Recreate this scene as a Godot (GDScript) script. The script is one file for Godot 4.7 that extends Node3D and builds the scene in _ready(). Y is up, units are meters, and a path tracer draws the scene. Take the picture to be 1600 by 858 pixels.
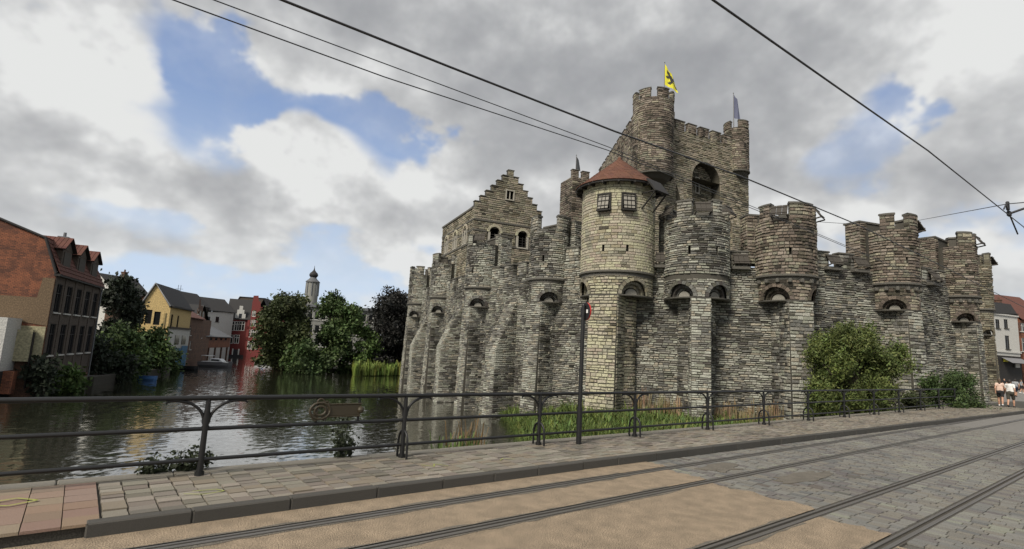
extends Node3D
# A moated stone castle seen across a tram bridge. World: x along the bridge railing, -z towards the castle, y = 0 on the pavement.

const EYE := Vector3(0.0, 1.88, 0.0)
const WATER := -3.3
const UP := Vector3.UP
var cr: Vector3
var cu: Vector3
var cf: Vector3
var rng := RandomNumberGenerator.new()
var patch := FastNoiseLite.new()
var taken := {}
var mats := {}
var pals := {}
var stone_meshes := []
var paver_meshes := []


class MB:
	var v := PackedVector3Array()
	var n := PackedVector3Array()
	var c := PackedColorArray()

	func tri(a: Vector3, b: Vector3, d: Vector3, col := Color.WHITE) -> void:
		var nn := (b - a).cross(d - a).normalized()
		v.append(a); v.append(d); v.append(b)
		for i in 3:
			n.append(nn); c.append(col)

	func quad(a: Vector3, b: Vector3, d: Vector3, e: Vector3, col := Color.WHITE) -> void:
		var nn := (d - a).cross(e - b).normalized()
		v.append(a); v.append(d); v.append(b); v.append(a); v.append(e); v.append(d)
		for i in 6:
			n.append(nn); c.append(col)

	func squad(a: Vector3, b: Vector3, d: Vector3, e: Vector3, na: Vector3, nb: Vector3, nd: Vector3, ne: Vector3, col := Color.WHITE) -> void:
		v.append(a); v.append(d); v.append(b); v.append(a); v.append(e); v.append(d)
		n.append(na); n.append(nd); n.append(nb); n.append(na); n.append(ne); n.append(nd)
		for i in 6:
			c.append(col)

	func box(t: Transform3D, s: Vector3, col := Color.WHITE) -> void:
		var x := t.basis.x * s.x * 0.5
		var y := t.basis.y * s.y * 0.5
		var z := t.basis.z * s.z * 0.5
		var o := t.origin
		quad(o - x - y + z, o + x - y + z, o + x + y + z, o - x + y + z, col)
		quad(o + x - y - z, o - x - y - z, o - x + y - z, o + x + y - z, col)
		quad(o + x - y + z, o + x - y - z, o + x + y - z, o + x + y + z, col)
		quad(o - x - y - z, o - x - y + z, o - x + y + z, o - x + y - z, col)
		quad(o - x + y + z, o + x + y + z, o + x + y - z, o - x + y - z, col)
		quad(o - x - y - z, o + x - y - z, o + x - y + z, o - x - y + z, col)

	func bx(lo: Vector3, hi: Vector3, col := Color.WHITE) -> void:
		box(Transform3D(Basis(), (lo + hi) * 0.5), hi - lo, col)

	# a box with chamfered edges
	func cbox(t: Transform3D, s: Vector3, e: float, col := Color.WHITE) -> void:
		var h := s * 0.5
		var i := h - Vector3(e, e, e)
		var ax := [t.basis.x, t.basis.y, t.basis.z]
		for k in 3:
			var k1 := (k + 1) % 3
			var k2 := (k + 2) % 3
			for sg in [-1.0, 1.0]:
				var w: Vector3 = ax[k] * (h[k] * sg)
				var p: Vector3 = ax[k1] * i[k1]
				var q: Vector3 = ax[k2] * i[k2]
				var o: Vector3 = t.origin + w
				if sg > 0:
					quad(o - p - q, o + p - q, o + p + q, o - p + q, col)
				else:
					quad(o - p + q, o + p + q, o + p - q, o - p - q, col)
				for s2 in [-1.0, 1.0]:
					# the bevel between face k and face k1
					var a: Vector3 = t.origin + ax[k] * (h[k] * sg) + ax[k1] * (i[k1] * s2)
					var b: Vector3 = t.origin + ax[k] * (i[k] * sg) + ax[k1] * (h[k1] * s2)
					if sg * s2 > 0:
						quad(a - q, b - q, b + q, a + q, col)
					else:
						quad(a + q, b + q, b - q, a - q, col)

	func tube(p: Array, r: Array, sides := 6, col := Color.WHITE, capped := true) -> void:
		var rings := []
		var norms := []
		var side := Vector3.ZERO
		for i in p.size():
			var d: Vector3 = (p[mini(i + 1, p.size() - 1)] - p[maxi(i - 1, 0)]).normalized()
			if side == Vector3.ZERO:
				side = d.cross(Vector3.UP if absf(d.y) < 0.9 else Vector3.RIGHT).normalized()
			side = (side - d * side.dot(d)).normalized()
			var w := d.cross(side)
			var ring := []
			var nr := []
			for k in sides:
				var a := TAU * k / sides
				var u := side * cos(a) + w * sin(a)
				nr.append(u)
				ring.append(p[i] + u * r[i])
			rings.append(ring)
			norms.append(nr)
		for i in p.size() - 1:
			for k in sides:
				var l := (k + 1) % sides
				squad(rings[i][k], rings[i][l], rings[i + 1][l], rings[i + 1][k], norms[i][k], norms[i][l], norms[i + 1][l], norms[i + 1][k], col)
		if capped:
			for k in sides:
				var l := (k + 1) % sides
				tri(p[0], rings[0][l], rings[0][k], col)
				var e := p.size() - 1
				tri(p[e], rings[e][k], rings[e][l], col)

	# profile of (radius, height) turned about y through centre o, from angle a0 to a1 measured from +z to +x
	func lathe(prof: Array, segs: int, a0: float, a1: float, o := Vector3.ZERO, col := Color.WHITE) -> void:
		for i in prof.size() - 1:
			var p: Vector2 = prof[i]
			var q: Vector2 = prof[i + 1]
			var s := (q - p).normalized()
			for k in segs:
				var a := lerpf(a0, a1, float(k) / segs)
				var b := lerpf(a0, a1, float(k + 1) / segs)
				var da := Vector3(sin(a), 0, cos(a))
				var db := Vector3(sin(b), 0, cos(b))
				var na := (da * s.y + Vector3(0, -s.x, 0)).normalized()
				var nb := (db * s.y + Vector3(0, -s.x, 0)).normalized()
				squad(o + da * p.x + Vector3(0, p.y, 0), o + db * p.x + Vector3(0, p.y, 0), o + db * q.x + Vector3(0, q.y, 0), o + da * q.x + Vector3(0, q.y, 0), na, nb, nb, na, col)

	func mesh() -> ArrayMesh:
		var a := []
		a.resize(Mesh.ARRAY_MAX)
		a[Mesh.ARRAY_VERTEX] = v
		a[Mesh.ARRAY_NORMAL] = n
		a[Mesh.ARRAY_COLOR] = c
		var m := ArrayMesh.new()
		m.add_surface_from_arrays(Mesh.PRIMITIVE_TRIANGLES, a)
		return m


func ray(px: float, py: float) -> Vector3:
	return cf * 836.0 + cr * (px - 800.0) - cu * (py - 429.0)

func aty(px: float, py: float, y: float) -> Vector3:      # where the sight line of a photo pixel meets the height y
	var d := ray(px, py)
	return EYE + d * ((y - EYE.y) / d.y)

func atd(px: float, py: float, depth: float) -> Vector3:  # the point at that depth along the view axis
	return EYE + ray(px, py) * (depth / 836.0)

func seen_at(p: Vector3) -> Vector3:                      # photo pixel and depth
	var w := p - EYE
	var z := w.dot(cf)
	return Vector3(800.0 + 836.0 * w.dot(cr) / z, 429.0 - 836.0 * w.dot(cu) / z, z)

func lin(r: float, g: float, b: float) -> Color:
	return Color(r, g, b).linear_to_srgb()

func rnd(a: float, b: float) -> float:
	return rng.randf_range(a, b)

func numbered(called: String) -> String:
	var k: int = taken.get(called, 0)
	taken[called] = k + 1
	return called if k == 0 else "%s_%03d" % [called, k]

func tag(o: Node3D, label: String, category: String, group := "") -> Node3D:
	o.set_meta("label", label)
	o.set_meta("category", category)
	if group:
		o.set_meta("group", group)
	return o

func thing(called: String, label: String, category: String, where := Vector3.ZERO, turn := 0.0, group := "") -> Node3D:
	var o := Node3D.new()
	o.name = numbered(called)
	add_child(o)
	o.position = where
	o.rotation.y = turn
	return tag(o, label, category, group)

func part(called: String, mb: MB, m: Material, parent: Node3D) -> MeshInstance3D:
	var o := MeshInstance3D.new()
	o.mesh = mb.mesh()
	o.material_override = null
	o.set_surface_override_material(0, m)
	o.name = called
	parent.add_child(o, true)
	return o

func single(called: String, mb: MB, m: Material, label: String, category: String, group := "") -> MeshInstance3D:
	var o := part(numbered(called), mb, m, self)
	tag(o, label, category, group)
	return o

func structure(called: String, mb: MB, m: Material) -> MeshInstance3D:
	var o := part(numbered(called), mb, m, self)
	o.set_meta("kind", "structure")
	return o

func stuff(o: Node3D) -> Node3D:
	o.set_meta("kind", "stuff")
	return o

func noise_tex(frequency: float, lo: float, hi: float, octaves := 4, size := 512, kind := FastNoiseLite.TYPE_SIMPLEX_SMOOTH, seed_ := 1, normal := 0.0) -> ImageTexture:
	var f := FastNoiseLite.new()
	f.noise_type = kind
	f.seed = seed_
	f.frequency = frequency
	f.fractal_octaves = octaves
	var im := f.get_seamless_image(size, size)
	if normal > 0.0:
		im.convert(Image.FORMAT_RGBA8)
		im.bump_map_to_normal_map(normal)
		return ImageTexture.create_from_image(im)
	im.convert(Image.FORMAT_L8)
	var d := im.get_data()
	for i in d.size():
		d[i] = int(255.0 * (lo + (hi - lo) * d[i] / 255.0))
	im = Image.create_from_data(size, size, false, Image.FORMAT_L8, d)
	return ImageTexture.create_from_image(im)

func mat(key: String, col: Color, rough := 0.9, tex: Texture2D = null, scale := 1.0, bump: Texture2D = null, bump_cm := 1.0, metal := 0.0) -> StandardMaterial3D:
	if mats.has(key):
		return mats[key]
	var m := StandardMaterial3D.new()
	m.resource_name = key
	m.albedo_color = col
	m.roughness = rough
	m.metallic = metal
	m.vertex_color_use_as_albedo = true
	if tex or bump:
		m.albedo_texture = tex
		m.uv1_triplanar = true
		m.uv1_world_triplanar = true
		m.uv1_scale = Vector3.ONE * scale
	if bump:
		m.heightmap_enabled = true
		m.heightmap_texture = bump
		m.heightmap_scale = bump_cm
	mats[key] = m
	return m

func sm(a: float, b: float, x: float) -> float:
	var t := clampf((x - a) / (b - a), 0.0, 1.0)
	return t * t * (3.0 - 2.0 * t)

func make_sky() -> ImageTexture:
	var w := 2048
	var h := 1024
	var na := FastNoiseLite.new()
	na.seed = 11; na.frequency = 1.0; na.fractal_octaves = 5; na.fractal_gain = 0.52
	var nb := FastNoiseLite.new()
	nb.seed = 23; nb.frequency = 1.0; nb.fractal_octaves = 6; nb.fractal_gain = 0.6
	var nc := FastNoiseLite.new()
	nc.seed = 37; nc.frequency = 1.0; nc.fractal_octaves = 4
	# cloud banks and clear gaps seen above the place: azimuth from the view axis, elevation, half widths, cloud added, grey added
	var banks := [
		[-42.0, 19.5, 6.0, 5.0, 0.75, -0.45], [-37.5, 22.0, 3.2, 2.6, 0.5, -0.5], [-44.0, 12.5, 7.0, 3.4, 0.7, 0.45],
		[-25.4, 20.4, 2.6, 2.3, 1.0, -0.5], [-22.0, 17.2, 3.6, 3.0, 0.9, -0.4], [-18.5, 14.2, 4.4, 3.0, 0.7, -0.1], [-27.0, 12.8, 3.8, 2.2, 0.7, 0.4],
		[-33.8, 24.6, 3.6, 3.2, -1.2, 0.0], [-30.0, 21.8, 4.2, 2.0, -1.2, 0.0], [-18.5, 22.6, 7.5, 1.6, -1.15, 0.0], [-13.0, 20.3, 4.0, 1.2, -0.55, 0.0], [-32.5, 17.4, 6.0, 2.4, -0.62, -0.4],
		[-32.0, 10.2, 8.0, 1.3, -0.8, -0.3], [-28.0, 4.8, 10.0, 2.0, -0.6, -0.3], [-12.5, 17.8, 3.5, 1.6, -0.6, -0.2], [-12.0, 6.5, 5.0, 1.6, -0.5, -0.2],
		[-22.0, 31.0, 8.0, 5.0, 1.0, 0.2], [-6.0, 30.0, 12.0, 6.0, 1.1, 0.85], [14.0, 28.0, 12.0, 7.0, 1.1, 0.75], [2.0, 24.0, 11.0, 4.0, 0.8, 0.55], [28.0, 30.0, 7.0, 4.0, 0.8, 0.35],
		[36.6, 22.2, 2.8, 2.6, -1.5, 0.0], [32.4, 19.6, 3.2, 2.0, -1.4, 0.0], [41.0, 25.0, 4.5, 2.8, 0.75, -0.7], [44.0, 27.5, 4.0, 2.6, 0.2, -0.7], [42.0, 16.0, 6.0, 3.2, 0.9, 0.1], [22.0, 17.0, 6.0, 4.0, 0.6, 0.1],
		[-8.0, 15.0, 6.0, 4.0, 0.45, 0.0], [-37.0, 13.5, 4.0, 2.4, 0.5, -0.1],
	]
	var heading := deg_to_rad(38.4)
	var px := PackedByteArray()
	px.resize(w * h * 3)
	var mid := h / 2
	for y in mid:
		var e := PI * 0.5 - PI * (y + 0.5) / h
		var ce := cos(e)
		var se := sin(e)
		var ed := rad_to_deg(e)
		var air := Color(0.50, 0.60, 0.73).lerp(Color(0.180, 0.270, 0.475), sm(2.0, 28.0, ed))
		var k := 1.0 / (se + 0.30)
		for x in w:
			var az := TAU * ((x + 0.5) / w)
			var qx := sin(az) * ce * k
			var qz := -cos(az) * ce * k
			var n1 := na.get_noise_2d(qx * 1.5, qz * 1.5)
			var n2 := nb.get_noise_3d(sin(az) * ce * 5.5, se * 8.0, -cos(az) * ce * 5.5)
			var n4 := nb.get_noise_3d(sin(az) * ce * 5.5 + 0.10, se * 8.0 + 0.45, -cos(az) * ce * 5.5)
			var n3 := nc.get_noise_2d(qx * 0.8 + 9.0, qz * 0.8)
			var cover := 0.42 + 0.75 * n1 + 0.75 * n2
			var grey := 0.42 + 0.55 * n3 + 0.25 * n1
			var ad := rad_to_deg(wrapf(az - heading, -PI, PI))
			if absf(ad) < 70.0:
				var wx := ad + n2 * 4.0
				var wy := ed + n1 * 2.0 + n2 * 1.5
				for b in banks:
					var dx: float = (wx - b[0]) / b[2]
					var dy: float = (wy - b[1]) / b[3]
					var r := dx * dx + dy * dy
					if r < 6.0:
						var f := exp(-r * 0.75)
						cover += b[4] * f
						grey += b[5] * f
			var al := sm(-0.10, 0.50, cover)
			al = lerpf(clampf(0.20 + 0.5 * n3 + 0.25 * n2, 0.0, 0.5), 1.0, al)
			grey = 1.0 - exp(-maxf(0.0, 0.95 * grey + 0.15 * sm(0.5, 1.5, cover) + 1.0 * (n4 - n2) - 0.12 * n2 + 0.15 * n1))
			var cl := Color(0.655, 0.66, 0.655).lerp(Color(0.245, 0.252, 0.268), grey)
			cl = cl.lerp(Color(0.60, 0.63, 0.65), 0.65 * sm(12.0, 0.0, ed))
			var col := air.lerp(cl, al).linear_to_srgb()
			var at := (y * w + x) * 3
			px[at] = int(clampf(col.r, 0, 1) * 255.0)
			px[at + 1] = int(clampf(col.g, 0, 1) * 255.0)
			px[at + 2] = int(clampf(col.b, 0, 1) * 255.0)
	var g := [150, 150, 142]
	for at in range(mid * w * 3, w * h * 3):
		px[at] = g[at % 3]
	return ImageTexture.create_from_image(Image.create_from_data(w, h, false, Image.FORMAT_RGB8, px))

func set_camera_and_light() -> void:
	var yaw := deg_to_rad(-38.4)
	var pitch := deg_to_rad(8.1)
	var roll := deg_to_rad(3.0)
	var f0 := Vector3(-sin(yaw), 0, -cos(yaw))
	var r0 := Vector3(cos(yaw), 0, -sin(yaw))
	cf = f0 * cos(pitch) + UP * sin(pitch)
	var u0 := UP * cos(pitch) - f0 * sin(pitch)
	cr = r0 * cos(roll) + u0 * sin(roll)
	cu = u0 * cos(roll) - r0 * sin(roll)
	var cam := Camera3D.new()
	cam.name = "camera"
	cam.fov = rad_to_deg(2.0 * atan(429.0 / 836.0))
	cam.near = 0.1
	cam.far = 2000.0
	cam.transform = Transform3D(Basis(cr, cu, -cf), EYE)
	cam.current = true
	add_child(cam)
	var env := Environment.new()
	env.background_mode = Environment.BG_SKY
	env.tonemap_mode = Environment.TONE_MAPPER_LINEAR
	env.tonemap_exposure = 2.95
	env.sdfgi_enabled = true
	env.ssao_enabled = true
	env.ssil_enabled = true
	var pano := PanoramaSkyMaterial.new()
	pano.panorama = make_sky()
	pano.energy_multiplier = 0.41
	env.sky = Sky.new()
	env.sky.sky_material = pano
	var we := WorldEnvironment.new()
	we.name = "world_environment"
	we.environment = env
	add_child(we)
	var sun := DirectionalLight3D.new()
	sun.name = "sun"
	sun.light_energy = 0.5
	sun.light_angular_distance = 18.0
	sun.light_color = Color(1.0, 0.965, 0.91)
	sun.shadow_enabled = true
	add_child(sun)
	var from := Vector3(-0.90, 0.86, 0.27).normalized()
	sun.basis = Basis.looking_at(-from, UP)

# ---------------------------------------------------------------- masonry
# A laid stone is [centre of its back, right, up, outward, width, height, proud, tone]

func make_palettes() -> void:
	pals.grey = ramp([lin0(0.05, 0.048, 0.040), lin0(0.13, 0.125, 0.104), lin0(0.26, 0.252, 0.212), lin0(0.42, 0.408, 0.348), lin0(0.60, 0.585, 0.51)])
	pals.buff = ramp([lin0(0.10, 0.088, 0.06), lin0(0.30, 0.268, 0.192), lin0(0.44, 0.40, 0.292), lin0(0.54, 0.497, 0.37), lin0(0.64, 0.597, 0.46)])
	pals.brown = ramp([lin0(0.05, 0.042, 0.03), lin0(0.14, 0.118, 0.086), lin0(0.23, 0.20, 0.148), lin0(0.33, 0.292, 0.222), lin0(0.46, 0.42, 0.335)])
	pals.warm = ramp([lin0(0.055, 0.048, 0.036), lin0(0.15, 0.135, 0.098), lin0(0.26, 0.232, 0.162), lin0(0.36, 0.33, 0.235), lin0(0.50, 0.46, 0.345)])
	var grain := noise_tex(0.035, 0.62, 1.0, 5, 512, FastNoiseLite.TYPE_SIMPLEX_SMOOTH, 3)
	var relief := noise_tex(0.05, 0.0, 1.0, 5, 512, FastNoiseLite.TYPE_SIMPLEX_SMOOTH, 4)
	mat("stone", Color.WHITE, 0.92, grain, 0.55, relief, 3.0)
	mat("mortar", lin(0.095, 0.088, 0.070), 0.95, grain, 0.8)
	for k in 5:                                             # unit stones: back face at z = 0, front at z = 1
		stone_meshes.append(unit_stone(0.06, 0.12, 0.35))
	for k in 5:
		paver_meshes.append(unit_stone(0.014, 0.012, 0.2))

func lin0(r: float, g: float, b: float) -> Color:
	return Color(r, g, b)

func ramp(keys: Array) -> Array:
	var out := []
	for i in 12:
		var t := i / 11.0 * (keys.size() - 1)
		var j := mini(int(t), keys.size() - 2)
		var c: Color = keys[j].lerp(keys[j + 1], t - j)
		c = Color(c.r * rnd(0.93, 1.07), c.g * rnd(0.96, 1.03), c.b * rnd(0.9, 1.08))
		out.append(c)
	return out

func unit_stone(ex: float, ey: float, dz: float) -> Array:
	var fr := []
	for s in [[-1, -1], [1, -1], [1, 1], [-1, 1]]:
		fr.append(Vector3(s[0] * (0.5 - rnd(0.4, 1.4) * ex), s[1] * (0.5 - rnd(0.4, 1.4) * ey), 1.0 - rnd(0.0, dz)))
	return fr

func stone_mesh(front: Array, col: Color) -> ArrayMesh:
	var mb := MB.new()
	put_stone(mb, front, Vector3.ZERO, Vector3.RIGHT, UP, Vector3.BACK, 1.0, 1.0, 1.0, col)
	return mb.mesh()

func put_stone(mb: MB, fr: Array, c: Vector3, t: Vector3, up: Vector3, n: Vector3, w: float, h: float, d: float, col: Color) -> void:
	var x := t * w
	var y := up * h
	var z := n * d
	var a := c - x * 0.5 - y * 0.5
	var b := c + x * 0.5 - y * 0.5
	var e := c + x * 0.5 + y * 0.5
	var g := c - x * 0.5 + y * 0.5
	var p: Array = []
	for q: Vector3 in fr:
		p.append(c + x * q.x + y * q.y + z * q.z)
	mb.quad(p[0], p[1], p[2], p[3], col)
	mb.quad(a, b, p[1], p[0], col)
	mb.quad(b, e, p[2], p[1], col)
	mb.quad(e, g, p[3], p[2], col)
	mb.quad(g, a, p[0], p[3], col)

# one course after another on an upright face; free(v) gives the runs of the course that hold stone
func lay(out: Array, place: Callable, v0: float, v1: float, free: Callable, hs: Vector2, ws: Vector2, proud := Vector2(0.03, 0.075), joint := 0.022, light := 0.0, zone := 0.0, rough := true) -> void:
	if zone > 0.0:                                          # rubble: patches of wall each with courses of their own
		var run0: Array = free.call((v0 + v1) * 0.5)
		var lo: float = run0[0][0]
		var hi: float = run0[-1][1]
		var n := maxi(1, int((hi - lo) / zone))
		for i in n:
			var a := lo + (hi - lo) * i / n
			var b := lo + (hi - lo) * (i + 1) / n
			var si := i * 7.3 + lo
			var sj := (i + 1) * 7.3 + lo
			var first := i == 0
			var final := i == n - 1
			lay(out, place, v0, v1, func(v):
				var p := a if first else a + 0.45 * patch.get_noise_2d(si * 9.0, v * 9.0)
				var q := b if final else b + 0.45 * patch.get_noise_2d(sj * 9.0, v * 9.0)
				var res := []
				for r in free.call(v):
					if r[1] > p + 0.1 and r[0] < q - 0.1:
						res.append([maxf(r[0], p), minf(r[1], q)])
				return res, hs, ws, proud, joint, light, 0.0, rough)
		return
	var v := v0
	while v < v1 - 0.04:
		var h := rnd(hs.x, hs.y)
		if v + h > v1 - 0.06:
			h = v1 - v
		for run in free.call(v + h * 0.5):
			var u: float = run[0]
			while u < run[1] - 0.05:
				var w := rnd(ws.x, ws.y) * (1.0 if rng.randf() > 0.25 else 0.62)
				if u + w > run[1] - 0.12:
					w = run[1] - u
				var f: Array = place.call(u + w * 0.5, v + h * 0.5)
				var tone := 0.60 + light + 0.6 * patch.get_noise_3d(f[0].x * 1.3, f[0].y * 0.8, f[0].z * 1.3) + 0.42 * patch.get_noise_3d(f[0].x * 5.0 + 40.0, f[0].y * 5.0, f[0].z * 5.0) + rng.randfn(0.0, 0.18)
				var tx: Vector3 = f[1]
				var ty: Vector3 = f[2]
				var hh := h
				var at: Vector3 = f[0]
				if rough:                                    # hand-laid rubble: uneven heights, each stone a little out of level
					var turn := rng.randfn(0.0, 0.028)
					tx = (tx + ty * turn).normalized()
					ty = f[3].cross(tx)
					hh = h * rnd(0.72, 1.06)
					at += f[2] * rnd(-0.5, 0.5) * maxf(0.0, h - hh)
				out.append([at, tx, ty, f[3], maxf(w - joint * rnd(0.6, 1.6), 0.04), maxf(hh - joint, 0.03), rnd(proud.x, proud.y), clampi(int(tone * 12.0), 0, 11)])
				u += w
		v += h

func flat_place(o: Vector3, t: Vector3, up: Vector3, n: Vector3) -> Callable:
	return func(u: float, v: float) -> Array: return [o + t * u + up * v, t, up, n]

func round_place(o: Vector3, r: float) -> Callable:
	return func(u: float, v: float) -> Array:
		var a := u / r
		var n := Vector3(sin(a), 0, cos(a))
		return [o + n * r + UP * v, Vector3(cos(a), 0, -sin(a)), UP, n]

# runs of [u0, u1] with rectangular and arched holes taken out: rect [u0, v0, u1, v1], arch [uc, v0, radius, spring]
func cut(u0: float, u1: float, v: float, rects: Array, arches: Array) -> Array:
	var gaps := []
	for r in rects:
		if v > r[1] and v < r[3]:
			gaps.append([r[0], r[2]])
	for a in arches:
		if v > a[1]:
			if v <= a[3]:
				gaps.append([a[0] - a[2], a[0] + a[2]])
			elif v < a[3] + a[2]:
				var hw := sqrt(a[2] * a[2] - (v - a[3]) * (v - a[3]))
				gaps.append([a[0] - hw, a[0] + hw])
	gaps.sort_custom(func(p, q): return p[0] < q[0])
	var runs := []
	var u := u0
	for g in gaps:
		if g[1] <= u0 or g[0] >= u1:
			continue
		if g[0] > u + 0.06:
			runs.append([u, minf(g[0], u1)])
		u = maxf(u, g[1])
	if u < u1 - 0.06:
		runs.append([u, u1])
	return runs

func shared_stone(pal: String, tone: int, k: int, fronts: Array) -> ArrayMesh:
	var key := "%s_%d_%d_%s" % [pal, tone, k, fronts == paver_meshes]
	if not mats.has(key):
		mats[key] = stone_mesh(fronts[k], pals[pal][tone])
	return mats[key]

# the 300 stones that show largest become parts of their own, the rest one part
func set_stones(root: Node3D, stones: Array, pal: String, called := "stone", most := 300, fronts := stone_meshes, m: Material = null) -> void:
	if m == null:
		m = mats.stone
	var order := []
	for i in stones.size():
		var s: Array = stones[i]
		var p: Vector3 = root.transform * s[0]
		var n: Vector3 = root.transform.basis * s[3]
		var e := EYE - p
		var d := e.length()
		var q := seen_at(p)
		var size := 0.0
		if q.z > 0.5 and q.x > -5.0 and q.x < 1605.0 and q.y > 0.0 and q.y < 862.0 and (p.y > -0.05 or called != "stone" or q.y < 757.0 - 0.077 * q.x):
			size = s[4] * s[5] * maxf(0.0, n.dot(e) / d) / (d * d)
		order.append(Vector2(-size, i))
	order.sort()
	var mb := MB.new()
	var count := 0
	for o: Vector2 in order:
		var s: Array = stones[int(o.y)]
		if count < most and o.x < 0.0:
			var node := MeshInstance3D.new()
			node.mesh = shared_stone(s[8] if s.size() > 8 else pal, s[7], rng.randi() % fronts.size(), fronts)
			node.set_surface_override_material(0, m)
			node.transform = Transform3D(Basis(s[1] * s[4], s[2] * s[5], s[3] * s[6]), s[0])
			node.name = called if count == 0 else "%s_%03d" % [called, count]
			root.add_child(node)
			count += 1
		else:
			put_stone(mb, fronts[rng.randi() % fronts.size()], s[0], s[1], s[2], s[3], s[4], s[5], s[6], pals[s[8] if s.size() > 8 else pal][s[7]])
	if mb.v.size():
		stuff(part("masonry" if called == "stone" else called + "_field", mb, m, root))

# a turned sheet of wall with openings left out: hole(u, v) is true inside one
func round_sheet(mb: MB, o: Vector3, r: float, a0: float, a1: float, v0: float, v1: float, hole: Callable, na: int, nv: int) -> void:
	for i in na:
		var p := lerpf(a0, a1, float(i) / na)
		var q := lerpf(a0, a1, float(i + 1) / na)
		var dp := Vector3(sin(p), 0, cos(p)) * r + o
		var dq := Vector3(sin(q), 0, cos(q)) * r + o
		for j in nv:
			var y0 := lerpf(v0, v1, float(j) / nv)
			var y1 := lerpf(v0, v1, float(j + 1) / nv)
			if hole.call((p + q) * 0.5 * r, (y0 + y1) * 0.5):
				continue
			mb.quad(dp + UP * y0, dq + UP * y0, dq + UP * y1, dp + UP * y1)

# a turned wall with rectangular openings [u0, v0, u1, v1] that have reveals; the turret behind it is hollow
func round_panel(mb: MB, r: float, v0: float, v1: float, holes: Array, deep := 0.35) -> void:
	var us := []
	for i in 41:
		us.append(-PI * r + TAU * r * i / 40.0)
	for h in holes:
		us.append(h[0]); us.append(h[2])
	us.sort()
	for i in us.size() - 1:
		var m: float = (us[i] + us[i + 1]) * 0.5
		if us[i + 1] - us[i] < 0.0005:
			continue
		var p := Vector3(sin(us[i] / r), 0, cos(us[i] / r)) * r
		var q := Vector3(sin(us[i + 1] / r), 0, cos(us[i + 1] / r)) * r
		var cuts := []
		for h in holes:
			if m > h[0] and m < h[2]:
				cuts.append(h)
		cuts.sort_custom(func(a, b): return a[1] < b[1])
		var v := v0
		for h in cuts:
			mb.quad(p + UP * v, q + UP * v, q + UP * h[1], p + UP * h[1])
			v = h[3]
		mb.quad(p + UP * v, q + UP * v, q + UP * v1, p + UP * v1)
	for h in holes:
		var c := []
		for s in [[h[0], h[1]], [h[2], h[1]], [h[2], h[3]], [h[0], h[3]]]:
			c.append([Vector3(sin(s[0] / r) * r, s[1], cos(s[0] / r) * r), Vector3(sin(s[0] / r) * (r - deep), s[1], cos(s[0] / r) * (r - deep))])
		for k in 4:
			var l := (k + 1) % 4
			mb.quad(c[k][1], c[l][1], c[l][0], c[k][0])

# an upright wall sheet, its top following prof (points u, height), with rectangular holes [u0, v0, u1, v1] that have reveals
func wall_panel(mb: MB, o: Vector3, t: Vector3, n: Vector3, prof: Array, holes: Array, v0 := 0.0, deep := 0.16) -> void:
	var us := []
	for p in prof:
		us.append(p.x)
	for h in holes:
		us.append(h[0]); us.append(h[2])
	us.sort()
	for i in us.size() - 1:
		var a: float = us[i]
		var b: float = us[i + 1]
		if b - a < 0.001:
			continue
		var m := (a + b) * 0.5
		var ya := 0.0
		var yb := 0.0
		for k in prof.size() - 1:
			if m >= prof[k].x and m <= prof[k + 1].x:
				ya = lerpf(prof[k].y, prof[k + 1].y, inverse_lerp(prof[k].x, prof[k + 1].x, a))
				yb = lerpf(prof[k].y, prof[k + 1].y, inverse_lerp(prof[k].x, prof[k + 1].x, b))
		var cuts := []
		for h in holes:
			if m > h[0] and m < h[2]:
				cuts.append(h)
		cuts.sort_custom(func(p, q): return p[1] < q[1])
		var v := v0
		for h in cuts:
			if h[1] > v:
				mb.quad(o + t * a + UP * v, o + t * b + UP * v, o + t * b + UP * h[1], o + t * a + UP * h[1])
			v = h[3]
		mb.quad(o + t * a + UP * v, o + t * b + UP * v, o + t * b + UP * yb, o + t * a + UP * ya)
	for h in holes:
		var w := -n * deep
		var p := [o + t * h[0] + UP * h[1], o + t * h[2] + UP * h[1], o + t * h[2] + UP * h[3], o + t * h[0] + UP * h[3]]
		for k in 4:
			var e: Vector3 = p[k]
			var f: Vector3 = p[(k + 1) % 4]
			mb.quad(e + w, f + w, f, e)

# wedge stones round an arch on a face; each is a part
func arch_ring(root: Node3D, place: Callable, uc: float, vs: float, r0: float, r1: float, proud: float, count: int, pal: String, tones: Vector2i) -> void:
	for i in count:
		var a := PI * (i + 0.04) / count
		var b := PI * (i + 0.96) / count
		var mb := MB.new()
		var q := []
		for s in [[a, r0], [a, r1], [b, r1], [b, r0]]:
			var f: Array = place.call(uc + cos(s[0]) * s[1], vs + sin(s[0]) * s[1])
			q.append([f[0], f[0] + f[3] * proud])
		var col: Color = pals[pal][rng.randi_range(tones.x, tones.y)]
		mb.quad(q[0][1], q[1][1], q[2][1], q[3][1], col)
		for k in 4:
			var l := (k + 1) % 4
			mb.quad(q[k][0], q[l][0], q[l][1], q[k][1], col)
		part("arch_stone", mb, mats.stone, root)

# half disc standing in an arch
func lunette(root: Node3D, place: Callable, uc: float, vs: float, r: float, m: Material) -> void:
	var mb := MB.new()
	var c: Array = place.call(uc, vs)
	var last: Vector3 = Vector3.ZERO
	for i in 13:
		var a := PI * i / 12.0
		var p: Vector3 = c[0] + c[1] * cos(a) * r + UP * sin(a) * r
		if i > 0:
			mb.quad(c[0] + c[3] * 0.12, last + c[3] * 0.12, p + c[3] * 0.12, c[0] + c[3] * 0.12)
			mb.quad(last, p, p + c[3] * 0.12, last + c[3] * 0.12)
		last = p
	part("lunette", mb, m, root)

# ---------------------------------------------------------------- the castle
const BASE := -3.45

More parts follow.
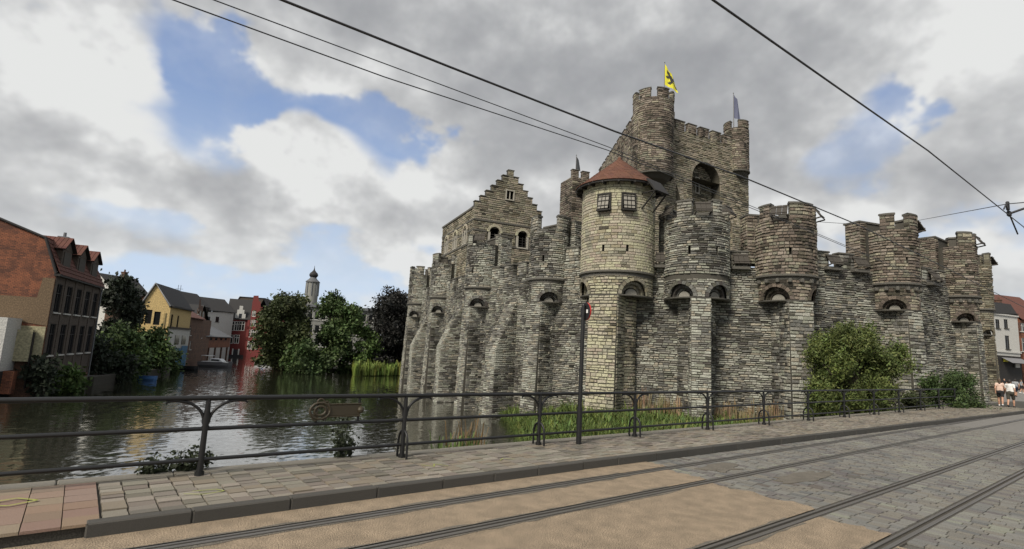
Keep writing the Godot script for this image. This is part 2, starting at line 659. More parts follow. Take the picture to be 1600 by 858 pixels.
func shutter(root: Node3D, at: Vector3, t: Vector3, n: Vector3, w: float, h: float, tilt := 0.55) -> void:
	# a hinged board flap hung in a gap of the parapet, its foot pushed outwards, on two side arms
	var mb := MB.new()
	var lean := (UP * cos(tilt) - n * sin(tilt)).normalized()
	var face := t.cross(lean)
	var b := Basis(t, lean, face)
	for k in 3:
		mb.box(Transform3D(b, at + t * (k - 1) * w / 3.0 - lean * h * 0.5 + face * 0.004 * (k % 2)), Vector3(w / 3.0 - 0.02, h, 0.05))
	mb.box(Transform3D(b, at - lean * h * 0.2 + face * 0.045), Vector3(w, 0.07, 0.04))
	mb.box(Transform3D(b, at - lean * h * 0.8 + face * 0.045), Vector3(w, 0.07, 0.04))
	part("shutter", mb, mats.old_wood, root)
	for s in [-1, 1]:
		var arm := MB.new()
		var p: Vector3 = at + t * s * w * 0.47 - lean * h
		var q: Vector3 = at + t * s * w * 0.47 - UP * h * 1.02 - n * 0.35
		arm.tube([q, p], [0.045, 0.045], 4)
		part("shutter_arm", arm, mats.old_wood, root)

# a parapet piece on a round tower between two angles
func round_merlon(root: Node3D, stones: Array, r: float, a0: float, a1: float, v0: float, v1: float, thick := 0.42) -> void:
	var mb := MB.new()
	var n := 5
	for i in n:
		var p := lerpf(a0, a1, float(i) / n)
		var q := lerpf(a0, a1, float(i + 1) / n)
		var dp := Vector3(sin(p), 0, cos(p))
		var dq := Vector3(sin(q), 0, cos(q))
		mb.quad(dp * r + UP * v0, dq * r + UP * v0, dq * r + UP * v1, dp * r + UP * v1)
		mb.quad(dq * (r - thick) + UP * v0, dp * (r - thick) + UP * v0, dp * (r - thick) + UP * v1, dq * (r - thick) + UP * v1)
	for s in [[a0, -1.0], [a1, 1.0]]:
		var d := Vector3(sin(s[0]), 0, cos(s[0]))
		if s[1] < 0:
			mb.quad(d * (r - thick) + UP * v0, d * r + UP * v0, d * r + UP * v1, d * (r - thick) + UP * v1)
		else:
			mb.quad(d * r + UP * v0, d * (r - thick) + UP * v0, d * (r - thick) + UP * v1, d * r + UP * v1)
	part("merlon", mb, mats.mortar_mid, root)
	var cap := MB.new()
	var o := 0.07
	cap.lathe([Vector2(r - thick - o, v1), Vector2(r + o, v1), Vector2(r + o, v1 + 0.10), Vector2(r - 0.05, v1 + 0.16), Vector2(r - thick - o, v1 + 0.13), Vector2(r - thick - o, v1)], n, a0 - 0.03, a1 + 0.03)
	for s in [[a0 - 0.03, 1.0], [a1 + 0.03, -1.0]]:
		var d := Vector3(sin(s[0]), 0, cos(s[0]))
		var c := [d * (r - thick - o) + UP * v1, d * (r + o) + UP * v1, d * (r + o) + UP * (v1 + 0.1), d * (r - thick - o) + UP * (v1 + 0.13)]
		cap.quad(c[0], c[1], c[2], c[3])
	part("coping", cap, mats.coping, root)
	lay(stones, round_place(Vector3.ZERO, r), v0, v1, func(_v): return [[a0 * r, a1 * r]], Vector2(0.17, 0.26), Vector2(0.3, 0.6))
	for s in [[a0, -1.0], [a1, 1.0]]:                       # the cheeks of the gap
		var d := Vector3(sin(s[0]), 0, cos(s[0]))
		var t: Vector3 = d * -s[1]
		var nn: Vector3 = Vector3(cos(s[0]), 0, -sin(s[0])) * s[1]
		var o2: Vector3 = d * r if s[1] > 0 else d * (r - thick)
		lay(stones, flat_place(o2, t, UP, nn), v0, v1, func(_v): return [[0.02, thick - 0.02]], Vector2(0.18, 0.26), Vector2(0.3, 0.45), Vector2(0.015, 0.03))

func flat_merlons(root: Node3D, stones: Array, o: Vector3, t: Vector3, n: Vector3, length: float, v0: float, v1: float, w: float, gap: float, thick := 0.45) -> void:
	var u := 0.0
	while u + w * 0.6 < length:
		var ww := minf(w * rnd(0.92, 1.08), length - u)
		var mb := MB.new()
		var c := o + t * (u + ww * 0.5) - n * (thick * 0.5) + UP * ((v0 + v1) * 0.5)
		mb.box(Transform3D(Basis(t, UP, n), c), Vector3(ww, v1 - v0, thick))
		part("merlon", mb, mats.mortar_mid, root)
		var cap := MB.new()
		cap.cbox(Transform3D(Basis(t, UP, n), c + UP * ((v1 - v0) * 0.5 + 0.065)), Vector3(ww + 0.14, 0.13, thick + 0.16), 0.03)
		part("coping", cap, mats.coping, root)
		var uu := u
		lay(stones, flat_place(o, t, UP, n), v0, v1, func(_v): return [[uu, uu + ww]], Vector2(0.17, 0.26), Vector2(0.3, 0.6))
		lay(stones, flat_place(o + t * (u + ww), -n, UP, t), v0, v1, func(_v): return [[0.02, thick - 0.02]], Vector2(0.18, 0.26), Vector2(0.3, 0.45), Vector2(0.015, 0.03))
		lay(stones, flat_place(o + t * u - n * thick, n, UP, -t), v0, v1, func(_v): return [[0.02, thick - 0.02]], Vector2(0.18, 0.26), Vector2(0.3, 0.45), Vector2(0.015, 0.03))
		u += ww + gap

# one of the turrets that ride on the curtain wall: a drum on a ledge, a neck with two blind arches, a pier below
func wall_tower(where: Vector3, out: Vector3, r1: float, r2: float, o: Dictionary) -> Node3D:
	var root := thing("wall_tower", o.label, "tower", Vector3(where.x, BASE, where.z), atan2(out.x, out.z), "turrets along the curtain wall")
	var stones := []
	var pal: String = o.get("pal", "grey")
	var ys: float = o.get("spring", 5.55) - BASE
	var yl: float = o.get("ledge", 7.25) - BASE
	var yt: float = o.get("top", 11.95) - BASE
	var yc := yt - 0.95
	var hs: Vector2 = o.get("hs", Vector2(0.10, 0.19))
	var ws: Vector2 = o.get("ws", Vector2(0.25, 0.66))
	var half := deg_to_rad(105)
	var none := func(_u, _v): return false
	# drum
	var mb := MB.new()
	var slits := []
	for a in o.get("slits", [-0.35, 0.5]):
		slits.append([a * r1 - 0.07, yl + 1.25, a * r1 + 0.07, yl + 1.75])
	var open_ := slits.duplicate()
	for a in o.get("windows", []):
		open_.append([a * r1 - 0.39, yc - 1.99, a * r1 + 0.39, yc - 1.01])
	round_panel(mb, r1, yl, yc, open_)
	mb.lathe([Vector2(r1, yc), Vector2(0.02, yc + 0.02)], 40, -PI, PI)
	mb.lathe([Vector2(0.02, yl), Vector2(r1, yl)], 40, -PI, PI)
	part("drum", mb, mats.mortar, root)
	lay(stones, round_place(Vector3.ZERO, r1), yl, yc, func(v): return cut(-half * r1, half * r1, v, open_, []), hs, ws, Vector2(0.035, 0.10) if pal != "buff" else Vector2(0.03, 0.055), 0.022 if pal != "buff" else 0.016, o.get("light", 0.0), 0.0, pal != "buff")
	if not o.has("roof"):
		var k := 0
		for m in o.get("merlons", [[-1.75, -1.05], [-0.45, 0.25], [0.85, 1.55], [2.1, 2.7], [-2.8, -2.2]]):
			round_merlon(root, stones, r1, m[0], m[1], yc, yt)
			k += 1
		for a in o.get("shutters", []):
			var f: Array = round_place(Vector3.ZERO, r1 + 0.06).call(a * r1, yt - 0.12)
			shutter(root, f[0], f[1], f[3], 0.95, 0.8)
		# the square back of the turret, standing on the wall walk
		var rb := MB.new()
		var bw := r1 + 0.22
		rb.bx(Vector3(-bw, yl + 1.0, -1.9), Vector3(bw, yt - 0.2, -r1 * 0.55))
		part("rear_wall", rb, mats.mortar, root)
		var rc := MB.new()
		rc.bx(Vector3(-bw - 0.08, yt - 0.2, -1.98), Vector3(bw + 0.08, yt - 0.08, -r1 * 0.55 + 0.06))
		part("coping", rc, mats.coping, root)
		lay(stones, flat_place(Vector3(-bw, 0, -r1 * 0.55), Vector3.RIGHT, UP, Vector3.BACK), yl + 1.0, yt - 0.2, func(_v): return [[0.0, bw * 0.35], [bw * 1.65, bw * 2.0]], hs, ws)
		lay(stones, flat_place(Vector3(-bw, 0, -1.9), Vector3.BACK, UP, Vector3.LEFT), yl + 1.0, yt - 0.2, func(_v): return [[0.0, 1.9 - r1 * 0.55]], hs, ws)
		lay(stones, flat_place(Vector3(bw, 0, -r1 * 0.55), Vector3.FORWARD, UP, Vector3.RIGHT), yl + 1.0, yt - 0.2, func(_v): return [[0.0, 1.9 - r1 * 0.55]], hs, ws)
	# ledge
	if r1 > r2 + 0.02:
		var lm := MB.new()
		lm.lathe([Vector2(r2 - 0.05, yl - 0.34), Vector2(r2 + 0.06, yl - 0.30), Vector2(r1 - 0.02, yl - 0.12), Vector2(r1 + 0.13, yl - 0.08), Vector2(r1 + 0.13, yl + 0.03), Vector2(r1, yl + 0.08)], 40, -PI, PI)
		part("ledge", lm, mats.coping, root)
		for i in (9 if pal == "brown" else 0):
			var a := deg_to_rad(-88.0 + 22.0 * i)
			var d := Vector3(sin(a), 0, cos(a))
			var cb := MB.new()
			cb.cbox(Transform3D(Basis(Vector3(cos(a), 0, -sin(a)), UP, d), d * (r2 + 0.12) + UP * (yl - 0.36)), Vector3(0.22, 0.26, 0.24), 0.04)
			part("corbel", cb, mats.coping, root)
	# neck with its arches
	var ra: float = o.get("arch", 0.72)
	var arches := []
	for a in o.get("arches", [-0.86, 0.86]):
		arches.append([a * r2, ys - 0.01, ra, ys + 0.02])
	var nk := MB.new()
	var hole := func(u: float, v: float) -> bool:
		for q in arches:
			if (u - q[0]) * (u - q[0]) + (v - q[3]) * (v - q[3]) < (ra + 0.02) * (ra + 0.02):
				return true
		return false
	round_sheet(nk, Vector3.ZERO, r2, -1.95, 1.95, ys, yl - 0.02, hole, 72, 18)
	round_sheet(nk, Vector3.ZERO, r2 - 0.75, -1.95, 1.95, ys, yl - 0.02, none, 30, 1)
	nk.lathe([Vector2(0.02, ys - 0.02), Vector2(r2, ys - 0.02)], 40, -1.95, 1.95)
	part("neck", nk, mats.mortar, root)
	lay(stones, round_place(Vector3.ZERO, r2), ys, yl - 0.3, func(v): return cut(-1.7 * r2, 1.7 * r2, v, [], arches.map(func(q): return [q[0], q[1], ra + 0.2, q[3]])), hs, Vector2(0.25, 0.55), Vector2(0.03, 0.07), 0.022, o.get("light", 0.0))
	for q in arches:
		arch_ring(root, round_place(Vector3.ZERO, r2 - 0.05), q[0], q[3], ra - 0.02, ra + 0.19, 0.13, 11, pal, Vector2i(2, 5))
		arch_ring(root, round_place(Vector3.ZERO, r2 - 0.40), q[0] * (r2 - 0.4) / r2, q[3], ra - 0.22, ra - 0.03, 0.20, 9, pal, Vector2i(1, 4))
		arch_ring(root, round_place(Vector3.ZERO, r2 - 0.62), q[0] * (r2 - 0.62) / r2, q[3], ra * 0.54, ra - 0.24, 0.20, 7, pal, Vector2i(2, 5))
		var f: Array = round_place(Vector3.ZERO, r2 - 0.52).call(q[0] * (r2 - 0.52) / r2, q[3])
		lunette(root, flat_place(f[0], f[1], UP, f[3]), 0.0, 0.0, ra * 0.46, mats.lunette_stone)
	var sc := MB.new()
	sc.lathe([Vector2(r2 - 0.3, ys - 0.10), Vector2(r2 + 0.05, ys - 0.07), Vector2(r2 + 0.07, ys - 0.01), Vector2(r2 - 0.02, ys + 0.02)], 40, -1.75, 1.75)
	part("string_course", sc, mats.coping, root)
	# pier
	var before := stones.size()
	var r3 := r2 * 0.56
	var rw := MB.new()
	round_sheet(rw, Vector3.ZERO, r3, -1.75, 1.75, 0.0, ys - 0.03, none, 30, 1)
	part("recess_wall", rw, mats.mortar, root)
	lay(stones, round_place(Vector3.ZERO, r3), 0.0, ys - 0.03, func(_v): return [[-1.7 * r3, 1.7 * r3]], hs, ws, Vector2(0.03, 0.08), 0.024)
	var pw: float = o.get("pier", 1.5)
	var pz := r2 - 0.03
	var bt: float = o.get("batter", 0.28)
	var pr := MB.new()
	var yk := 0.0
	var p0 := [Vector3(-pw / 2, 0, pz + bt), Vector3(pw / 2, 0, pz + bt), Vector3(pw / 2, ys - 0.06, pz), Vector3(-pw / 2, ys - 0.06, pz)]
	pr.quad(p0[0], p0[1], p0[2], p0[3])
	pr.quad(p0[1], Vector3(pw / 2, 0, -0.3), Vector3(pw / 2, ys - 0.06, -0.3), p0[2])
	pr.quad(Vector3(-pw / 2, 0, -0.3), p0[0], p0[3], Vector3(-pw / 2, ys - 0.06, -0.3))
	part("pier", pr, mats.mortar, root)
	var lean := (Vector3(0, ys, -bt)).normalized()
	lay(stones, flat_place(Vector3(-pw / 2, 0, pz + bt), Vector3.RIGHT, lean, Vector3.RIGHT.cross(lean)), yk, ys - 0.06, func(_v): return [[0.0, pw]], hs, Vector2(0.28, 0.62), Vector2(0.03, 0.075), 0.022, o.get("pier_light", 0.08))
	for s in [-1.0, 1.0]:
		var t := Vector3.FORWARD if s > 0 else Vector3.BACK
		var o2 := Vector3(pw / 2, 0, pz) if s > 0 else Vector3(-pw / 2, 0, 0.0)
		lay(stones, flat_place(o2, t, UP, Vector3.RIGHT * s), yk, ys - 0.06, func(_v): return [[0.0, pz]], hs, ws)
	if o.has("roof"):
		cone_roof(root, stones, r1, yc, o)
	if o.has("pier_pal"):
		for i in range(before, stones.size()):
			stones[i].append(o.pier_pal)
	set_stones(root, stones, pal)
	return root

func cone_roof(root: Node3D, _stones: Array, r: float, y: float, o: Dictionary) -> void:
	var re := r + 0.50
	var h: float = o.roof
	var ey := y - 0.10
	var eave := MB.new()
	eave.lathe([Vector2(r - 0.1, ey + 0.05), Vector2(re - 0.05, ey - 0.16), Vector2(re, ey - 0.14), Vector2(re, ey - 0.02), Vector2(0.1, ey + 0.1)], 48, -PI, PI)
	part("eave", eave, mats.black_wood, root)
	for i in 18:                                            # rafter feet
		var a := TAU * i / 18.0
		var d := Vector3(sin(a), 0, cos(a))
		var rf := MB.new()
		rf.box(Transform3D(Basis(Vector3(cos(a), 0, -sin(a)), UP, d), d * (r + 0.28) + UP * (ey - 0.16)), Vector3(0.11, 0.14, 0.62))
		part("rafter", rf, mats.black_wood, root)
	var rows := 17
	for k in rows:                                          # rings of clay tiles, each lapping the one below
		var t0 := float(k) / rows
		var t1 := float(k + 1.25) / rows
		var q0 := Vector2(lerpf(re + 0.06, 0.0, t0), lerpf(ey - 0.02, ey + h, t0))
		var q1 := Vector2(maxf(lerpf(re + 0.06, 0.0, t1), 0.01), lerpf(ey - 0.02, ey + h, t1))
		var n := maxi(8, int(TAU * q0.x / 0.34))
		var tl := MB.new()
		for i in n:
			var a := TAU * (i + 0.5 * (k % 2)) / n
			var b := a + TAU / n * 0.965
			var l := rnd(0.03, 0.055)
			var da := Vector3(sin(a), 0, cos(a))
			var db := Vector3(sin(b), 0, cos(b))
			var s := rnd(0.72, 1.15)
			var col := Color(s, s * rnd(0.9, 1.05), s * rnd(0.85, 1.05))
			var lo := Vector3(0, q0.y + l, 0)
			tl.quad(da * q0.x + lo, db * q0.x + lo, db * q1.x + UP * (q1.y + 0.01), da * q1.x + UP * (q1.y + 0.01), col)
			tl.quad(da * q0.x + UP * q0.y, db * q0.x + UP * q0.y, db * q0.x + lo, da * q0.x + lo, col)
		stuff(part("roof_tile_ring", tl, mats.clay_tile, root))
	var fin := MB.new()
	fin.lathe([Vector2(0.16, ey + h - 0.16), Vector2(0.11, ey + h + 0.05), Vector2(0.01, ey + h + 0.12)], 10, -PI, PI)
	part("roof_cap", fin, mats.clay_tile, root)
	for a in o.windows:                                     # windows with open top-hung shutters of three boards
		var f: Array = round_place(Vector3.ZERO, r).call(a * r, y - 1.5)
		var b := Basis(f[1], UP, f[3])
		var fr := MB.new()
		for s in [-1, 1]:
			fr.box(Transform3D(b, f[0] + f[1] * s * 0.43 + f[3] * 0.06), Vector3(0.09, 1.1, 0.14))
		fr.box(Transform3D(b, f[0] + UP * 0.54 + f[3] * 0.06), Vector3(0.95, 0.10, 0.16))
		fr.box(Transform3D(b, f[0] - UP * 0.54 + f[3] * 0.08), Vector3(0.98, 0.10, 0.24))
		var w := part("window_frame", fr, mats.black_wood, root)
		var lean = (UP * cos(0.22) - f[3] * sin(0.22)).normalized()
		var sb := Basis(f[1], lean, f[1].cross(lean))
		for k in 3:
			var bd := MB.new()
			bd.box(Transform3D(sb, f[0] + f[1] * (k - 1) * 0.25 + f[3] * 0.20 - UP * 0.02), Vector3(0.20, 0.92, 0.035))
			part("shutter_board", bd, mats.grey_board, w)
		var bar := MB.new()
		for q in [-0.3, 0.05, 0.36]:
			bar.box(Transform3D(sb, f[0] + f[3] * 0.225 + lean * q), Vector3(0.80, 0.05, 0.05))
		part("iron_bar", bar, mats.black_wood, w)
		var sh := MB.new()
		sh.box(Transform3D(b, f[0] - UP * 0.60 + f[3] * 0.22), Vector3(0.8, 0.09, 0.4))
		part("shutter_sill", sh, mats.black_wood, w)
	# the timber hood that sticks out over the side of the tower
	var a2 := 1.25
	var d2 := Vector3(sin(a2), 0, cos(a2))
	var t2 := Vector3(cos(a2), 0, -sin(a2))
	var hd := MB.new()
	hd.box(Transform3D(Basis(t2, (UP + d2 * -0.75).normalized(), t2.cross((UP + d2 * -0.75).normalized())), d2 * (r + 0.75) + UP * (ey - 0.30)), Vector3(1.5, 1.15, 0.10))
	part("hood", hd, mats.black_wood, root)
	for s in [-0.6, 0.6]:
		var br := MB.new()
		br.tube([d2 * (r - 0.02) + t2 * s + UP * (ey - 1.75), d2 * (r + 1.0) + t2 * s + UP * (ey - 0.72)], [0.07, 0.07], 4)
		br.tube([d2 * (r - 0.02) + t2 * s + UP * (ey - 0.72), d2 * (r + 1.05) + t2 * s + UP * (ey - 0.72)], [0.06, 0.06], 4)
		part("hood_brace", br, mats.black_wood, root)

# a stretch of curtain wall from a to b; buttress: distances along it of raking buttresses
func curtain(a: Vector3, b: Vector3, ra: float, rb: float, o: Dictionary) -> void:
	var x := Vector3(b.x - a.x, 0, b.z - a.z)
	var length := x.length()
	x = x.normalized()
	var z := x.cross(UP)
	var root := thing("castle_rampart", o.label, "rampart", Vector3(a.x, BASE, a.z), atan2(z.x, z.z), "stretches of the curtain wall")
	var pal: String = o.get("pal", "grey")
	var stones := []
	var top: float = o.get("top", 8.0) - BASE
	var mb := MB.new()
	mb.bx(Vector3(0, -0.3, -1.6), Vector3(length, top, 0.0))
	part("wall_core", mb, mats.mortar, root)
	var hs := Vector2(0.095, 0.18)
	var ws := Vector2(0.24, 0.66)
	lay(stones, flat_place(Vector3.ZERO, Vector3.RIGHT, UP, Vector3.BACK), 0.0, top, func(_v): return [[ra * 0.25, length - rb * 0.25]], hs, ws, Vector2(0.03, 0.115), 0.03, 0.04, 1.9)
	var m0 := ra + 0.15
	flat_merlons(root, stones, Vector3(m0, 0, 0.05), Vector3.RIGHT, Vector3.BACK, length - rb - ra - 0.3, top, top + o.get("merlon_h", 0.95), 1.15, 0.75)
	for s in o.get("shutters", []):
		shutter(root, Vector3(s, top + 0.85, 0.14), Vector3.RIGHT, Vector3.BACK, 0.95, 0.85, 0.6)
		var sill := MB.new()
		sill.cbox(Transform3D(Basis(), Vector3(s, top - 0.10, 0.22)), Vector3(1.15, 0.24, 0.5), 0.04)
		part("sill", sill, mats.coping, root)
	for q in o.get("buttress", []):
		var w := 1.35
		var dp := 2.0
		var y1 := 1.9 - BASE
		var y2 := 6.3 - BASE
		var bb := MB.new()
		var l := [Vector3(q - w / 2, -0.3, 0), Vector3(q - w / 2, -0.3, dp), Vector3(q - w / 2, y1, dp), Vector3(q - w / 2, y2, 0)]
		var d := Vector3(w, 0, 0)
		bb.quad(l[0], l[1], l[2], l[3])
		bb.quad(l[1] + d, l[0] + d, l[3] + d, l[2] + d)
		bb.quad(l[1], l[1] + d, l[2] + d, l[2])
		bb.quad(l[2], l[2] + d, l[3] + d, l[3])
		part("buttress", bb, mats.mortar, root)
		lay(stones, flat_place(Vector3(q - w / 2, 0, dp), Vector3.RIGHT, UP, Vector3.BACK), 0.0, y1, func(_v): return [[0.0, w]], hs, Vector2(0.3, 0.6), Vector2(0.03, 0.075), 0.022, 0.08)
		var slope: Vector3 = (l[3] - l[2]).normalized()
		lay(stones, flat_place(l[2], Vector3.RIGHT, slope, Vector3.RIGHT.cross(slope)), 0.0, (l[3] - l[2]).length(), func(_v): return [[0.0, w]], hs, Vector2(0.3, 0.6))
		var edge := func(v: float) -> float: return dp if v < y1 else maxf(0.1, dp * (y2 - v) / (y2 - y1))
		lay(stones, flat_place(Vector3(q - w / 2, 0, 0), Vector3.BACK, UP, Vector3.LEFT), 0.0, y2 - 0.2, func(v): return [[0.0, edge.call(v)]], hs, ws)
		lay(stones, flat_place(Vector3(q + w / 2, 0, dp), Vector3.FORWARD, UP, Vector3.RIGHT), 0.0, y2 - 0.2, func(v): return [[dp - edge.call(v), dp]], hs, ws)
	set_stones(root, stones, pal)

func round_turret(root: Node3D, stones: Array, c: Vector3, r: float, y0: float, yc: float, yt: float, merlons: Array, hs: Vector2, ws: Vector2) -> void:
	var mb := MB.new()
	round_sheet(mb, c, r, -PI, PI, y0, yc, func(_u, _v): return false, 36, 1)
	mb.lathe([Vector2(r, yc), Vector2(0.02, yc)], 36, -PI, PI, c)
	mb.lathe([Vector2(0.1, y0 - 1.1), Vector2(r * 0.72, y0 - 0.55), Vector2(r, y0)], 36, -PI, PI, c)
	part("corner_turret", mb, mats.mortar, root)
	var lg := MB.new()
	lg.lathe([Vector2(r - 0.02, y0 - 0.16), Vector2(r + 0.12, y0 - 0.10), Vector2(r + 0.12, y0 + 0.02), Vector2(r, y0 + 0.06)], 36, -PI, PI, c)
	part("ledge", lg, mats.coping, root)
	lay(stones, round_place(c, r), y0 + 0.05, yc, func(_v): return [[-2.9 * r, 2.9 * r]], hs, ws)
	var sub := Node3D.new()
	sub.name = "parapet"
	root.add_child(sub, true)
	sub.position = c
	var own := []
	for m in merlons:
		round_merlon(sub, own, r + 0.05, m[0], m[1], yc, yt, 0.4)
	for s in own:
		s[0] = s[0] + c
		stones.append(s)

func hole_box(root: Node3D, at: Vector3, t: Vector3, n: Vector3, w: float, h: float, frame: Material) -> void:
	# stone surround and mullion of an unglazed opening left in the wall
	var b := Basis(t, UP, n)
	var fr := MB.new()
	for s in [-1, 1]:
		fr.box(Transform3D(b, at + t * s * (w * 0.5 + 0.05) + n * 0.04), Vector3(0.11, h + 0.22, 0.16))
	fr.box(Transform3D(b, at + UP * (h * 0.5 + 0.05) + n * 0.04), Vector3(w, 0.11, 0.16))
	fr.box(Transform3D(b, at - UP * (h * 0.5 + 0.05) + n * 0.06), Vector3(w, 0.11, 0.2))
	if w > 0.7:
		fr.box(Transform3D(b, at - n * 0.02), Vector3(0.09, h, 0.1))
	part("window", fr, frame, root)

func build_hall() -> void:
	var gl := aty(742, 318, 16.7)
	var u := Vector3(0.965, 0, 0.262).normalized()
	var n := u.cross(UP)
	var w := 7.7
	var back := 11.5
	var root := thing("castle_hall", "grey stone hall with stepped gable rising behind the curtain wall", "building", Vector3(gl.x, BASE, gl.z), atan2(n.x, n.z))
	var stones := []
	var eave := 16.3 - BASE
	var steps := 6
	var sh := 0.66
	var sw := w * 0.5 / (steps + 0.55)
	var outline := func(v: float) -> Array:
		if v < eave:
			return [0.0, w]
		var k := floorf((v - eave) / sh)
		return [sw * k, w - sw * k]
	var wins := [[2.35, 13.95 - BASE, 0.62], [5.55, 13.95 - BASE, 0.62]]
	var arches := []
	for q in wins:
		arches.append([q[0], q[1] - 1.3, q[2], q[1]])
	var core := MB.new()
	var front := []
	for q in wins:
		front.append([q[0] - 0.5, q[1] - 1.2, q[0] + 0.5, q[1] + 0.45])
	var flank := []
	for k in 3:
		for e in [-0.38, 0.38]:
			flank.append([2.2 + 3.4 * k + e - 0.25, 12.88 - BASE, 2.2 + 3.4 * k + e + 0.25, 14.22 - BASE])
	wall_panel(core, Vector3.ZERO, Vector3.RIGHT, Vector3.BACK, [Vector2(0, eave), Vector2(w, eave)], front, 0.0, 0.35)
	wall_panel(core, Vector3(0, 0, -back), Vector3.BACK, Vector3.LEFT, [Vector2(0, eave), Vector2(back, eave)], flank, 0.0, 0.35)
	wall_panel(core, Vector3(w, 0, 0), Vector3.FORWARD, Vector3.RIGHT, [Vector2(0, eave), Vector2(back, eave)], [], 0.0)
	wall_panel(core, Vector3(w, 0, -back), Vector3.LEFT, Vector3.FORWARD, [Vector2(0, eave), Vector2(w, eave)], [], 0.0)
	core.quad(Vector3(0, eave, 0), Vector3(w, eave, 0), Vector3(w, eave, -back), Vector3(0, eave, -back))
	core.quad(Vector3(0, 11.5 - BASE, 0), Vector3(w, 11.5 - BASE, 0), Vector3(w, 11.5 - BASE, -back), Vector3(0, 11.5 - BASE, -back))
	for k in steps + 1:
		var a := sw * k
		if k == 2 or k == 3:                                 # the small window stands in these two steps
			var x0 := w * 0.5 - 0.4
			var y0: float = eave + sh * k
			var lo_y: float = clampf(17.72 - BASE, y0, y0 + sh)
			var hi_y: float = clampf(18.67 - BASE, y0, y0 + sh)
			core.bx(Vector3(a, y0 - 0.01, -0.45), Vector3(x0, y0 + sh, 0.0))
			core.bx(Vector3(w - x0, y0 - 0.01, -0.45), Vector3(w - a, y0 + sh, 0.0))
			if lo_y > y0 + 0.01:
				core.bx(Vector3(x0, y0 - 0.01, -0.45), Vector3(w - x0, lo_y, 0.0))
			if hi_y < y0 + sh - 0.01:
				core.bx(Vector3(x0, hi_y, -0.45), Vector3(w - x0, y0 + sh, 0.0))
			continue
		core.bx(Vector3(a, eave + sh * k - 0.01, -0.45), Vector3(w - a, eave + sh * (k + 1), 0.0))
	part("wall", core, mats.mortar, root)
	for k in steps + 1:
		var a := sw * k
		for s in [0, 1]:
			var cp := MB.new()
			var x0: float = a if s == 0 else w - a - sw
			if k == steps:
				x0 = a
				if s == 1:
					continue
			var ww: float = sw if k < steps else w - 2 * a
			cp.cbox(Transform3D(Basis(), Vector3(x0 + ww * 0.5, eave + sh * (k + 1) + 0.05, -0.22)), Vector3(ww + 0.12, 0.11, 0.62), 0.025)
			part("step_coping", cp, mats.coping, root)
	var hs := Vector2(0.15, 0.25)
	var ws := Vector2(0.3, 0.75)
	var rects := [[w * 0.5 - 0.5, 17.6 - BASE, w * 0.5 + 0.5, 18.8 - BASE]]
	lay(stones, flat_place(Vector3.ZERO, Vector3.RIGHT, UP, Vector3.BACK), 7.0 - BASE, eave + sh * (steps + 1), func(v):
		var b: Array = outline.call(v)
		return cut(b[0], b[1], v, rects, arches.map(func(q): return [q[0], q[1], q[2] + 0.22, q[3]])), hs, ws)
	hole_box(root, Vector3(w * 0.5, 18.2 - BASE, 0), Vector3.RIGHT, Vector3.BACK, 0.8, 0.95, mats.pale_stone)
	for q in wins:
		arch_ring(root, flat_place(Vector3(0, 0, -0.02), Vector3.RIGHT, UP, Vector3.BACK), q[0], q[1], q[2] - 0.02, q[2] + 0.24, 0.14, 11, "buff", Vector2i(8, 11))
		var vd := MB.new()
		vd.bx(Vector3(q[0] - 0.66, q[1] - 1.34, -0.02), Vector3(q[0] + 0.66, q[1] - 1.2, 0.14))
		var win := part("window", vd, mats.pale_stone, root)
		for s in [-1, 1]:
			var fr := MB.new()
			fr.bx(Vector3(q[0] + s * (q[2] - 0.02) - 0.11, q[1] - 1.2, -0.02), Vector3(q[0] + s * (q[2] - 0.02) + 0.11, q[1] - 0.02, 0.10))
			part("jamb", fr, mats.pale_stone, win)
		var bars := MB.new()
		for k in 4:
			bars.bx(Vector3(q[0] - q[2] + 0.1, q[1] - 1.05 + 0.27 * k, 0.022), Vector3(q[0] + q[2] - 0.1, q[1] - 1.01 + 0.27 * k, 0.05))
		bars.bx(Vector3(q[0] - 0.03, q[1] - 1.15, 0.03), Vector3(q[0] + 0.03, q[1] - 0.1, 0.06))
		part("window_bar", bars, mats.black_wood, win)
	for y in [15.0 - BASE, 13.9 - BASE, 12.6 - BASE]:
		var sc := MB.new()
		sc.bx(Vector3(-0.08, y, -back), Vector3(0.02, y + 0.16, 0.11))
		if y > 14.5 - BASE:
			sc.bx(Vector3(0.02, y, 0.0), Vector3(w + 0.06, y + 0.16, 0.11))
		elif y > 13.0 - BASE:
			for run in [[0.02, wins[0][0] - 0.9], [wins[0][0] + 0.9, wins[1][0] - 0.9], [wins[1][0] + 0.9, w]]:
				sc.bx(Vector3(run[0], y, 0.0), Vector3(run[1], y + 0.14, 0.11))
		else:
			sc.bx(Vector3(0.02, y, 0.0), Vector3(w + 0.06, y + 0.16, 0.11))
		part("string_course", sc, mats.coping, root)
	# river side
	var holes := []
	for k in 3:
		var c := 2.2 + 3.4 * k
		holes.append([c - 0.75, 12.8 - BASE, c + 0.75, 14.6 - BASE])
		for s in [-0.38, 0.38]:
			var vd := MB.new()
			vd.box(Transform3D(Basis(), Vector3(-0.02, 12.82 - BASE, -back + c + s)), Vector3(0.18, 0.12, 0.72))
			var win := part("window", vd, mats.pale_stone, root)
			for e in [-1, 1]:
				var fr := MB.new()
				fr.box(Transform3D(Basis(), Vector3(-0.03, 13.55 - BASE, -back + c + s + e * 0.3)), Vector3(0.16, 1.5, 0.12))
				part("jamb", fr, mats.pale_stone, win)
		arch_ring(root, flat_place(Vector3(0.0, 0, -back), Vector3.BACK, UP, Vector3.LEFT), c, 14.25 - BASE, 0.55, 0.78, 0.12, 9, "buff", Vector2i(7, 11))
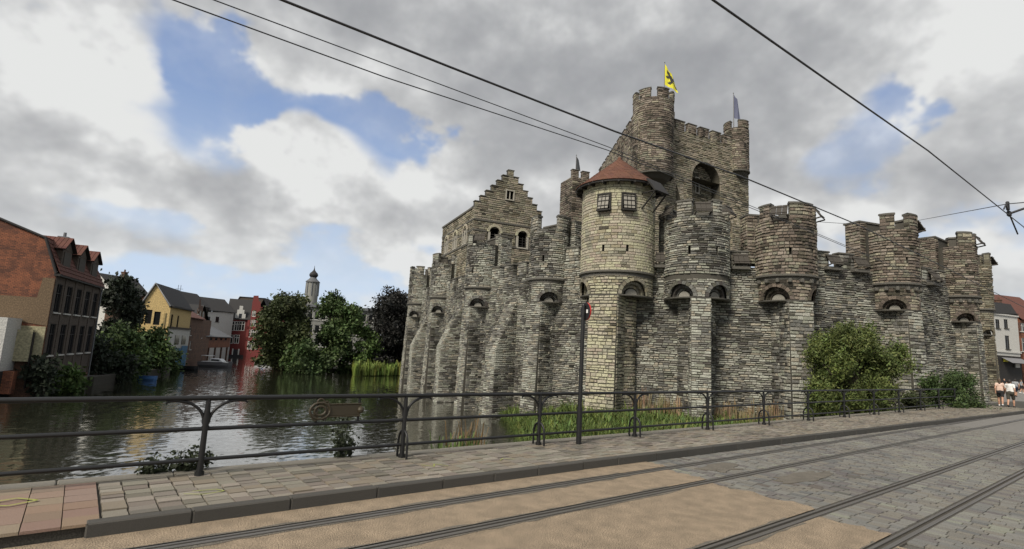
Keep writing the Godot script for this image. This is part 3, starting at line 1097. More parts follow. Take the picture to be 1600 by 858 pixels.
	lay(stones, flat_place(Vector3(0, 0, -back), Vector3.BACK, UP, Vector3.LEFT), 7.0 - BASE, eave, func(v): return cut(0.0, back, v, holes, []), hs, ws)
	var pp := MB.new()
	pp.bx(Vector3(-0.14, eave - 0.05, -back), Vector3(0.4, eave + 0.14, -0.46))
	part("parapet_coping", pp, mats.coping, root)
	var roof := MB.new()
	var rg := eave + sh * steps * 0.92
	roof.quad(Vector3(0.35, eave, -0.46), Vector3(0.35, eave, -back), Vector3(w * 0.5, rg, -back), Vector3(w * 0.5, rg, -0.46))
	roof.quad(Vector3(w - 0.35, eave, -back), Vector3(w - 0.35, eave, -0.46), Vector3(w * 0.5, rg, -0.46), Vector3(w * 0.5, rg, -back))
	roof.tri(Vector3(0.35, eave, -back), Vector3(w - 0.35, eave, -back), Vector3(w * 0.5, rg, -back))
	part("roof", roof, mats.slate, root)
	set_stones(root, stones, "warm")

func flag(root: Node3D, at: Vector3, h: float, cloth_h: float, cloth_w: float, m: Material, emblem: Material, drop: float) -> void:
	var p := MB.new()
	p.tube([at, at + UP * h], [0.06, 0.035], 6)
	p.tube([at + UP * h, at + UP * (h + 0.1)], [0.07, 0.03], 6)
	part("flagpole", p, mats.pole_grey, root)
	# limp cloth: it hangs from the pole in folds, its free corner sagging
	var g := []
	var side := Vector3(0.778, 0, 0.626)
	var across := Vector3(-0.626, 0, 0.778)
	for j in 13:
		var row := []
		for i in 9:
			var s := i / 8.0
			var t := j / 12.0
			var fold := sin(s * 9.0 + t * 3.0) * 0.16 * s
			row.append(at + UP * (h - 0.1 - cloth_h * t * (1.0 - 0.12 * s) - drop * s * (1.0 - 0.15 * t)) + side * (cloth_w * s * (0.55 + 0.45 * t)) + across * (fold * cloth_w))
		g.append(row)
	var mb := MB.new()
	var em := MB.new()
	var lion := ["000000000", "000110000", "001110010", "001111010", "000111110", "001111100", "011011000", "000011100", "000110110", "001100010", "000000000", "000000000"]
	for j in 12:
		for i in 8:
			mb.quad(g[j + 1][i], g[j + 1][i + 1], g[j][i + 1], g[j][i])
			if emblem and lion[j][i] == "1":
				for sgn in [-0.012, 0.012]:
					var o: Vector3 = across * sgn
					em.quad(g[j + 1][i] + o, g[j + 1][i + 1] + o, g[j][i + 1] + o, g[j][i] + o)
	var cl := part("flag_cloth", mb, m, root)
	if emblem:
		part("flag_emblem", em, emblem, cl)

func build_keep() -> void:
	var c := aty(998, 170, 26.9)
	var u := Vector3(0.9774, 0, 0.2112).normalized()
	var n := u.cross(UP)
	var root := thing("castle_keep", "tall rectangular stone keep with round corner turret and battlements", "tower", Vector3(c.x, BASE, c.z), atan2(n.x, n.z))
	var w := 15.9
	var lv := Vector3(0.404, 0, -0.914).normalized()          # the long side runs back askew
	var ln := 19.0
	var lo := lv * ln
	var lt := -lv
	var nl := lt.cross(UP)
	var top := 25.95 - BASE
	var stones := []
	var hs := Vector2(0.15, 0.27)
	var ws := Vector2(0.3, 0.8)
	var y0 := 4.0 - BASE
	var ac := 9.35
	var ar := 2.05
	var sp := 21.1 - BASE
	var nb := 13.0 - BASE
	var core := MB.new()
	wall_panel(core, lo, lt, nl, [Vector2(0, top), Vector2(ln, top)], [[8.0, 19.2 - BASE, 8.5, 20.4 - BASE], [13.0, 19.2 - BASE, 13.5, 20.4 - BASE]], 0.0, 0.4)
	wall_panel(core, Vector3(w, 0, 0), Vector3.FORWARD, Vector3.RIGHT, [Vector2(0, top), Vector2(-lo.z, top)], [], 0.0)
	wall_panel(core, Vector3(w, 0, lo.z), Vector3.LEFT, Vector3.FORWARD, [Vector2(0, top), Vector2(w - lo.x, top)], [], 0.0)
	# the niche's back wall, open where its two windows are
	wall_panel(core, Vector3(ac - ar - 0.6, 0, -1.2), Vector3.RIGHT, Vector3.BACK, [Vector2(0, top - 0.1), Vector2(2.0 * ar + 1.2, top - 0.1)], [[ar + 0.27, 20.0 - BASE, ar + 0.67, 21.7 - BASE], [ar + 0.3, 16.55 - BASE, ar + 1.1, 17.65 - BASE]], 0.0, 0.4)
	core.tri(Vector3(0, top, 0), Vector3(w, top, 0), Vector3(w, top, lo.z))
	core.tri(Vector3(0, top, 0), Vector3(w, top, lo.z), Vector3(lo.x, top, lo.z))
	var na := 24
	# front sheet with the arched niche left open
	wall_panel(core, Vector3.ZERO, Vector3.RIGHT, Vector3.BACK, [Vector2(0, sp + ar + 0.3), Vector2(ac - ar, sp + ar + 0.3), Vector2(ac - ar + 0.001, sp), Vector2(ac + ar - 0.001, sp), Vector2(ac + ar, sp + ar + 0.3), Vector2(w, sp + ar + 0.3)], [[ac - ar, nb, ac + ar, sp]], 0.0, 1.2)
	wall_panel(core, Vector3.ZERO, Vector3.RIGHT, Vector3.BACK, [Vector2(0, top), Vector2(w, top)], [], sp + ar + 0.3)
	for i in na:
		var p := PI * i / na
		var q := PI * (i + 1) / na
		var a := Vector3(ac + cos(p) * ar, sp + sin(p) * ar, 0)
		var b := Vector3(ac + cos(q) * ar, sp + sin(q) * ar, 0)
		var z := Vector3(0, 0, -1.2)
		core.quad(a, a + z, b + z, b)
		core.quad(a, Vector3(a.x, sp + ar + 0.3, 0), Vector3(b.x, sp + ar + 0.3, 0), b)
	part("wall", core, mats.mortar_warm, root)
	var front_holes := [[ac - ar, nb, ac + ar, sp], [14.0, 14.0 - BASE, 15.75, 18.0 - BASE]]
	lay(stones, flat_place(Vector3.ZERO, Vector3.RIGHT, UP, Vector3.BACK), y0, top, func(v): return cut(0.0, w, v, front_holes, [[ac, sp, ar + 0.36, sp]]), hs, ws, Vector2(0.03, 0.09), 0.024, 0.06)
	lay(stones, flat_place(Vector3(0, 0, -1.2), Vector3.RIGHT, UP, Vector3.BACK), nb, sp + ar, func(v): return cut(ac - ar, ac + ar, v, [[ac - 0.43, 19.9 - BASE, ac + 0.17, 21.8 - BASE], [ac - 0.42, 16.4 - BASE, ac + 0.62, 17.8 - BASE]], []), hs, ws, Vector2(0.03, 0.07), 0.022, 0.06)
	arch_ring(root, flat_place(Vector3.ZERO, Vector3.RIGHT, UP, Vector3.BACK), ac, sp, ar, ar + 0.34, 0.06, 21, "warm", Vector2i(5, 9))
	hole_box(root, Vector3(ac - 0.13, 20.85 - BASE, -1.2), Vector3.RIGHT, Vector3.BACK, 0.4, 1.7, mats.pale_stone)
	hole_box(root, Vector3(ac + 0.1, 17.1 - BASE, -1.2), Vector3.RIGHT, Vector3.BACK, 0.8, 1.1, mats.pale_stone)
	var plaster := MB.new()
	plaster.bx(Vector3(14.0, 14.0 - BASE, -0.02), Vector3(15.75, 18.0 - BASE, 0.05))
	part("plaster_patch", plaster, mats.render_buff, root)
	# narrow buttresses with sloped heads beside the niche
	for q in [[5.7, 20.0], [13.0, 18.6]]:
		var bb := MB.new()
		var x0: float = q[0] - 0.6
		var y1: float = q[1] - BASE
		var l := [Vector3(x0, y0, 0), Vector3(x0, y0, 0.8), Vector3(x0, y1 - 2.2, 0.8), Vector3(x0, y1, 0)]
		var d := Vector3(1.2, 0, 0)
		bb.quad(l[0], l[1], l[2], l[3])
		bb.quad(l[1] + d, l[0] + d, l[3] + d, l[2] + d)
		bb.quad(l[1], l[1] + d, l[2] + d, l[2])
		bb.quad(l[2], l[2] + d, l[3] + d, l[3])
		part("buttress", bb, mats.mortar_warm, root)
		var slope: Vector3 = (l[3] - l[2]).normalized()
		lay(stones, flat_place(l[2], Vector3.RIGHT, slope, Vector3.RIGHT.cross(slope)), 0.0, (l[3] - l[2]).length(), func(_v): return [[0.0, 1.2]], hs, Vector2(0.3, 0.5))
		lay(stones, flat_place(Vector3(x0, 0, 0.8), Vector3.RIGHT, UP, Vector3.BACK), y0, y1 - 2.2, func(_v): return [[0.0, 1.2]], hs, Vector2(0.3, 0.5))
		lay(stones, flat_place(Vector3(x0, 0, 0), Vector3.BACK, UP, Vector3.LEFT), y0, y1 - 2.2, func(_v): return [[0.05, 0.78]], hs, Vector2(0.3, 0.5))
	# long side, of browner stone, as are the turrets
	var brown := stones.size()
	lay(stones, flat_place(lo, lt, UP, nl), y0 + 6.0, top, func(v): return cut(0.0, ln, v, [[7.9, 19.0 - BASE, 8.6, 20.6 - BASE], [12.9, 19.0 - BASE, 13.6, 20.6 - BASE]], []), hs, ws, Vector2(0.03, 0.085))
	for x in [8.25, 13.25]:
		hole_box(root, lo + lt * x + UP * (19.8 - BASE), lt, nl, 0.5, 1.2, mats.coping)
	flat_merlons(root, stones, lo + nl * 0.05, lt, nl, ln - 1.0, top, top + 0.95, 1.35, 0.7)
	flat_merlons(root, stones, Vector3(4.9, 0, 0.05), Vector3.RIGHT, Vector3.BACK, 8.3, top, top + 0.95, 1.25, 0.52)
	round_turret(root, stones, Vector3(2.2, 0, -0.35), 2.02, 20.2 - BASE, 28.0 - BASE, 28.9 - BASE, [[-2.2, -1.75], [-1.45, -0.85], [-0.5, 0.1], [0.5, 0.95], [1.35, 2.0], [2.5, 2.9]], hs, ws)
	round_turret(root, stones, Vector3(14.55, 0, -0.45), 1.28, 23.1 - BASE, 28.1 - BASE, 28.85 - BASE, [[-2.6, -1.4], [-0.7, 0.35], [1.0, 1.8]], hs, Vector2(0.3, 0.6))
	for i in range(brown, stones.size()):
		stones[i].append("brown")
	# stair step of wall beside the big turret
	var st := MB.new()
	st.bx(Vector3(4.0, top, -0.9), Vector3(4.9, top + 1.9, -0.1))
	part("parapet_step", st, mats.mortar_mid, root)
	lay(stones, flat_place(Vector3(4.0, 0, -0.1), Vector3.RIGHT, UP, Vector3.BACK), top, top + 1.9, func(_v): return [[0.0, 0.9]], hs, Vector2(0.3, 0.5))
	flag(root, Vector3(3.9, 28.0 - BASE, -0.6), 5.4, 2.4, 1.45, mats.flag_yellow, mats.flag_black, 1.5)
	flag(root, Vector3(13.95, 28.0 - BASE, -0.3), 4.5, 2.9, 0.75, mats.flag_blue, null, 0.7)
	set_stones(root, stones, "warm")

func build_rear_turret() -> void:
	var c := atd(903, 420, 62.0)
	var u := Vector3(0.958, 0, 0.287).normalized()
	var n := u.cross(UP)
	var root := thing("rear_turret", "plain square stone turret with small flag behind the red-roofed tower", "tower", Vector3(c.x, BASE, c.z), atan2(n.x, n.z))
	var stones := []
	var top := 22.6 - BASE
	var w := 2.3
	var mb := MB.new()
	mb.bx(Vector3(-w / 2, 4.0, -3.0), Vector3(w / 2 + 5.0, top - 1.8, 0.0))
	mb.bx(Vector3(-w / 2, top - 1.8, -3.0), Vector3(w / 2, top, 0.0))
	part("wall", mb, mats.mortar, root)
	var hs := Vector2(0.18, 0.3)
	lay(stones, flat_place(Vector3(-w / 2, 0, 0), Vector3.RIGHT, UP, Vector3.BACK), 12.0, top, func(v): return [[0.0, w if v > top - 1.8 else w + 5.0]], hs, Vector2(0.35, 0.8))
	lay(stones, flat_place(Vector3(-w / 2, 0, -3.0), Vector3.BACK, UP, Vector3.LEFT), 12.0, top, func(_v): return [[0.0, 3.0]], hs, Vector2(0.35, 0.8))
	flat_merlons(root, stones, Vector3(-w / 2, 0, 0), Vector3.RIGHT, Vector3.BACK, w, top, top + 0.8, 0.9, 0.5)
	flag(root, Vector3(-0.2, top, -1.0), 3.1, 1.7, 0.55, mats.flag_dark, null, 0.5)
	set_stones(root, stones, "brown")

func build_castle() -> void:
	var relief: Texture2D = mats.stone.heightmap_texture
	var grain: Texture2D = mats.stone.albedo_texture
	mat("mortar_mid", lin(0.12, 0.11, 0.09), 0.95, grain, 0.8)
	mat("mortar_warm", lin(0.095, 0.086, 0.062), 0.95, grain, 0.8)
	mat("coping", lin(0.15, 0.142, 0.12), 0.9, grain, 0.9, relief, 2.0)
	mat("lunette_stone", lin(0.34, 0.325, 0.275), 0.9, grain, 0.9)
	mat("pale_stone", lin(0.52, 0.49, 0.41), 0.9, grain, 0.9)
	mat("render_buff", lin(0.38, 0.345, 0.23), 0.95, grain, 0.6)
	mat("old_wood", lin(0.075, 0.065, 0.052), 0.85, grain, 1.5)
	mat("grey_board", lin(0.36, 0.34, 0.29), 0.8, grain, 1.5)
	mat("black_wood", lin(0.022, 0.019, 0.016), 0.75, grain, 1.5)
	mat("clay_tile", lin(0.185, 0.076, 0.042), 0.85, grain, 0.8)
	mat("slate", lin(0.045, 0.045, 0.046), 0.7, grain, 0.8)
	mat("pole_grey", lin(0.16, 0.16, 0.16), 0.5)
	mat("flag_yellow", lin(0.60, 0.56, 0.03), 0.8)
	mat("flag_black", lin(0.02, 0.02, 0.02), 0.8)
	mat("flag_blue", lin(0.10, 0.11, 0.17), 0.8)
	mat("flag_dark", lin(0.03, 0.035, 0.04), 0.8)
	var t := [aty(660, 416, 12.3), aty(697, 396, 12.3), aty(758, 366, 12.3), aty(862, 338, 12.3), aty(967, 292, 13.5), Vector3(30.9, 0, -19.6), aty(1225, 318, 12.3), aty(1389, 336, 12.3), aty(1489, 363, 12.3), aty(1523, 393, 12.3)]
	var spec := [
		{"r1": 1.5, "r2": 1.42, "pal": "grey", "label": "grey turret with two broad merlons at the water end of the wall"},
		{"r1": 1.42, "r2": 1.34, "pal": "grey", "merlons": [[-0.1, 0.75], [-2.0, -1.2], [2.0, 2.8]], "label": "slim grey turret with one narrow merlon, next to the end turret"},
		{"r1": 1.5, "r2": 1.4, "pal": "grey", "top": 12.1, "merlons": [[-1.3, -0.5], [2.2, 2.9]], "shutters": [0.9], "light": 0.05, "label": "low grey turret with one shutter standing before the hall's river corner"},
		{"r1": 1.5, "r2": 1.42, "pal": "grey", "merlons": [[-1.2, 0.1], [1.2, 2.1]], "light": -0.05, "label": "grey turret between the stepped gable hall and the red-roofed tower"},
		{"r1": 2.42, "r2": 2.36, "pal": "buff", "top": 14.2, "roof": 2.4, "windows": [-0.02, 0.62], "slits": [-0.02, 0.62], "spring": 5.75, "ledge": 7.25, "pier": 1.9, "arch": 0.92, "hs": Vector2(0.15, 0.24), "ws": Vector2(0.32, 0.72), "light": 0.2, "label": "smooth buff round tower with conical red tile roof"},
		{"r1": 2.0, "r2": 1.99, "pal": "grey", "top": 11.85, "ledge": 7.2, "spring": 5.75, "pier": 1.15, "arch": 0.82, "arches": [-0.62, 0.62], "merlons": [[-0.78, -0.28], [0.36, 0.72], [1.3, 1.9], [2.4, 2.9], [-2.6, -1.4]], "shutters": [0.04, -1.08, 1.0], "light": 0.03, "label": "round grey tower with three hanging shutters, in front of the keep"},
		{"r1": 1.76, "r2": 1.65, "pal": "brown", "pier_pal": "grey", "top": 11.8, "spring": 5.8, "ledge": 7.35, "pier": 1.5, "arch": 0.82, "merlons": [[-0.35, 0.55], [-1.45, -1.0], [0.98, 1.35], [2.2, 2.8]], "shutters": [-0.68, 0.78], "hs": Vector2(0.16, 0.24), "ws": Vector2(0.24, 0.46), "label": "brown squared-stone turret beside the leafy willow"},
		{"r1": 1.48, "r2": 1.38, "arch": 0.66, "pier": 1.25, "pal": "brown", "pier_pal": "grey", "spring": 5.75, "ledge": 7.45, "merlons": [[-0.15, 0.75], [-1.3, -0.75], [1.35, 1.9]], "shutters": [1.15], "hs": Vector2(0.15, 0.23), "ws": Vector2(0.24, 0.5), "label": "brown turret between the willow and the dark bush"},
		{"r1": 1.24, "r2": 1.15, "arch": 0.58, "pier": 1.1, "pal": "brown", "pier_pal": "grey", "spring": 5.6, "ledge": 7.4, "merlons": [[0.35, 0.95], [-1.1, -0.35], [1.6, 2.2]], "shutters": [0.0, 1.3], "label": "brown turret above the dark bush at the railing's end"},
		{"r1": 0.95, "r2": 0.87, "arch": 0.42, "pier": 0.9, "pal": "warm", "spring": 5.2, "ledge": 7.3, "merlons": [[-0.2, 0.4], [1.0, 1.7]], "shutters": [0.7], "label": "pale brown last turret nearest the white town house"},
	]
	for i in t.size():
		var p: Vector3 = t[maxi(i - 1, 0)]
		var q: Vector3 = t[mini(i + 1, t.size() - 1)]
		var x := Vector3(q.x - p.x, 0, q.z - p.z).normalized()
		if i == 9:
			x = Vector3(0.98, 0, -0.15).normalized()
		spec[i].out = x.cross(UP)
		wall_tower(t[i], spec[i].out, spec[i].r1, spec[i].r2, spec[i])
	var walls := [
		{"label": "curtain wall with raking buttress between the end turret and the slim turret", "buttress": [6.4]},
		{"label": "curtain wall with raking buttress below the hall's river side", "buttress": [6.6]},
		{"label": "curtain wall with raking buttress below the stepped gable", "buttress": [5.0]},
		{"label": "narrow curtain wall between the red-roofed tower and its plain grey neighbour turret", "top": 8.6},
		{"label": "curtain wall between the red-roofed tower and the shuttered grey tower", "shutters": [3.0]},
		{"label": "curtain wall between shuttered grey tower and brown squared-stone turret", "shutters": [2.7]},
		{"label": "curtain wall directly behind the willow, with two shutters", "top": 8.3, "shutters": [3.3, 5.3]},
		{"label": "curtain wall behind the dark bush, with one shutter", "top": 8.1, "shutters": [4.6]},
		{"label": "short brown curtain wall before the last turret", "pal": "brown", "top": 8.2},
	]
	for i in walls.size():
		curtain(t[i], t[i + 1], spec[i].r1, spec[i + 1].r1, walls[i])
	# beyond the last turret the wall turns back to the gate
	curtain(t[9], t[9] + Vector3(3.5, 0, -9.0), 1.1, 0.2, {"label": "curtain wall end turning back from the last turret", "pal": "warm", "top": 8.2})
	build_keep()
	build_hall()
	build_rear_turret()

# ---------------------------------------------------------------- ground, water, bridge, road
func atz(px: float, py: float, z: float) -> Vector3:
	var d := ray(px, py)
	return EYE + d * ((z - EYE.z) / d.z)

func kerb_z(x: float) -> float:
	if x < 7.0:
		return -6.80
	if x < 38.0:
		return -6.80 + 0.75 * pow((x - 7.0) / 31.0, 1.2)
	return -6.05 + 0.02 * (x - 38.0)

func poly_sheet(mb: MB, pts: Array, y: float) -> void:
	var p := PackedVector2Array()
	for q in pts:
		p.append(Vector2(q[0], q[1]))
	var t := Geometry2D.triangulate_polygon(p)
	for i in range(0, t.size(), 3):
		var a := Vector3(p[t[i]].x, y, p[t[i]].y)
		var b := Vector3(p[t[i + 1]].x, y, p[t[i + 1]].y)
		var c := Vector3(p[t[i + 2]].x, y, p[t[i + 2]].y)
		if (b - a).cross(c - a).y < 0:
			mb.tri(a, c, b)
		else:
			mb.tri(a, b, c)

# a bank: its top sheet and a skirt down into the water
func bank(called: String, pts: Array, y: float, m: Material) -> void:
	var mb := MB.new()
	poly_sheet(mb, pts, y)
	for i in pts.size():
		var a := Vector3(pts[i][0], y, pts[i][1])
		var b := Vector3(pts[(i + 1) % pts.size()][0], y, pts[(i + 1) % pts.size()][1])
		mb.quad(a, b, b - UP * 3.0, a - UP * 3.0)
	structure(called, mb, m)

const SHORE := [[30.5, -42.0], [28.5, -37.5], [24.5, -30.0], [19.8, -23.0], [15.0, -15.0], [12.6, -8.8]]

func shore_x(z: float) -> float:
	for i in SHORE.size() - 1:
		if z >= SHORE[i][1] and z <= SHORE[i + 1][1]:
			return lerpf(SHORE[i][0], SHORE[i + 1][0], inverse_lerp(SHORE[i][1], SHORE[i + 1][1], z))
	return SHORE[0][0] if z < SHORE[0][1] else SHORE[-1][0]

func bank_y(x: float, z: float) -> float:
	var d := x - shore_x(z)
	return -3.75 + 1.55 * sm(-1.0, 6.5, d) + 0.12 * patch.get_noise_2d(x * 3.0, z * 3.0)

# the river: small wind waves as real relief where they can be told apart, flat sheets beyond
func ripples() -> void:
	var f := FastNoiseLite.new()
	f.seed = 61; f.frequency = 1.0; f.fractal_octaves = 3; f.fractal_gain = 0.55
	var g := FastNoiseLite.new()
	g.seed = 62; g.frequency = 1.0; g.fractal_octaves = 2
	var zs := [-8.2]
	while zs[-1] > -100.0:
		zs.append(zs[-1] - clampf(0.10 + (-8.2 - zs[-1]) * 0.0055, 0.10, 0.5))
	var nx := 340
	var x0 := -22.0
	var dx := 56.0 / (nx - 1)
	var v := PackedVector3Array()
	var n := PackedVector3Array()
	var c := PackedColorArray()
	var idx := PackedInt32Array()
	for j in zs.size():
		for i in nx:
			var x := x0 + dx * i
			var z: float = zs[j]
			var calm := 0.45 + 0.55 * sm(-0.25, 0.35, g.get_noise_2d(x * 0.045, z * 0.045))
			var p := f.get_noise_2d(x * 0.85, z * 1.25)
			var px := f.get_noise_2d((x + 0.06) * 0.85, z * 1.25)
			var pz := f.get_noise_2d(x * 0.85, (z + 0.06) * 1.25)
			var a := 0.0125 * calm
			v.append(Vector3(x, WATER + p * a, z))
			n.append(Vector3(-(px - p) * a / 0.06, 1.0, -(pz - p) * a / 0.06).normalized())
			c.append(Color.WHITE)
	for j in zs.size() - 1:
		for i in nx - 1:
			var q := j * nx + i
			idx.append_array(PackedInt32Array([q, q + nx, q + nx + 1, q, q + nx + 1, q + 1]))
	var arr := []
	arr.resize(Mesh.ARRAY_MAX)
	arr[Mesh.ARRAY_VERTEX] = v
	arr[Mesh.ARRAY_NORMAL] = n
	arr[Mesh.ARRAY_COLOR] = c
	arr[Mesh.ARRAY_INDEX] = idx
	var m := ArrayMesh.new()
	m.add_surface_from_arrays(Mesh.PRIMITIVE_TRIANGLES, arr)
	var o := MeshInstance3D.new()
	o.mesh = m
	o.set_surface_override_material(0, mats.water)
	o.name = numbered("water")
	o.set_meta("kind", "structure")
	add_child(o)
	var mb := MB.new()
	mb.quad(Vector3(-130, WATER, -8.0), Vector3(x0, WATER, -8.0), Vector3(x0, WATER, zs[-1]), Vector3(-130, WATER, zs[-1]))
	mb.quad(Vector3(34, WATER, -8.0), Vector3(75, WATER, -8.0), Vector3(75, WATER, zs[-1]), Vector3(34, WATER, zs[-1]))
	mb.quad(Vector3(-130, WATER, zs[-1]), Vector3(75, WATER, zs[-1]), Vector3(75, WATER, -330), Vector3(-130, WATER, -330))
	structure("water", mb, mats.water)

func speckle() -> ImageTexture:
	# pale and dark chippings in a worn surface, with broad blotches of wear
	var a := FastNoiseLite.new()
	a.seed = 25; a.frequency = 0.13; a.fractal_octaves = 2
	var b := FastNoiseLite.new()
	b.seed = 26; b.frequency = 0.006; b.fractal_octaves = 5
	var n := 1024
	var ia := a.get_seamless_image(n, n)
	var ib := b.get_seamless_image(n, n)
	var da := ia.get_data()
	var db := ib.get_data()
	for i in da.size():
		var s := da[i] / 255.0
		var t := db[i] / 255.0
		var v := 0.80 - 0.55 * (1.0 - sm(0.24, 0.38, s)) + 0.2 * sm(0.60, 0.72, s)
		da[i] = int(255.0 * clampf(v * (0.84 + 0.2 * t), 0.0, 1.0))
	return ImageTexture.create_from_image(Image.create_from_data(n, n, false, Image.FORMAT_L8, da))

func build_setting() -> void:
	var fine := noise_tex(0.09, 0.55, 1.0, 4, 512, FastNoiseLite.TYPE_SIMPLEX_SMOOTH, 21)
	var grit := noise_tex(0.22, 0.50, 1.0, 3, 512, FastNoiseLite.TYPE_SIMPLEX, 22)
	var gritb := noise_tex(0.25, 0.0, 1.0, 3, 512, FastNoiseLite.TYPE_SIMPLEX, 24)
	var speck := speckle()
	var broad := noise_tex(0.012, 0.70, 1.0, 5, 512, FastNoiseLite.TYPE_SIMPLEX_SMOOTH, 23)
	pals.paver = ramp([lin0(0.17, 0.145, 0.11), lin0(0.24, 0.21, 0.165), lin0(0.31, 0.275, 0.215), lin0(0.36, 0.315, 0.255), lin0(0.43, 0.385, 0.30)])
	pals.tile = ramp([lin0(0.34, 0.235, 0.165), lin0(0.37, 0.26, 0.185), lin0(0.40, 0.285, 0.205), lin0(0.42, 0.31, 0.225)])
	pals.sett = ramp([lin0(0.15, 0.14, 0.125), lin0(0.20, 0.19, 0.17), lin0(0.26, 0.245, 0.21), lin0(0.30, 0.285, 0.245), lin0(0.36, 0.34, 0.295)])
	mat("water", lin(0.030, 0.031, 0.020), 0.05)
	var wm: StandardMaterial3D = mats.water
	wm.vertex_color_use_as_albedo = false
	wm.metallic_specular = 0.72
	wm.uv1_triplanar = true
	wm.uv1_world_triplanar = true
	wm.uv1_scale = Vector3(0.11, 0.11, 0.11)
	wm.normal_enabled = true
	wm.normal_texture = noise_tex(0.018, 0.0, 1.0, 5, 1024, FastNoiseLite.TYPE_SIMPLEX_SMOOTH, 31, 6.0)
	wm.normal_scale = 0.22
	wm.clearcoat_enabled = true
	wm.clearcoat = 1.0
	wm.clearcoat_roughness = 0.06
	mat("soil", lin(0.06, 0.055, 0.03), 1.0, fine, 0.5)
	mat("town_ground", lin(0.16, 0.15, 0.13), 1.0, fine, 0.3)
	mat("asphalt_tan", lin(0.41, 0.315, 0.21), 0.93, speck, 0.45)
	mat("asphalt_grey", lin(0.21, 0.185, 0.145), 0.93, speck, 0.45)
	mat("sett_far", lin(0.265, 0.25, 0.225), 0.9, fine, 0.7)
	mat("sett_joint", lin(0.14, 0.13, 0.108), 1.0, fine, 1.0)
	mat("joint", lin(0.085, 0.078, 0.062), 1.0, fine, 1.0)
	mat("paver", Color.WHITE, 0.85, grit, 0.9, gritb, 0.5)
	mat("kerb", lin(0.105, 0.097, 0.082), 0.85, grit, 0.9, gritb, 0.8)
	mat("kerb_pale", lin(0.34, 0.31, 0.25), 0.85, grit, 0.9)
	mat("rail_steel", lin(0.27, 0.25, 0.22), 0.42, fine, 2.0, null, 0.0, 0.6)
	mat("rail_bed", lin(0.10, 0.088, 0.068), 0.9, grit, 1.0)
	mat("iron", lin(0.010, 0.010, 0.010), 0.5, fine, 3.0)
	mat("paint_yellow", lin(0.50, 0.55, 0.10), 0.8, grit, 1.0)
	mat("bronze", lin(0.062, 0.047, 0.022), 0.6, fine, 4.0)

	var mb := MB.new()
	mb.quad(Vector3(-400, WATER - 1.6, 300), Vector3(700, WATER - 1.6, 300), Vector3(700, WATER - 1.6, -700), Vector3(-400, WATER - 1.6, -700))
	structure("ground", mb, mats.soil)
	ripples()
	# land round the water
	bank("river_bank", [[-130, -30], [-9, -40], [-6.5, -50.5], [-3.2, -54.5], [0.2, -62.5], [2.6, -66.0], [9.2, -86.0], [11.5, -92.0], [13.0, -108.0], [19.0, -140.0], [27.0, -161.0], [40.0, -152.0], [46.0, -160.0], [60.0, -330], [-130, -330]], WATER + 0.75, mats.town_ground)
	bank("river_bank", [[26.5, -98.5], [33.0, -93.5], [38.0, -91.0], [44.0, -85.5], [75.0, -62.0], [140.0, -62.0], [160, -330], [66.0, -330], [52.0, -165.0], [40.0, -130.0]], WATER + 0.45, mats.soil)
	# castle yard and the grassy bank before the wall
	mb = MB.new()
	poly_sheet(mb, [[36, -61], [33, -51], [29.5, -39], [29, -29], [30, -24], [33, -19], [36, -15], [42, -12], [50, -10.5], [60, -11], [75, -20], [75, -75], [45, -75]], 1.5)
	structure("castle_yard_ground", mb, mats.town_ground)
	mb = MB.new()
	var zs := 34
	var xs := 40
	for j in zs:
		var z0 := lerpf(-42.0, -8.6, float(j) / zs)
		var z1 := lerpf(-42.0, -8.6, float(j + 1) / zs)
		for i in xs:
			var p := []
			for q in [[i, z1], [i + 1, z1], [i + 1, z0], [i, z0]]:
				var x: float = lerpf(shore_x(q[1]) - 1.0, 62.0, pow(float(q[0]) / xs, 1.6))
				p.append(Vector3(x, bank_y(x, q[1]), q[1]))
			mb.quad(p[0], p[1], p[2], p[3])
	structure("grass_bank", mb, mats.soil)

	# road
	mb = MB.new()
	mb.quad(Vector3(-60, -0.16, 30), Vector3(260, -0.16, 30), Vector3(260, -0.16, -5.9), Vector3(-60, -0.16, -5.9))
	mb.quad(Vector3(-60, -0.16, -5.9), Vector3(37, -0.16, -5.9), Vector3(37, -0.16, -7.5), Vector3(-60, -0.16, -7.5))
	structure("road_bed", mb, mats.sett_joint)
	mb = MB.new()
	mb.quad(Vector3(27, -0.152, 30), Vector3(260, -0.152, 30), Vector3(260, -0.152, -40.0), Vector3(27, -0.152, -5.0))
	mb.quad(Vector3(46, -0.156, -5), Vector3(260, -0.156, -5), Vector3(260, -0.156, -60.0), Vector3(46, -0.156, -9.4))
	for i in 10:
		var xa := 27.0 + i * 2.0
		mb.quad(Vector3(xa, -0.148, -4.9), Vector3(xa + 2.0, -0.148, -4.9), Vector3(xa + 2.0, -0.148, kerb_z(xa + 2.0)), Vector3(xa, -0.148, kerb_z(xa)))
	structure("town_square", mb, mats.sett_far)
	# tan asphalt in strips between the rails, ending in a worn edge
	var rails := [-6.20, -5.20, -3.37, -2.35]
	var lanes := [[-6.84, -6.31], [-6.11, -5.31], [-5.11, -3.48], [-3.28, -2.46], [-2.26, 14.0]]
	var ends := [8.95, 8.75, 8.55, 8.15, 7.7]
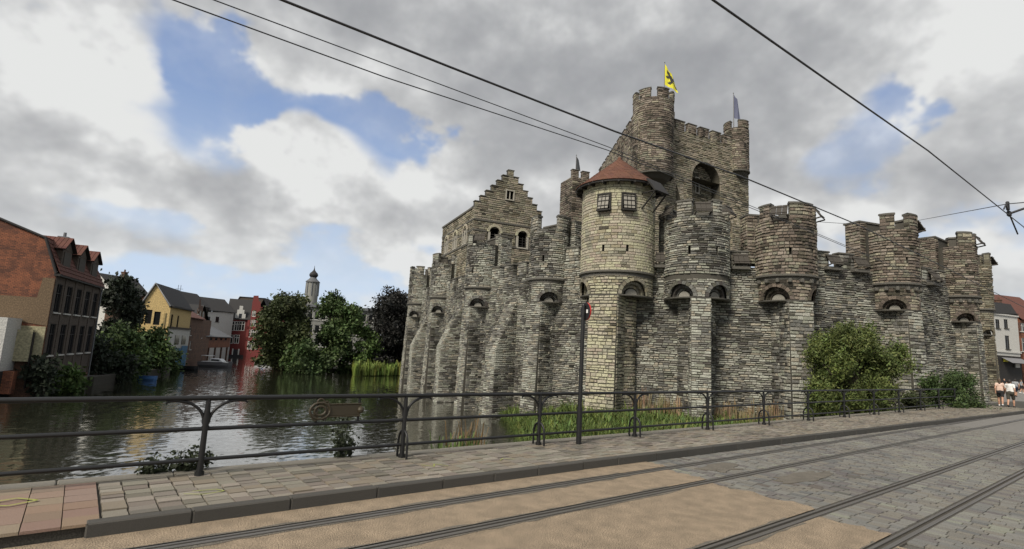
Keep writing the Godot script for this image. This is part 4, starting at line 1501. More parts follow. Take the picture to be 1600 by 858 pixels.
	for k in lanes.size():
		mb = MB.new()
		var n := 22
		for i in n:
			var z0: float = lerpf(lanes[k][0], lanes[k][1], float(i) / n)
			var z1: float = lerpf(lanes[k][0], lanes[k][1], float(i + 1) / n)
			var x0: float = ends[k] + 0.16 * patch.get_noise_1d(z0 * 14.0 + k * 30.0)
			var x1: float = ends[k] + 0.16 * patch.get_noise_1d(z1 * 14.0 + k * 30.0)
			mb.quad(Vector3(-40, -0.13, z1), Vector3(x1, -0.13, z1), Vector3(x0, -0.13, z0), Vector3(-40, -0.13, z0))
			mb.quad(Vector3(x1, -0.16, z1), Vector3(x0, -0.16, z0), Vector3(x0, -0.13, z0), Vector3(x1, -0.13, z1))
		structure("asphalt_road", mb, mats.asphalt_tan)
	# grime and tar worked into the asphalt along the rails, in ragged strips
	for r in rails:
		for sd in [-1.0, 1.0]:
			mb = MB.new()
			var gx := -12.0
			while gx < 7.6:
				var w0: float = 0.015 + 0.07 * maxf(0.0, 0.3 + patch.get_noise_2d(gx * 7.0, r * 40.0 + sd))
				var w1: float = 0.015 + 0.07 * maxf(0.0, 0.3 + patch.get_noise_2d((gx + 0.18) * 7.0, r * 40.0 + sd))
				var e: float = r + sd * 0.10
				var p := [Vector3(gx, -0.126, e), Vector3(gx + 0.18, -0.126, e), Vector3(gx + 0.18, -0.126, e + sd * w1), Vector3(gx, -0.126, e + sd * w0)]
				if sd > 0:
					mb.quad(p[3], p[2], p[1], p[0])
				else:
					mb.quad(p[0], p[1], p[2], p[3])
				gx += 0.18
			structure("tar_strip", mb, mats.asphalt_grey)
	# stone setts beyond it, laid in rows across the street
	var field := Node3D.new()
	field.name = "sett_paving"
	field.set_meta("kind", "structure")
	add_child(field)
	field.position.y = -0.158
	var stones := []
	var x := 8.0
	while x < 27.2:
		var w := rnd(0.115, 0.15)
		for lane in [[kerb_z(x) + 0.02, -6.31], [-6.11, -5.31], [-5.11, -3.48], [-3.28, -2.46], [-2.26, 5.0]]:
			var z: float = lane[0]
			var k := 0
			while z < lane[1] - 0.04:
				var l := rnd(0.17, 0.26)
				if z + l > lane[1] - 0.07:
					l = lane[1] - z
				for q in lanes.size():
					if z + l * 0.5 > lanes[q][0] and z + l * 0.5 < lanes[q][1] and x > ends[q] - 0.1:
						if z < 1.5 or x > 12.0:
							var tone := 0.55 + 0.45 * patch.get_noise_3d(x * 2.0, 7.0, z * 2.0) + rng.randfn(0.0, 0.17)
							stones.append([Vector3(x + w * 0.5, 0, z + l * 0.5), Vector3.BACK, Vector3.RIGHT, UP, l - 0.011, w - 0.011, rnd(0.022, 0.030), clampi(int(tone * 12.0), 0, 11)])
				z += l
				k += 1
		x += w
	set_stones(field, stones, "sett", "sett", 300, paver_meshes, mats.paver)
	# rails: head, groove and guard lip let into the street
	var names := ["tram rail closest to the kerb", "second tram rail from the kerb", "third tram rail from the kerb", "fourth tram rail from the kerb, beside the open setts"]
	for k in 4:
		var r := thing("tram_rail", "long grooved steel " + names[k], "rail", Vector3(0, -0.13, rails[k]), 0.0, "tram rails")
		var bed := MB.new()
		bed.bx(Vector3(-40, -0.04, -0.10), Vector3(110, -0.022, 0.10))
		part("groove_bed", bed, mats.rail_bed, r)
		var hd := MB.new()
		hd.cbox(Transform3D(Basis(), Vector3(35, -0.008, 0.045)), Vector3(150, 0.034, 0.052), 0.006)
		part("rail_head", hd, mats.rail_steel, r)
		var gd := MB.new()
		gd.cbox(Transform3D(Basis(), Vector3(35, -0.010, -0.055)), Vector3(150, 0.030, 0.035), 0.005)
		part("guard_lip", gd, mats.rail_steel, r)
		for s in [-1, 1]:
			var fl := MB.new()
			fl.bx(Vector3(-40, -0.03, s * 0.098 - 0.012 * s - 0.012), Vector3(110, -0.006, s * 0.098 - 0.012 * s + 0.012))
			part("joint_filler", fl, mats.rail_bed, r)

	# pavement
	var walk := MB.new()
	for i in 50:
		var a := -30.0 + i * 1.8
		var b := a + 1.8
		var za := kerb_z(a) - 0.06
		var zb := kerb_z(b) - 0.06
		walk.quad(Vector3(a, -0.032, za), Vector3(b, -0.032, zb), Vector3(b, -0.032, -8.85), Vector3(a, -0.032, -8.85))
		walk.quad(Vector3(a, -0.4, za), Vector3(b, -0.4, zb), Vector3(b, -0.032, zb), Vector3(a, -0.032, za))
	walk.quad(Vector3(60, -6, -8.85), Vector3(-30, -6, -8.85), Vector3(-30, -0.032, -8.85), Vector3(60, -0.032, -8.85))
	var wk := structure("pavement", walk, mats.joint)
	stones = []
	x = 0.42
	while x < 46.0:
		var w := rnd(0.21, 0.28) if x < 14.0 else rnd(0.18, 0.24)
		var z := kerb_z(x) - 0.16
		while z > -8.50:
			var l := rnd(0.12, 0.21)
			if z - l < -8.58:
				l = z + 8.60
			var tone := 0.55 + 0.5 * patch.get_noise_3d(x * 1.5, 3.0, z * 2.5) + rng.randfn(0.0, 0.2)
			if l > 0.05:
				stones.append([Vector3(x + w * 0.5 + rnd(-0.008, 0.008), -0.03, z - l * 0.5), Vector3.BACK, Vector3.RIGHT, UP, l - 0.014, w - 0.014, rnd(0.020, 0.036), clampi(int(tone * 12.0), 0, 11)])
			z -= l
		x += w
	set_stones(wk, stones, "paver", "paver", 300, paver_meshes, mats.paver)
	stones = []
	for i in 16:
		for j in 6:
			stones.append([Vector3(0.40 - 0.15 - i * 0.30, -0.03, kerb_z(0) - 0.03 - 0.15 - j * 0.30), Vector3.BACK, Vector3.RIGHT, UP, 0.297, 0.297, rnd(0.027, 0.030), rng.randi_range(0, 11)])
	set_stones(wk, stones, "tile", "tile", 300, paver_meshes, mats.paver)
	var kx := -7.6
	while kx < 46.0:
		var l := rnd(0.9, 1.15)
		var a := Vector3(kx + 0.002, -0.093, kerb_z(kx) - 0.075)
		var b := Vector3(kx + l - 0.002, -0.093, kerb_z(kx + l) - 0.075)
		var t := (b - a).normalized()
		var kb := MB.new()
		var dz := 0.0 if kx > 0.1 else -0.035
		kb.cbox(Transform3D(Basis(t, UP, t.cross(UP)), (a + b) * 0.5 + Vector3(0, rnd(-0.004, 0.004) + dz, rnd(-0.005, 0.005) - (0.0 if kx > 0.1 else 0.07))), Vector3((b - a).length(), 0.20, 0.15), 0.014, Color.WHITE * rnd(0.82, 1.15))
		part("kerb_stone", kb, mats.kerb, wk)
		kx += l
	kx = -7.6
	while kx < 46.0:
		var l := rnd(1.1, 1.5)
		var eb := MB.new()
		eb.cbox(Transform3D(Basis(), Vector3(kx + l * 0.5, -0.035, -8.73)), Vector3(l - 0.01, 0.09, 0.24), 0.012)
		part("edge_stone", eb, mats.kerb_pale, wk)
		kx += l
	# sprayed survey marks
	var marks := [[[-0.62, -7.95], [-0.35, -7.80], [-0.12, -7.92], [-0.30, -8.10], [-0.62, -7.97]], [[1.2, -7.52], [1.40, -7.40], [1.62, -7.46], [1.55, -7.58], [1.3, -7.60]], [[4.5, -7.75], [4.62, -7.55], [4.72, -7.72], [4.85, -7.5]], [[5.9, -7.5], [6.05, -7.62], [6.2, -7.48]]]
	var says := ["yellow sprayed loop on the pink tiles", "faint yellow curl sprayed on pavers beside the kerb", "yellow zigzag sprayed on grey pavers", "small yellow tick sprayed on grey pavers"]
	for k in marks.size():
		var pm := MB.new()
		for i in marks[k].size() - 1:
			var a := Vector3(marks[k][i][0], 0.012, marks[k][i][1])
			var b := Vector3(marks[k][i + 1][0], 0.012, marks[k][i + 1][1])
			var s := (b - a).cross(UP).normalized() * (0.013 if k == 0 else 0.008)
			pm.quad(a - s, b - s, b + s, a + s)
		single("paint_mark", pm, mats.paint_yellow, says[k], "paint mark", "sprayed survey marks")
	# dark patches where the asphalt was mended
	for q in [[9.9, -5.75, 0.55, 0.28], [10.6, -4.55, 0.9, 0.25]]:
		var pt := MB.new()
		for i in 24:
			var ring := []
			for k in [i, i + 1]:
				var a = TAU * (k % 24) / 24.0
				var r := 1.0 + 0.75 * patch.get_noise_2d(cos(a) * 6.0 + q[0] * 5.0, sin(a) * 6.0)
				ring.append(Vector3(q[0] + cos(a) * q[2] * r, -0.124, q[1] + sin(a) * q[3] * r))
			pt.tri(Vector3(q[0], -0.122, q[1]), ring[1], ring[0])
			pt.quad(ring[1] - UP * 0.03, ring[0] - UP * 0.03, ring[0], ring[1])
		structure("asphalt_patch", pt, mats.asphalt_grey)

func build_railing() -> void:
	var root := thing("bridge_railing", "black cast-iron railing with three rails along the pavement edge", "railing", Vector3(0, 0, -8.45))
	for q in [[1.02, 0.034], [0.61, 0.028], [0.205, 0.026]]:
		var mb := MB.new()
		mb.tube([Vector3(-9, q[0], 0), Vector3(15, q[0] + 0.005, 0), Vector3(39.6, q[0], 0)], [q[1], q[1], q[1]], 8)
		part("rail", mb, mats.iron, root)
	var k := 0
	for x in [-4.6, -1.55, 1.5, 4.52, 7.62, 10.72, 13.9, 17.1, 20.3, 23.5, 26.7, 29.9, 33.1, 36.3, 39.5]:
		var mb := MB.new()
		mb.tube([Vector3(x, -0.03, 0), Vector3(x, 0.05, 0), Vector3(x, 0.06, 0), Vector3(x, 0.58, 0), Vector3(x, 0.60, 0), Vector3(x, 0.64, 0), Vector3(x, 0.66, 0), Vector3(x, 0.70, 0), Vector3(x, 0.86, 0), Vector3(x, 1.02, 0)], [0.06, 0.06, 0.042, 0.036, 0.052, 0.052, 0.038, 0.055, 0.036, 0.03], 8)
		var post := part("post", mb, mats.iron, root)
		for s in [-1.0, 1.0]:
			var arc := []
			var rad := []
			for i in 9:
				var a := PI * 0.5 * i / 8.0
				arc.append(Vector3(x + s * (0.03 + 0.36 * (1.0 - cos(a))), 0.70 + 0.29 * sin(a), 0))
				rad.append(0.022)
			arc.append(Vector3(x + s * 0.46, 0.985, 0)); rad.append(0.02)
			arc.append(Vector3(x + s * 0.50, 0.955, 0)); rad.append(0.014)
			var br := MB.new()
			br.tube(arc, rad, 6)
			part("bracket", br, mats.iron, post)
			if k != 2:                                          # stays that straddle the foot, across the rail line
				var st := []
				var sr := []
				for i in 8:
					var a := PI * 0.5 * i / 7.0
					st.append(Vector3(x, 0.24 + 0.20 * cos(a), s * (0.01 + 0.15 * sin(a))))
					sr.append(0.022)
				st.append(Vector3(x, -0.03, s * 0.17)); sr.append(0.022)
				var stay := MB.new()
				stay.tube(st, sr, 6)
				part("stay", stay, mats.iron, post)
		k += 1
	# ornate plate hung between two rails
	var a := atz(484, 645, -8.45)
	var b := atz(566, 640, -8.45)
	var plate := thing("name_plate", "bronze plate with scrolled cartouche hung between two rails", "plate", Vector3(a.x, 0.0, -8.45))
	var w := b.x - a.x
	var mb := MB.new()
	mb.cbox(Transform3D(Basis(), Vector3(w * 0.62, 0.81, 0.02)), Vector3(w * 0.66, 0.17, 0.03), 0.008)
	part("panel", mb, mats.bronze, plate)
	mb = MB.new()
	mb.tube([Vector3(w * 0.3, 0.905, 0.03), Vector3(w * 0.97, 0.905, 0.03)], [0.012, 0.012], 6)
	part("top_moulding", mb, mats.bronze, plate)
	mb = MB.new()
	mb.tube([Vector3(w * 0.3, 0.715, 0.03), Vector3(w * 0.95, 0.715, 0.03)], [0.012, 0.012], 6)
	part("bottom_moulding", mb, mats.bronze, plate)
	for ring in [[0.15, 0.81, 0.125, 0.02], [0.15, 0.81, 0.07, 0.022], [0.05, 0.80, 0.045, 0.016], [0.15, 0.95, 0.04, 0.014], [0.24, 0.92, 0.03, 0.012], [0.22, 0.70, 0.03, 0.012], [0.08, 0.70, 0.035, 0.012]]:
		var pts := []
		var rr := []
		for i in 15:
			var t := TAU * i / 14.0
			pts.append(Vector3(w * ring[0] * 1.15 + cos(t) * ring[2] * 1.25, ring[1] + sin(t) * ring[2], 0.03))
			rr.append(ring[3])
		mb = MB.new()
		mb.tube(pts, rr, 6)
		part("scroll", mb, mats.bronze, plate)
	mb = MB.new()
	mb.lathe([Vector2(0.005, 0.75), Vector2(0.045, 0.775), Vector2(0.055, 0.81), Vector2(0.045, 0.845), Vector2(0.005, 0.87)], 12, -PI, PI, Vector3(w * 0.95, 0, 0.03))
	part("boss", mb, mats.bronze, plate)
	for u in [0.13, 0.93]:
		mb = MB.new()
		mb.tube([Vector3(w * u, 0.60, 0), Vector3(w * u, 1.05, 0)], [0.02, 0.02], 6)
		part("hanger", mb, mats.iron, plate)

func build_sign() -> void:
	mat("sign_red", lin(0.45, 0.02, 0.015), 0.45)
	mat("sign_black", lin(0.012, 0.012, 0.013), 0.6)
	mat("sign_white", lin(0.75, 0.75, 0.72), 0.6)
	var root := thing("traffic_sign", "black sign pole on the pavement with round sign seen edge-on", "traffic sign", Vector3(8.56, 0, -8.22))
	var mb := MB.new()
	mb.tube([Vector3(0, -0.05, 0), Vector3(0, 0.75, 0), Vector3(0, 0.76, 0), Vector3(0.015, 2.95, 0)], [0.058, 0.058, 0.046, 0.044], 10)
	mb.lathe([Vector2(0.044, 2.94), Vector2(0.03, 2.98), Vector2(0.004, 2.99)], 10, -PI, PI, Vector3(0.015, 0, 0))
	part("pole", mb, mats.iron, root)
	# the disc faces away along the street; its back shows
	var eye := (EYE - Vector3(8.56, 2.86, -8.22)).normalized()
	var n := Vector3(0.97, 0, 0.25).normalized()
	var t := UP.cross(n)
	var c := n * 0.075 + UP * 2.82
	var disc := MB.new()
	var rim := MB.new()
	var seg := 28
	for i in seg:
		var p := TAU * i / seg
		var q := TAU * (i + 1) / seg
		var a := t * cos(p) * 0.2 + UP * sin(p) * 0.2
		var b := t * cos(q) * 0.2 + UP * sin(q) * 0.2
		disc.tri(c - n * 0.015, c - n * 0.015 + b, c - n * 0.015 + a)
		rim.tri(c + n * 0.015, c + n * 0.015 + a, c + n * 0.015 + b)
		rim.quad(c - n * 0.015 + a, c - n * 0.015 + b, c + n * 0.015 + b, c + n * 0.015 + a)
	part("sign_back", disc, mats.sign_black, root)
	part("sign_face", rim, mats.sign_red, root)
	for s in [-1.0, 1.0]:
		var st := MB.new()
		st.box(Transform3D(Basis(t, UP, n), c - n * 0.022 + t * s * 0.085 + UP * 0.0), Vector3(0.055, 0.075, 0.006))
		part("sticker", st, mats.sign_white, root)
	var cl := MB.new()
	cl.tube([Vector3(0.012, 2.72, 0), c - n * 0.03 - UP * 0.12], [0.02, 0.02], 6)
	part("clamp", cl, mats.iron, root)

func build_wires() -> void:
	mat("wire", lin(0.02, 0.02, 0.022), 0.5)
	var runs := [
		["thick tram contact wire above the tracks nearer the castle", -5.7, 0.016, [[1.21, 5.43], [3.28, 5.49], [6.55, 5.61], [10.73, 5.86], [17.3, 6.05], [23.4, 6.05], [37.6, 5.99]], -8.0, 60.0],
		["thick tram contact wire above the tracks farther from the castle", -2.84, 0.014, [[4.78, 5.67], [7.86, 5.87], [12.47, 6.18], [22.54, 6.53]], -4.0, 23.6],
		["thin lower feeder wire slung beside the tram wire", -8.5, 0.011, [[0.42, 6.5], [3.61, 6.56], [9.54, 6.88], [20.0, 6.9]], -6.0, 40.0],
		["thin upper feeder wire slung beside the tram wire", -8.6, 0.010, [[0.91, 6.79], [9.66, 7.03], [20.0, 7.02]], -6.0, 40.0],
	]
	for r in runs:
		var p: Array = r[3]
		var pts := [Vector3(r[4], p[0][1] - 0.05, r[1])]
		for i in p.size() - 1:
			for k in 4:
				var s := k / 4.0
				pts.append(Vector3(lerpf(p[i][0], p[i + 1][0], s), lerpf(p[i][1], p[i + 1][1], s), r[1]))
		pts.append(Vector3(p[-1][0], p[-1][1], r[1]))
		pts.append(Vector3(r[5], p[-1][1] - 0.1, r[1]))
		var rad := []
		for q in pts:
			rad.append(r[2])
		var mb := MB.new()
		mb.tube(pts, rad, 5)
		single("overhead_wire", mb, mats.wire, r[0], "wire", "tram wires")
	# span wire from the turret over the street, with the fitting that holds the contact wire
	var a := atd(1432, 345, 34.5)
	var e := atz(1575, 325, -2.84)
	var f := e + (e - a) * 0.25
	var b := atz(1285, 348, -9.2)
	var mb := MB.new()
	mb.tube([a, e + UP * 0.12, f], [0.013, 0.013, 0.013], 5)
	single("span_wire", mb, mats.wire, "thin span wire from the willow turret across the street", "wire")
	mb = MB.new()
	mb.tube([atd(1268, 346, 34.0), atd(1345, 351, 36.5)], [0.016, 0.016], 5)
	single("span_wire", mb, mats.wire, "short stay wire between the two brown turrets", "wire")
	var hold := thing("wire_holder", "dark bracket arm and clamp carrying the tram wire", "bracket", e)
	mb = MB.new()
	var tip := atz(1577, 334, -2.84) - e
	mb.tube([tip, atd(1640, 312, e.dot(cf) * 0.97) - e], [0.035, 0.035], 6)
	part("arm", mb, mats.wire, hold)
	mb = MB.new()
	mb.tube([Vector3(-0.6, -0.16, 0), Vector3(-0.3, 0.02, 0), tip + Vector3(0.05, -0.02, 0), Vector3(1.2, -0.55, 0)], [0.02, 0.02, 0.02, 0.02], 5)
	part("bridle", mb, mats.wire, hold)
	mb = MB.new()
	mb.cbox(Transform3D(Basis(), tip), Vector3(0.16, 0.16, 0.1), 0.03)
	part("clamp", mb, mats.wire, hold)
	mb = MB.new()
	mb.cbox(Transform3D(Basis(), UP * 0.06), Vector3(0.10, 0.26, 0.08), 0.02)
	part("insulator", mb, mats.wire, hold)

# ---------------------------------------------------------------- plants
func leaf_mesh(n: int, size: float, spread: float, slim: float, seed_: int) -> ArrayMesh:
	var r := RandomNumberGenerator.new()
	r.seed = seed_
	var mb := MB.new()
	for i in n:
		var c := Vector3(r.randfn(0, 1), r.randfn(0, 0.8), r.randfn(0, 1)) * spread
		var d := Vector3(r.randfn(0, 1), r.randfn(-0.25, 0.7), r.randfn(0, 1)).normalized()
		var s := d.cross(Vector3(r.randfn(0, 1), r.randfn(0, 1), r.randfn(0, 1)).normalized()).normalized()
		var l := size * r.randf_range(0.7, 1.3)
		var g := r.randf_range(0.75, 1.2)
		var col := Color(g, g, g)
		var m := c + d * l * 0.5 + s.cross(d) * l * 0.12
		mb.quad(c, m + s * l * slim, c + d * l, m - s * l * slim, col)
	return mb.mesh()

func leaf_mat(key: String, col: Color) -> StandardMaterial3D:
	var m := mat(key, col, 0.75)
	m.backlight_enabled = true
	m.backlight = Color(0.28, 0.34, 0.12)
	return m

func scatter(called: String, mesh: Mesh, m: Material, xf: Array, cols: Array, parent: Node3D) -> MultiMeshInstance3D:
	var mm := MultiMesh.new()
	mm.transform_format = MultiMesh.TRANSFORM_3D
	mm.use_colors = true
	mm.mesh = mesh
	mm.instance_count = xf.size()
	for i in xf.size():
		mm.set_instance_transform(i, xf[i])
		mm.set_instance_color(i, cols[i])
	var o := MultiMeshInstance3D.new()
	o.multimesh = mm
	o.material_override = m
	o.name = called
	parent.add_child(o, true)
	stuff(o)
	return o

# trunk, limbs and a crown of leaf clumps gathered round the ends of the boughs; lobes: [x, y, z, radius] from the foot
func tree(called: String, label: String, foot: Vector3, lobes: Array, trunk_r: float, leaf: Mesh, m: Material, per: float, bark: Material, category := "tree", group := "", flat := 0.8) -> Node3D:
	var root := thing(called, label, category, foot, 0.0, group)
	var tr := MB.new()
	var xf := []
	var cols := []
	var top := 0.0
	for l in lobes:
		top = maxf(top, l[1])
	tr.tube([Vector3(0, -0.5, 0), Vector3(0.05, top * 0.3, 0), Vector3(-0.05, top * 0.62, 0.1), Vector3(0.05, top * 0.95, 0)], [trunk_r * 1.3, trunk_r, trunk_r * 0.65, trunk_r * 0.2], 8)
	part("trunk", tr, bark, root)
	for l in lobes:
		var c := Vector3(l[0], l[1], l[2])
		var lb := MB.new()
		var s := Vector3(0, clampf(l[1] * 0.55, 0.2, top * 0.7), 0)
		lb.tube([s, s.lerp(c, 0.5) + Vector3(rnd(-0.2, 0.2), 0.15 * l[3], rnd(-0.2, 0.2)), c], [trunk_r * 0.4, trunk_r * 0.25, trunk_r * 0.1], 5)
		part("limb", lb, bark, root)
		var n := int(per * l[3] * l[3] * 12.0)
		var buds := []
		for k in maxi(5, int(l[3] * 5.0)):
			buds.append(c + Vector3(rng.randfn(0, 1), rng.randfn(0, flat), rng.randfn(0, 1)).normalized() * l[3] * rnd(0.35, 1.0))
		var tint := rnd(0.8, 1.2)
		for k in n:
			var b: Vector3 = buds[rng.randi() % buds.size()]
			var p = b + Vector3(rng.randfn(0, 1), rng.randfn(0, flat), rng.randfn(0, 1)) * l[3] * 0.20
			var sc := rnd(0.45, 1.55)
			xf.append(Transform3D(Basis(Vector3(rnd(-1, 1), rnd(-1, 1), rnd(-1, 1)).normalized(), rnd(0, TAU)) * Basis.from_scale(Vector3.ONE * sc), p))
			var g := tint * rnd(0.65, 1.3)
			cols.append(Color(g * rnd(0.85, 1.15), g, g * rnd(0.8, 1.1)))
	scatter("crown", leaf, m, xf, cols, root)
	return root

func blade_mesh(n: int, h: float, w: float, seed_: int, droop: float) -> ArrayMesh:
	var r := RandomNumberGenerator.new()
	r.seed = seed_
	var mb := MB.new()
	for i in n:
		var a := r.randf_range(0, TAU)
		var o := Vector3(cos(a), 0, sin(a)) * r.randf_range(0.02, 0.16)
		var d := Vector3(cos(a + r.randfn(0, 0.6)), 0, sin(a + r.randfn(0, 0.6)))
		var s := d.cross(UP) * w * 0.5
		var hh := h * r.randf_range(0.6, 1.15)
		var dr := droop * r.randf_range(0.3, 1.3)
		var g := r.randf_range(0.75, 1.2)
		var col := Color(g, g, g)
		var p0 := o
		var p1 := o + UP * hh * 0.55 + d * hh * dr * 0.25
		var p2 := o + UP * hh * 0.9 + d * hh * dr * 0.75
		var p3 := o + UP * hh * (1.0 - dr * 0.35) + d * hh * dr * 1.25
		mb.quad(p0 - s, p0 + s, p1 + s, p1 - s, col)
		mb.quad(p1 - s, p1 + s, p2 + s * 0.7, p2 - s * 0.7, col)
		mb.quad(p2 - s * 0.7, p2 + s * 0.7, p3, p3, col)
	return mb.mesh()

func tuft_field(called: String, label: String, mesh: Mesh, m: Material, spots: Array, lo: float, hi: float) -> void:
	var xf := []
	var cols := []
	for p in spots:
		var s := rnd(lo, hi) * (1.0 + 0.7 * patch.get_noise_2d(p.x * 4.0, p.z * 4.0))
		xf.append(Transform3D(Basis(UP, rnd(0, TAU)) * Basis.from_scale(Vector3(s, s * rnd(0.85, 1.2), s)), p))
		var g := rnd(0.6, 1.25)
		cols.append(Color(g * (rnd(0.85, 1.2) if rng.randf() > 0.22 else rnd(1.15, 1.45)), g, g * rnd(0.7, 1.1)))
	var o := scatter(numbered(called), mesh, m, xf, cols, self)
	tag(o, label, "grass")

func lobes_ball(h: float, w: float, n: int, low: float, seed_: int, r0 := 0.28, deep := 1.0) -> Array:
	var r := RandomNumberGenerator.new()
	r.seed = seed_
	var out := []
	for i in n:
		var y := lerpf(low, 1.0, (i + r.randf()) / n)
		var wide := sqrt(maxf(0.06, 1.0 - pow((y - 0.5) / 0.56, 2.0)))
		var a := r.randf_range(0, TAU)
		var q := r.randf_range(0.35, 0.95) * wide
		out.append([cos(a) * q * w * 0.5, y * h - w * r0 * 0.3, sin(a) * q * w * 0.5 * deep, w * r0 * r.randf_range(0.7, 1.15)])
	return out

func build_plants() -> void:
	var bark := mat("bark", lin(0.055, 0.045, 0.033), 0.95)
	var lm := leaf_mesh(9, 0.34, 0.24, 0.30, 2)
	var lf := leaf_mesh(9, 0.42, 0.30, 0.30, 3)
	var ls := leaf_mesh(12, 0.125, 0.13, 0.20, 4)
	var g1 := leaf_mat("leaf_mid", lin(0.052, 0.088, 0.022))
	var g2 := leaf_mat("leaf_dark", lin(0.013, 0.022, 0.009))
	var g3 := leaf_mat("leaf_fresh", lin(0.070, 0.118, 0.026))
	var g4 := leaf_mat("leaf_olive", lin(0.046, 0.060, 0.016))
	var g5 := leaf_mat("leaf_willow", lin(0.098, 0.128, 0.030))
	var g6 := leaf_mat("leaf_purple", lin(0.014, 0.014, 0.012))
	# trees on the far bank
	var f := aty(436, 578, WATER + 0.3)
	tree("broad_tree", "broad olive-green tree overhanging the water beside the red house", f + Vector3(1.5, 0.4, -4), lobes_ball(11.8, 7.6, 26, 0.06, 5), 0.4, lf, g4, 3.2, bark, "tree", "trees on the far bank")
	f = aty(520, 581, WATER + 0.3)
	tree("tall_tree", "tall mid-green tree in front of the pale office block", f + Vector3(1.0, 0.3, -4), lobes_ball(12.4, 8.6, 24, 0.06, 6, 0.22), 0.4, lf, g1, 3.0, bark, "tree", "trees on the far bank")
	f = aty(560, 581, WATER + 0.3)
	tree("round_tree", "fresh green round-headed tree beside the purple-black tree", f + Vector3(1.0, 0.3, 0.5), lobes_ball(6.6, 4.2, 16, 0.08, 7), 0.25, lf, g3, 3.0, bark, "tree", "trees on the far bank")
	f = aty(480, 581, WATER + 0.3)
	tree("waterside_bush", "dark low bush at the water's edge below the tall tree", f + Vector3(0.5, 0.2, -1.0), lobes_ball(3.2, 6.5, 14, 0.05, 17), 0.15, lf, g1, 2.6, bark, "bush", "trees on the far bank")
	f = aty(612, 584, WATER + 0.3)
	tree("copper_beech", "large purple-black tree beside the castle's end turret", f + Vector3(3.0, 0.3, -4), lobes_ball(13.0, 9.0, 28, 0.04, 8), 0.5, lf, g6, 3.2, bark, "tree", "trees on the far bank")
	# left bank
	f = atd(176, 560, 62.0)
	tree("dark_tree", "dark evergreen tree between the brick house and the yellow house", Vector3(f.x, WATER + 0.6, f.z), lobes_ball(10.6, 4.6, 20, 0.06, 9), 0.35, lf, g2, 3.2, bark, "tree", "growth along the left bank")
	var k := 0
	for q in [[172, 592, 4.6, 4.2, "leafy green bush spilling over the bank wall", g1, 57.0], [226, 590, 4.8, 4.6, "tall leafy bush hiding the foot of the yellow house", g1, 64.0], [200, 578, 5.6, 3.6, "light green crown rising before the yellow gable", g3, 66.0], [256, 585, 2.6, 3.2, "rounded bush at the water's edge below the blue screen", g1, 70.0], [64, 616, 2.2, 1.5, "dark brownish bush at the brick house's corner", g2, 39.5], [100, 606, 1.3, 2.6, "low pale green ivy mound under the house windows", g3, 43.0], [206, 590, 2.6, 3.4, "broad dark bush leaning over the garden wall", g1, 58.0], [180, 595, 2.0, 2.8, "low dark bush at the foot of the garden wall", g2, 55.0], [146, 597, 3.6, 1.9, "dark ivy on the garden wall past the brick house", g2, 52.0]]:
		f = atd(q[0], q[1], q[6])
		tree("bank_bush", q[4], Vector3(f.x, WATER + 0.4, f.z), lobes_ball(q[2], q[3], 12, 0.08, 20 + k, 0.27), 0.15, lm, q[5], 5.0, bark, "bush", "growth along the left bank")
		k += 1
	# the willow and the dark bush before the castle
	f = atd(1338, 640, 29.0)
	tree("willow", "large feathery yellow-green willow bush in front of the castle wall", Vector3(f.x, bank_y(f.x, f.z), f.z), lobes_ball(6.2, 5.0, 90, 0.05, 47, 0.13), 0.16, ls, g5, 22.0, bark, "bush", "", 1.5)
	f = atd(1492, 615, 32.0)
	tree("dark_bush", "dense dark green bush at the far end of the railing", Vector3(f.x, -1.7, f.z), lobes_ball(3.4, 3.6, 22, 0.05, 42, 0.22), 0.12, ls, g1, 20.0, bark, "bush")
	f = atd(1420, 625, 31.0)
	tree("low_bush", "low pale green bush between willow and dark bush", Vector3(f.x, -1.7, f.z), lobes_ball(2.3, 2.4, 12, 0.05, 43, 0.24), 0.08, ls, g4, 18.0, bark, "bush")
	# grasses
	var gm := leaf_mat("grass", lin(0.100, 0.155, 0.034))
	var rm := leaf_mat("reed_green", lin(0.15, 0.215, 0.045))
	var dm := leaf_mat("dry_stalk", lin(0.27, 0.225, 0.14))
	var spots := []
	while spots.size() < 15000:
		var z := rnd(-36.0, -9.0)
		var x := shore_x(z) + rnd(0.2, 30.0) * rng.randf()
		if x < 60.0 and z < -9.0:
			spots.append(Vector3(x, bank_y(x, z) - 0.03, z))
	tuft_field("bank_grass", "tall bright green grass covering the bank below the castle", blade_mesh(9, 0.66, 0.030, 6, 0.55), gm, spots, 0.7, 1.35)
	spots = []
	for i in 900:
		var s := rng.randf()
		var p := Vector3(28.5, 0, -22.5).lerp(Vector3(37.5, 0, -12.2), s) + Vector3(rnd(-0.9, 0.5), 0, rnd(-0.5, 0.9))
		p.y = bank_y(p.x, p.z) - 0.03
		spots.append(p)
	tuft_field("dry_stalks", "dry tan stalks standing along the foot of the wall", blade_mesh(6, 1.05, 0.03, 7, 0.12), dm, spots, 0.7, 1.35)
	spots = []
	for i in 1500:
		var q := aty(rnd(552, 640), rnd(572, 584), WATER + 0.4)
		q.y = WATER + 0.1
		spots.append(q)
	tuft_field("reed_bed", "bright yellow-green reed bed at the water's edge by the end turret", blade_mesh(8, 1.5, 0.10, 8, 0.30), rm, spots, 0.7, 1.3)
	# weeds along the pavement edge
	var wm := leaf_mat("weed", lin(0.030, 0.040, 0.016))
	var wl := leaf_mesh(7, 0.06, 0.05, 0.3, 11)
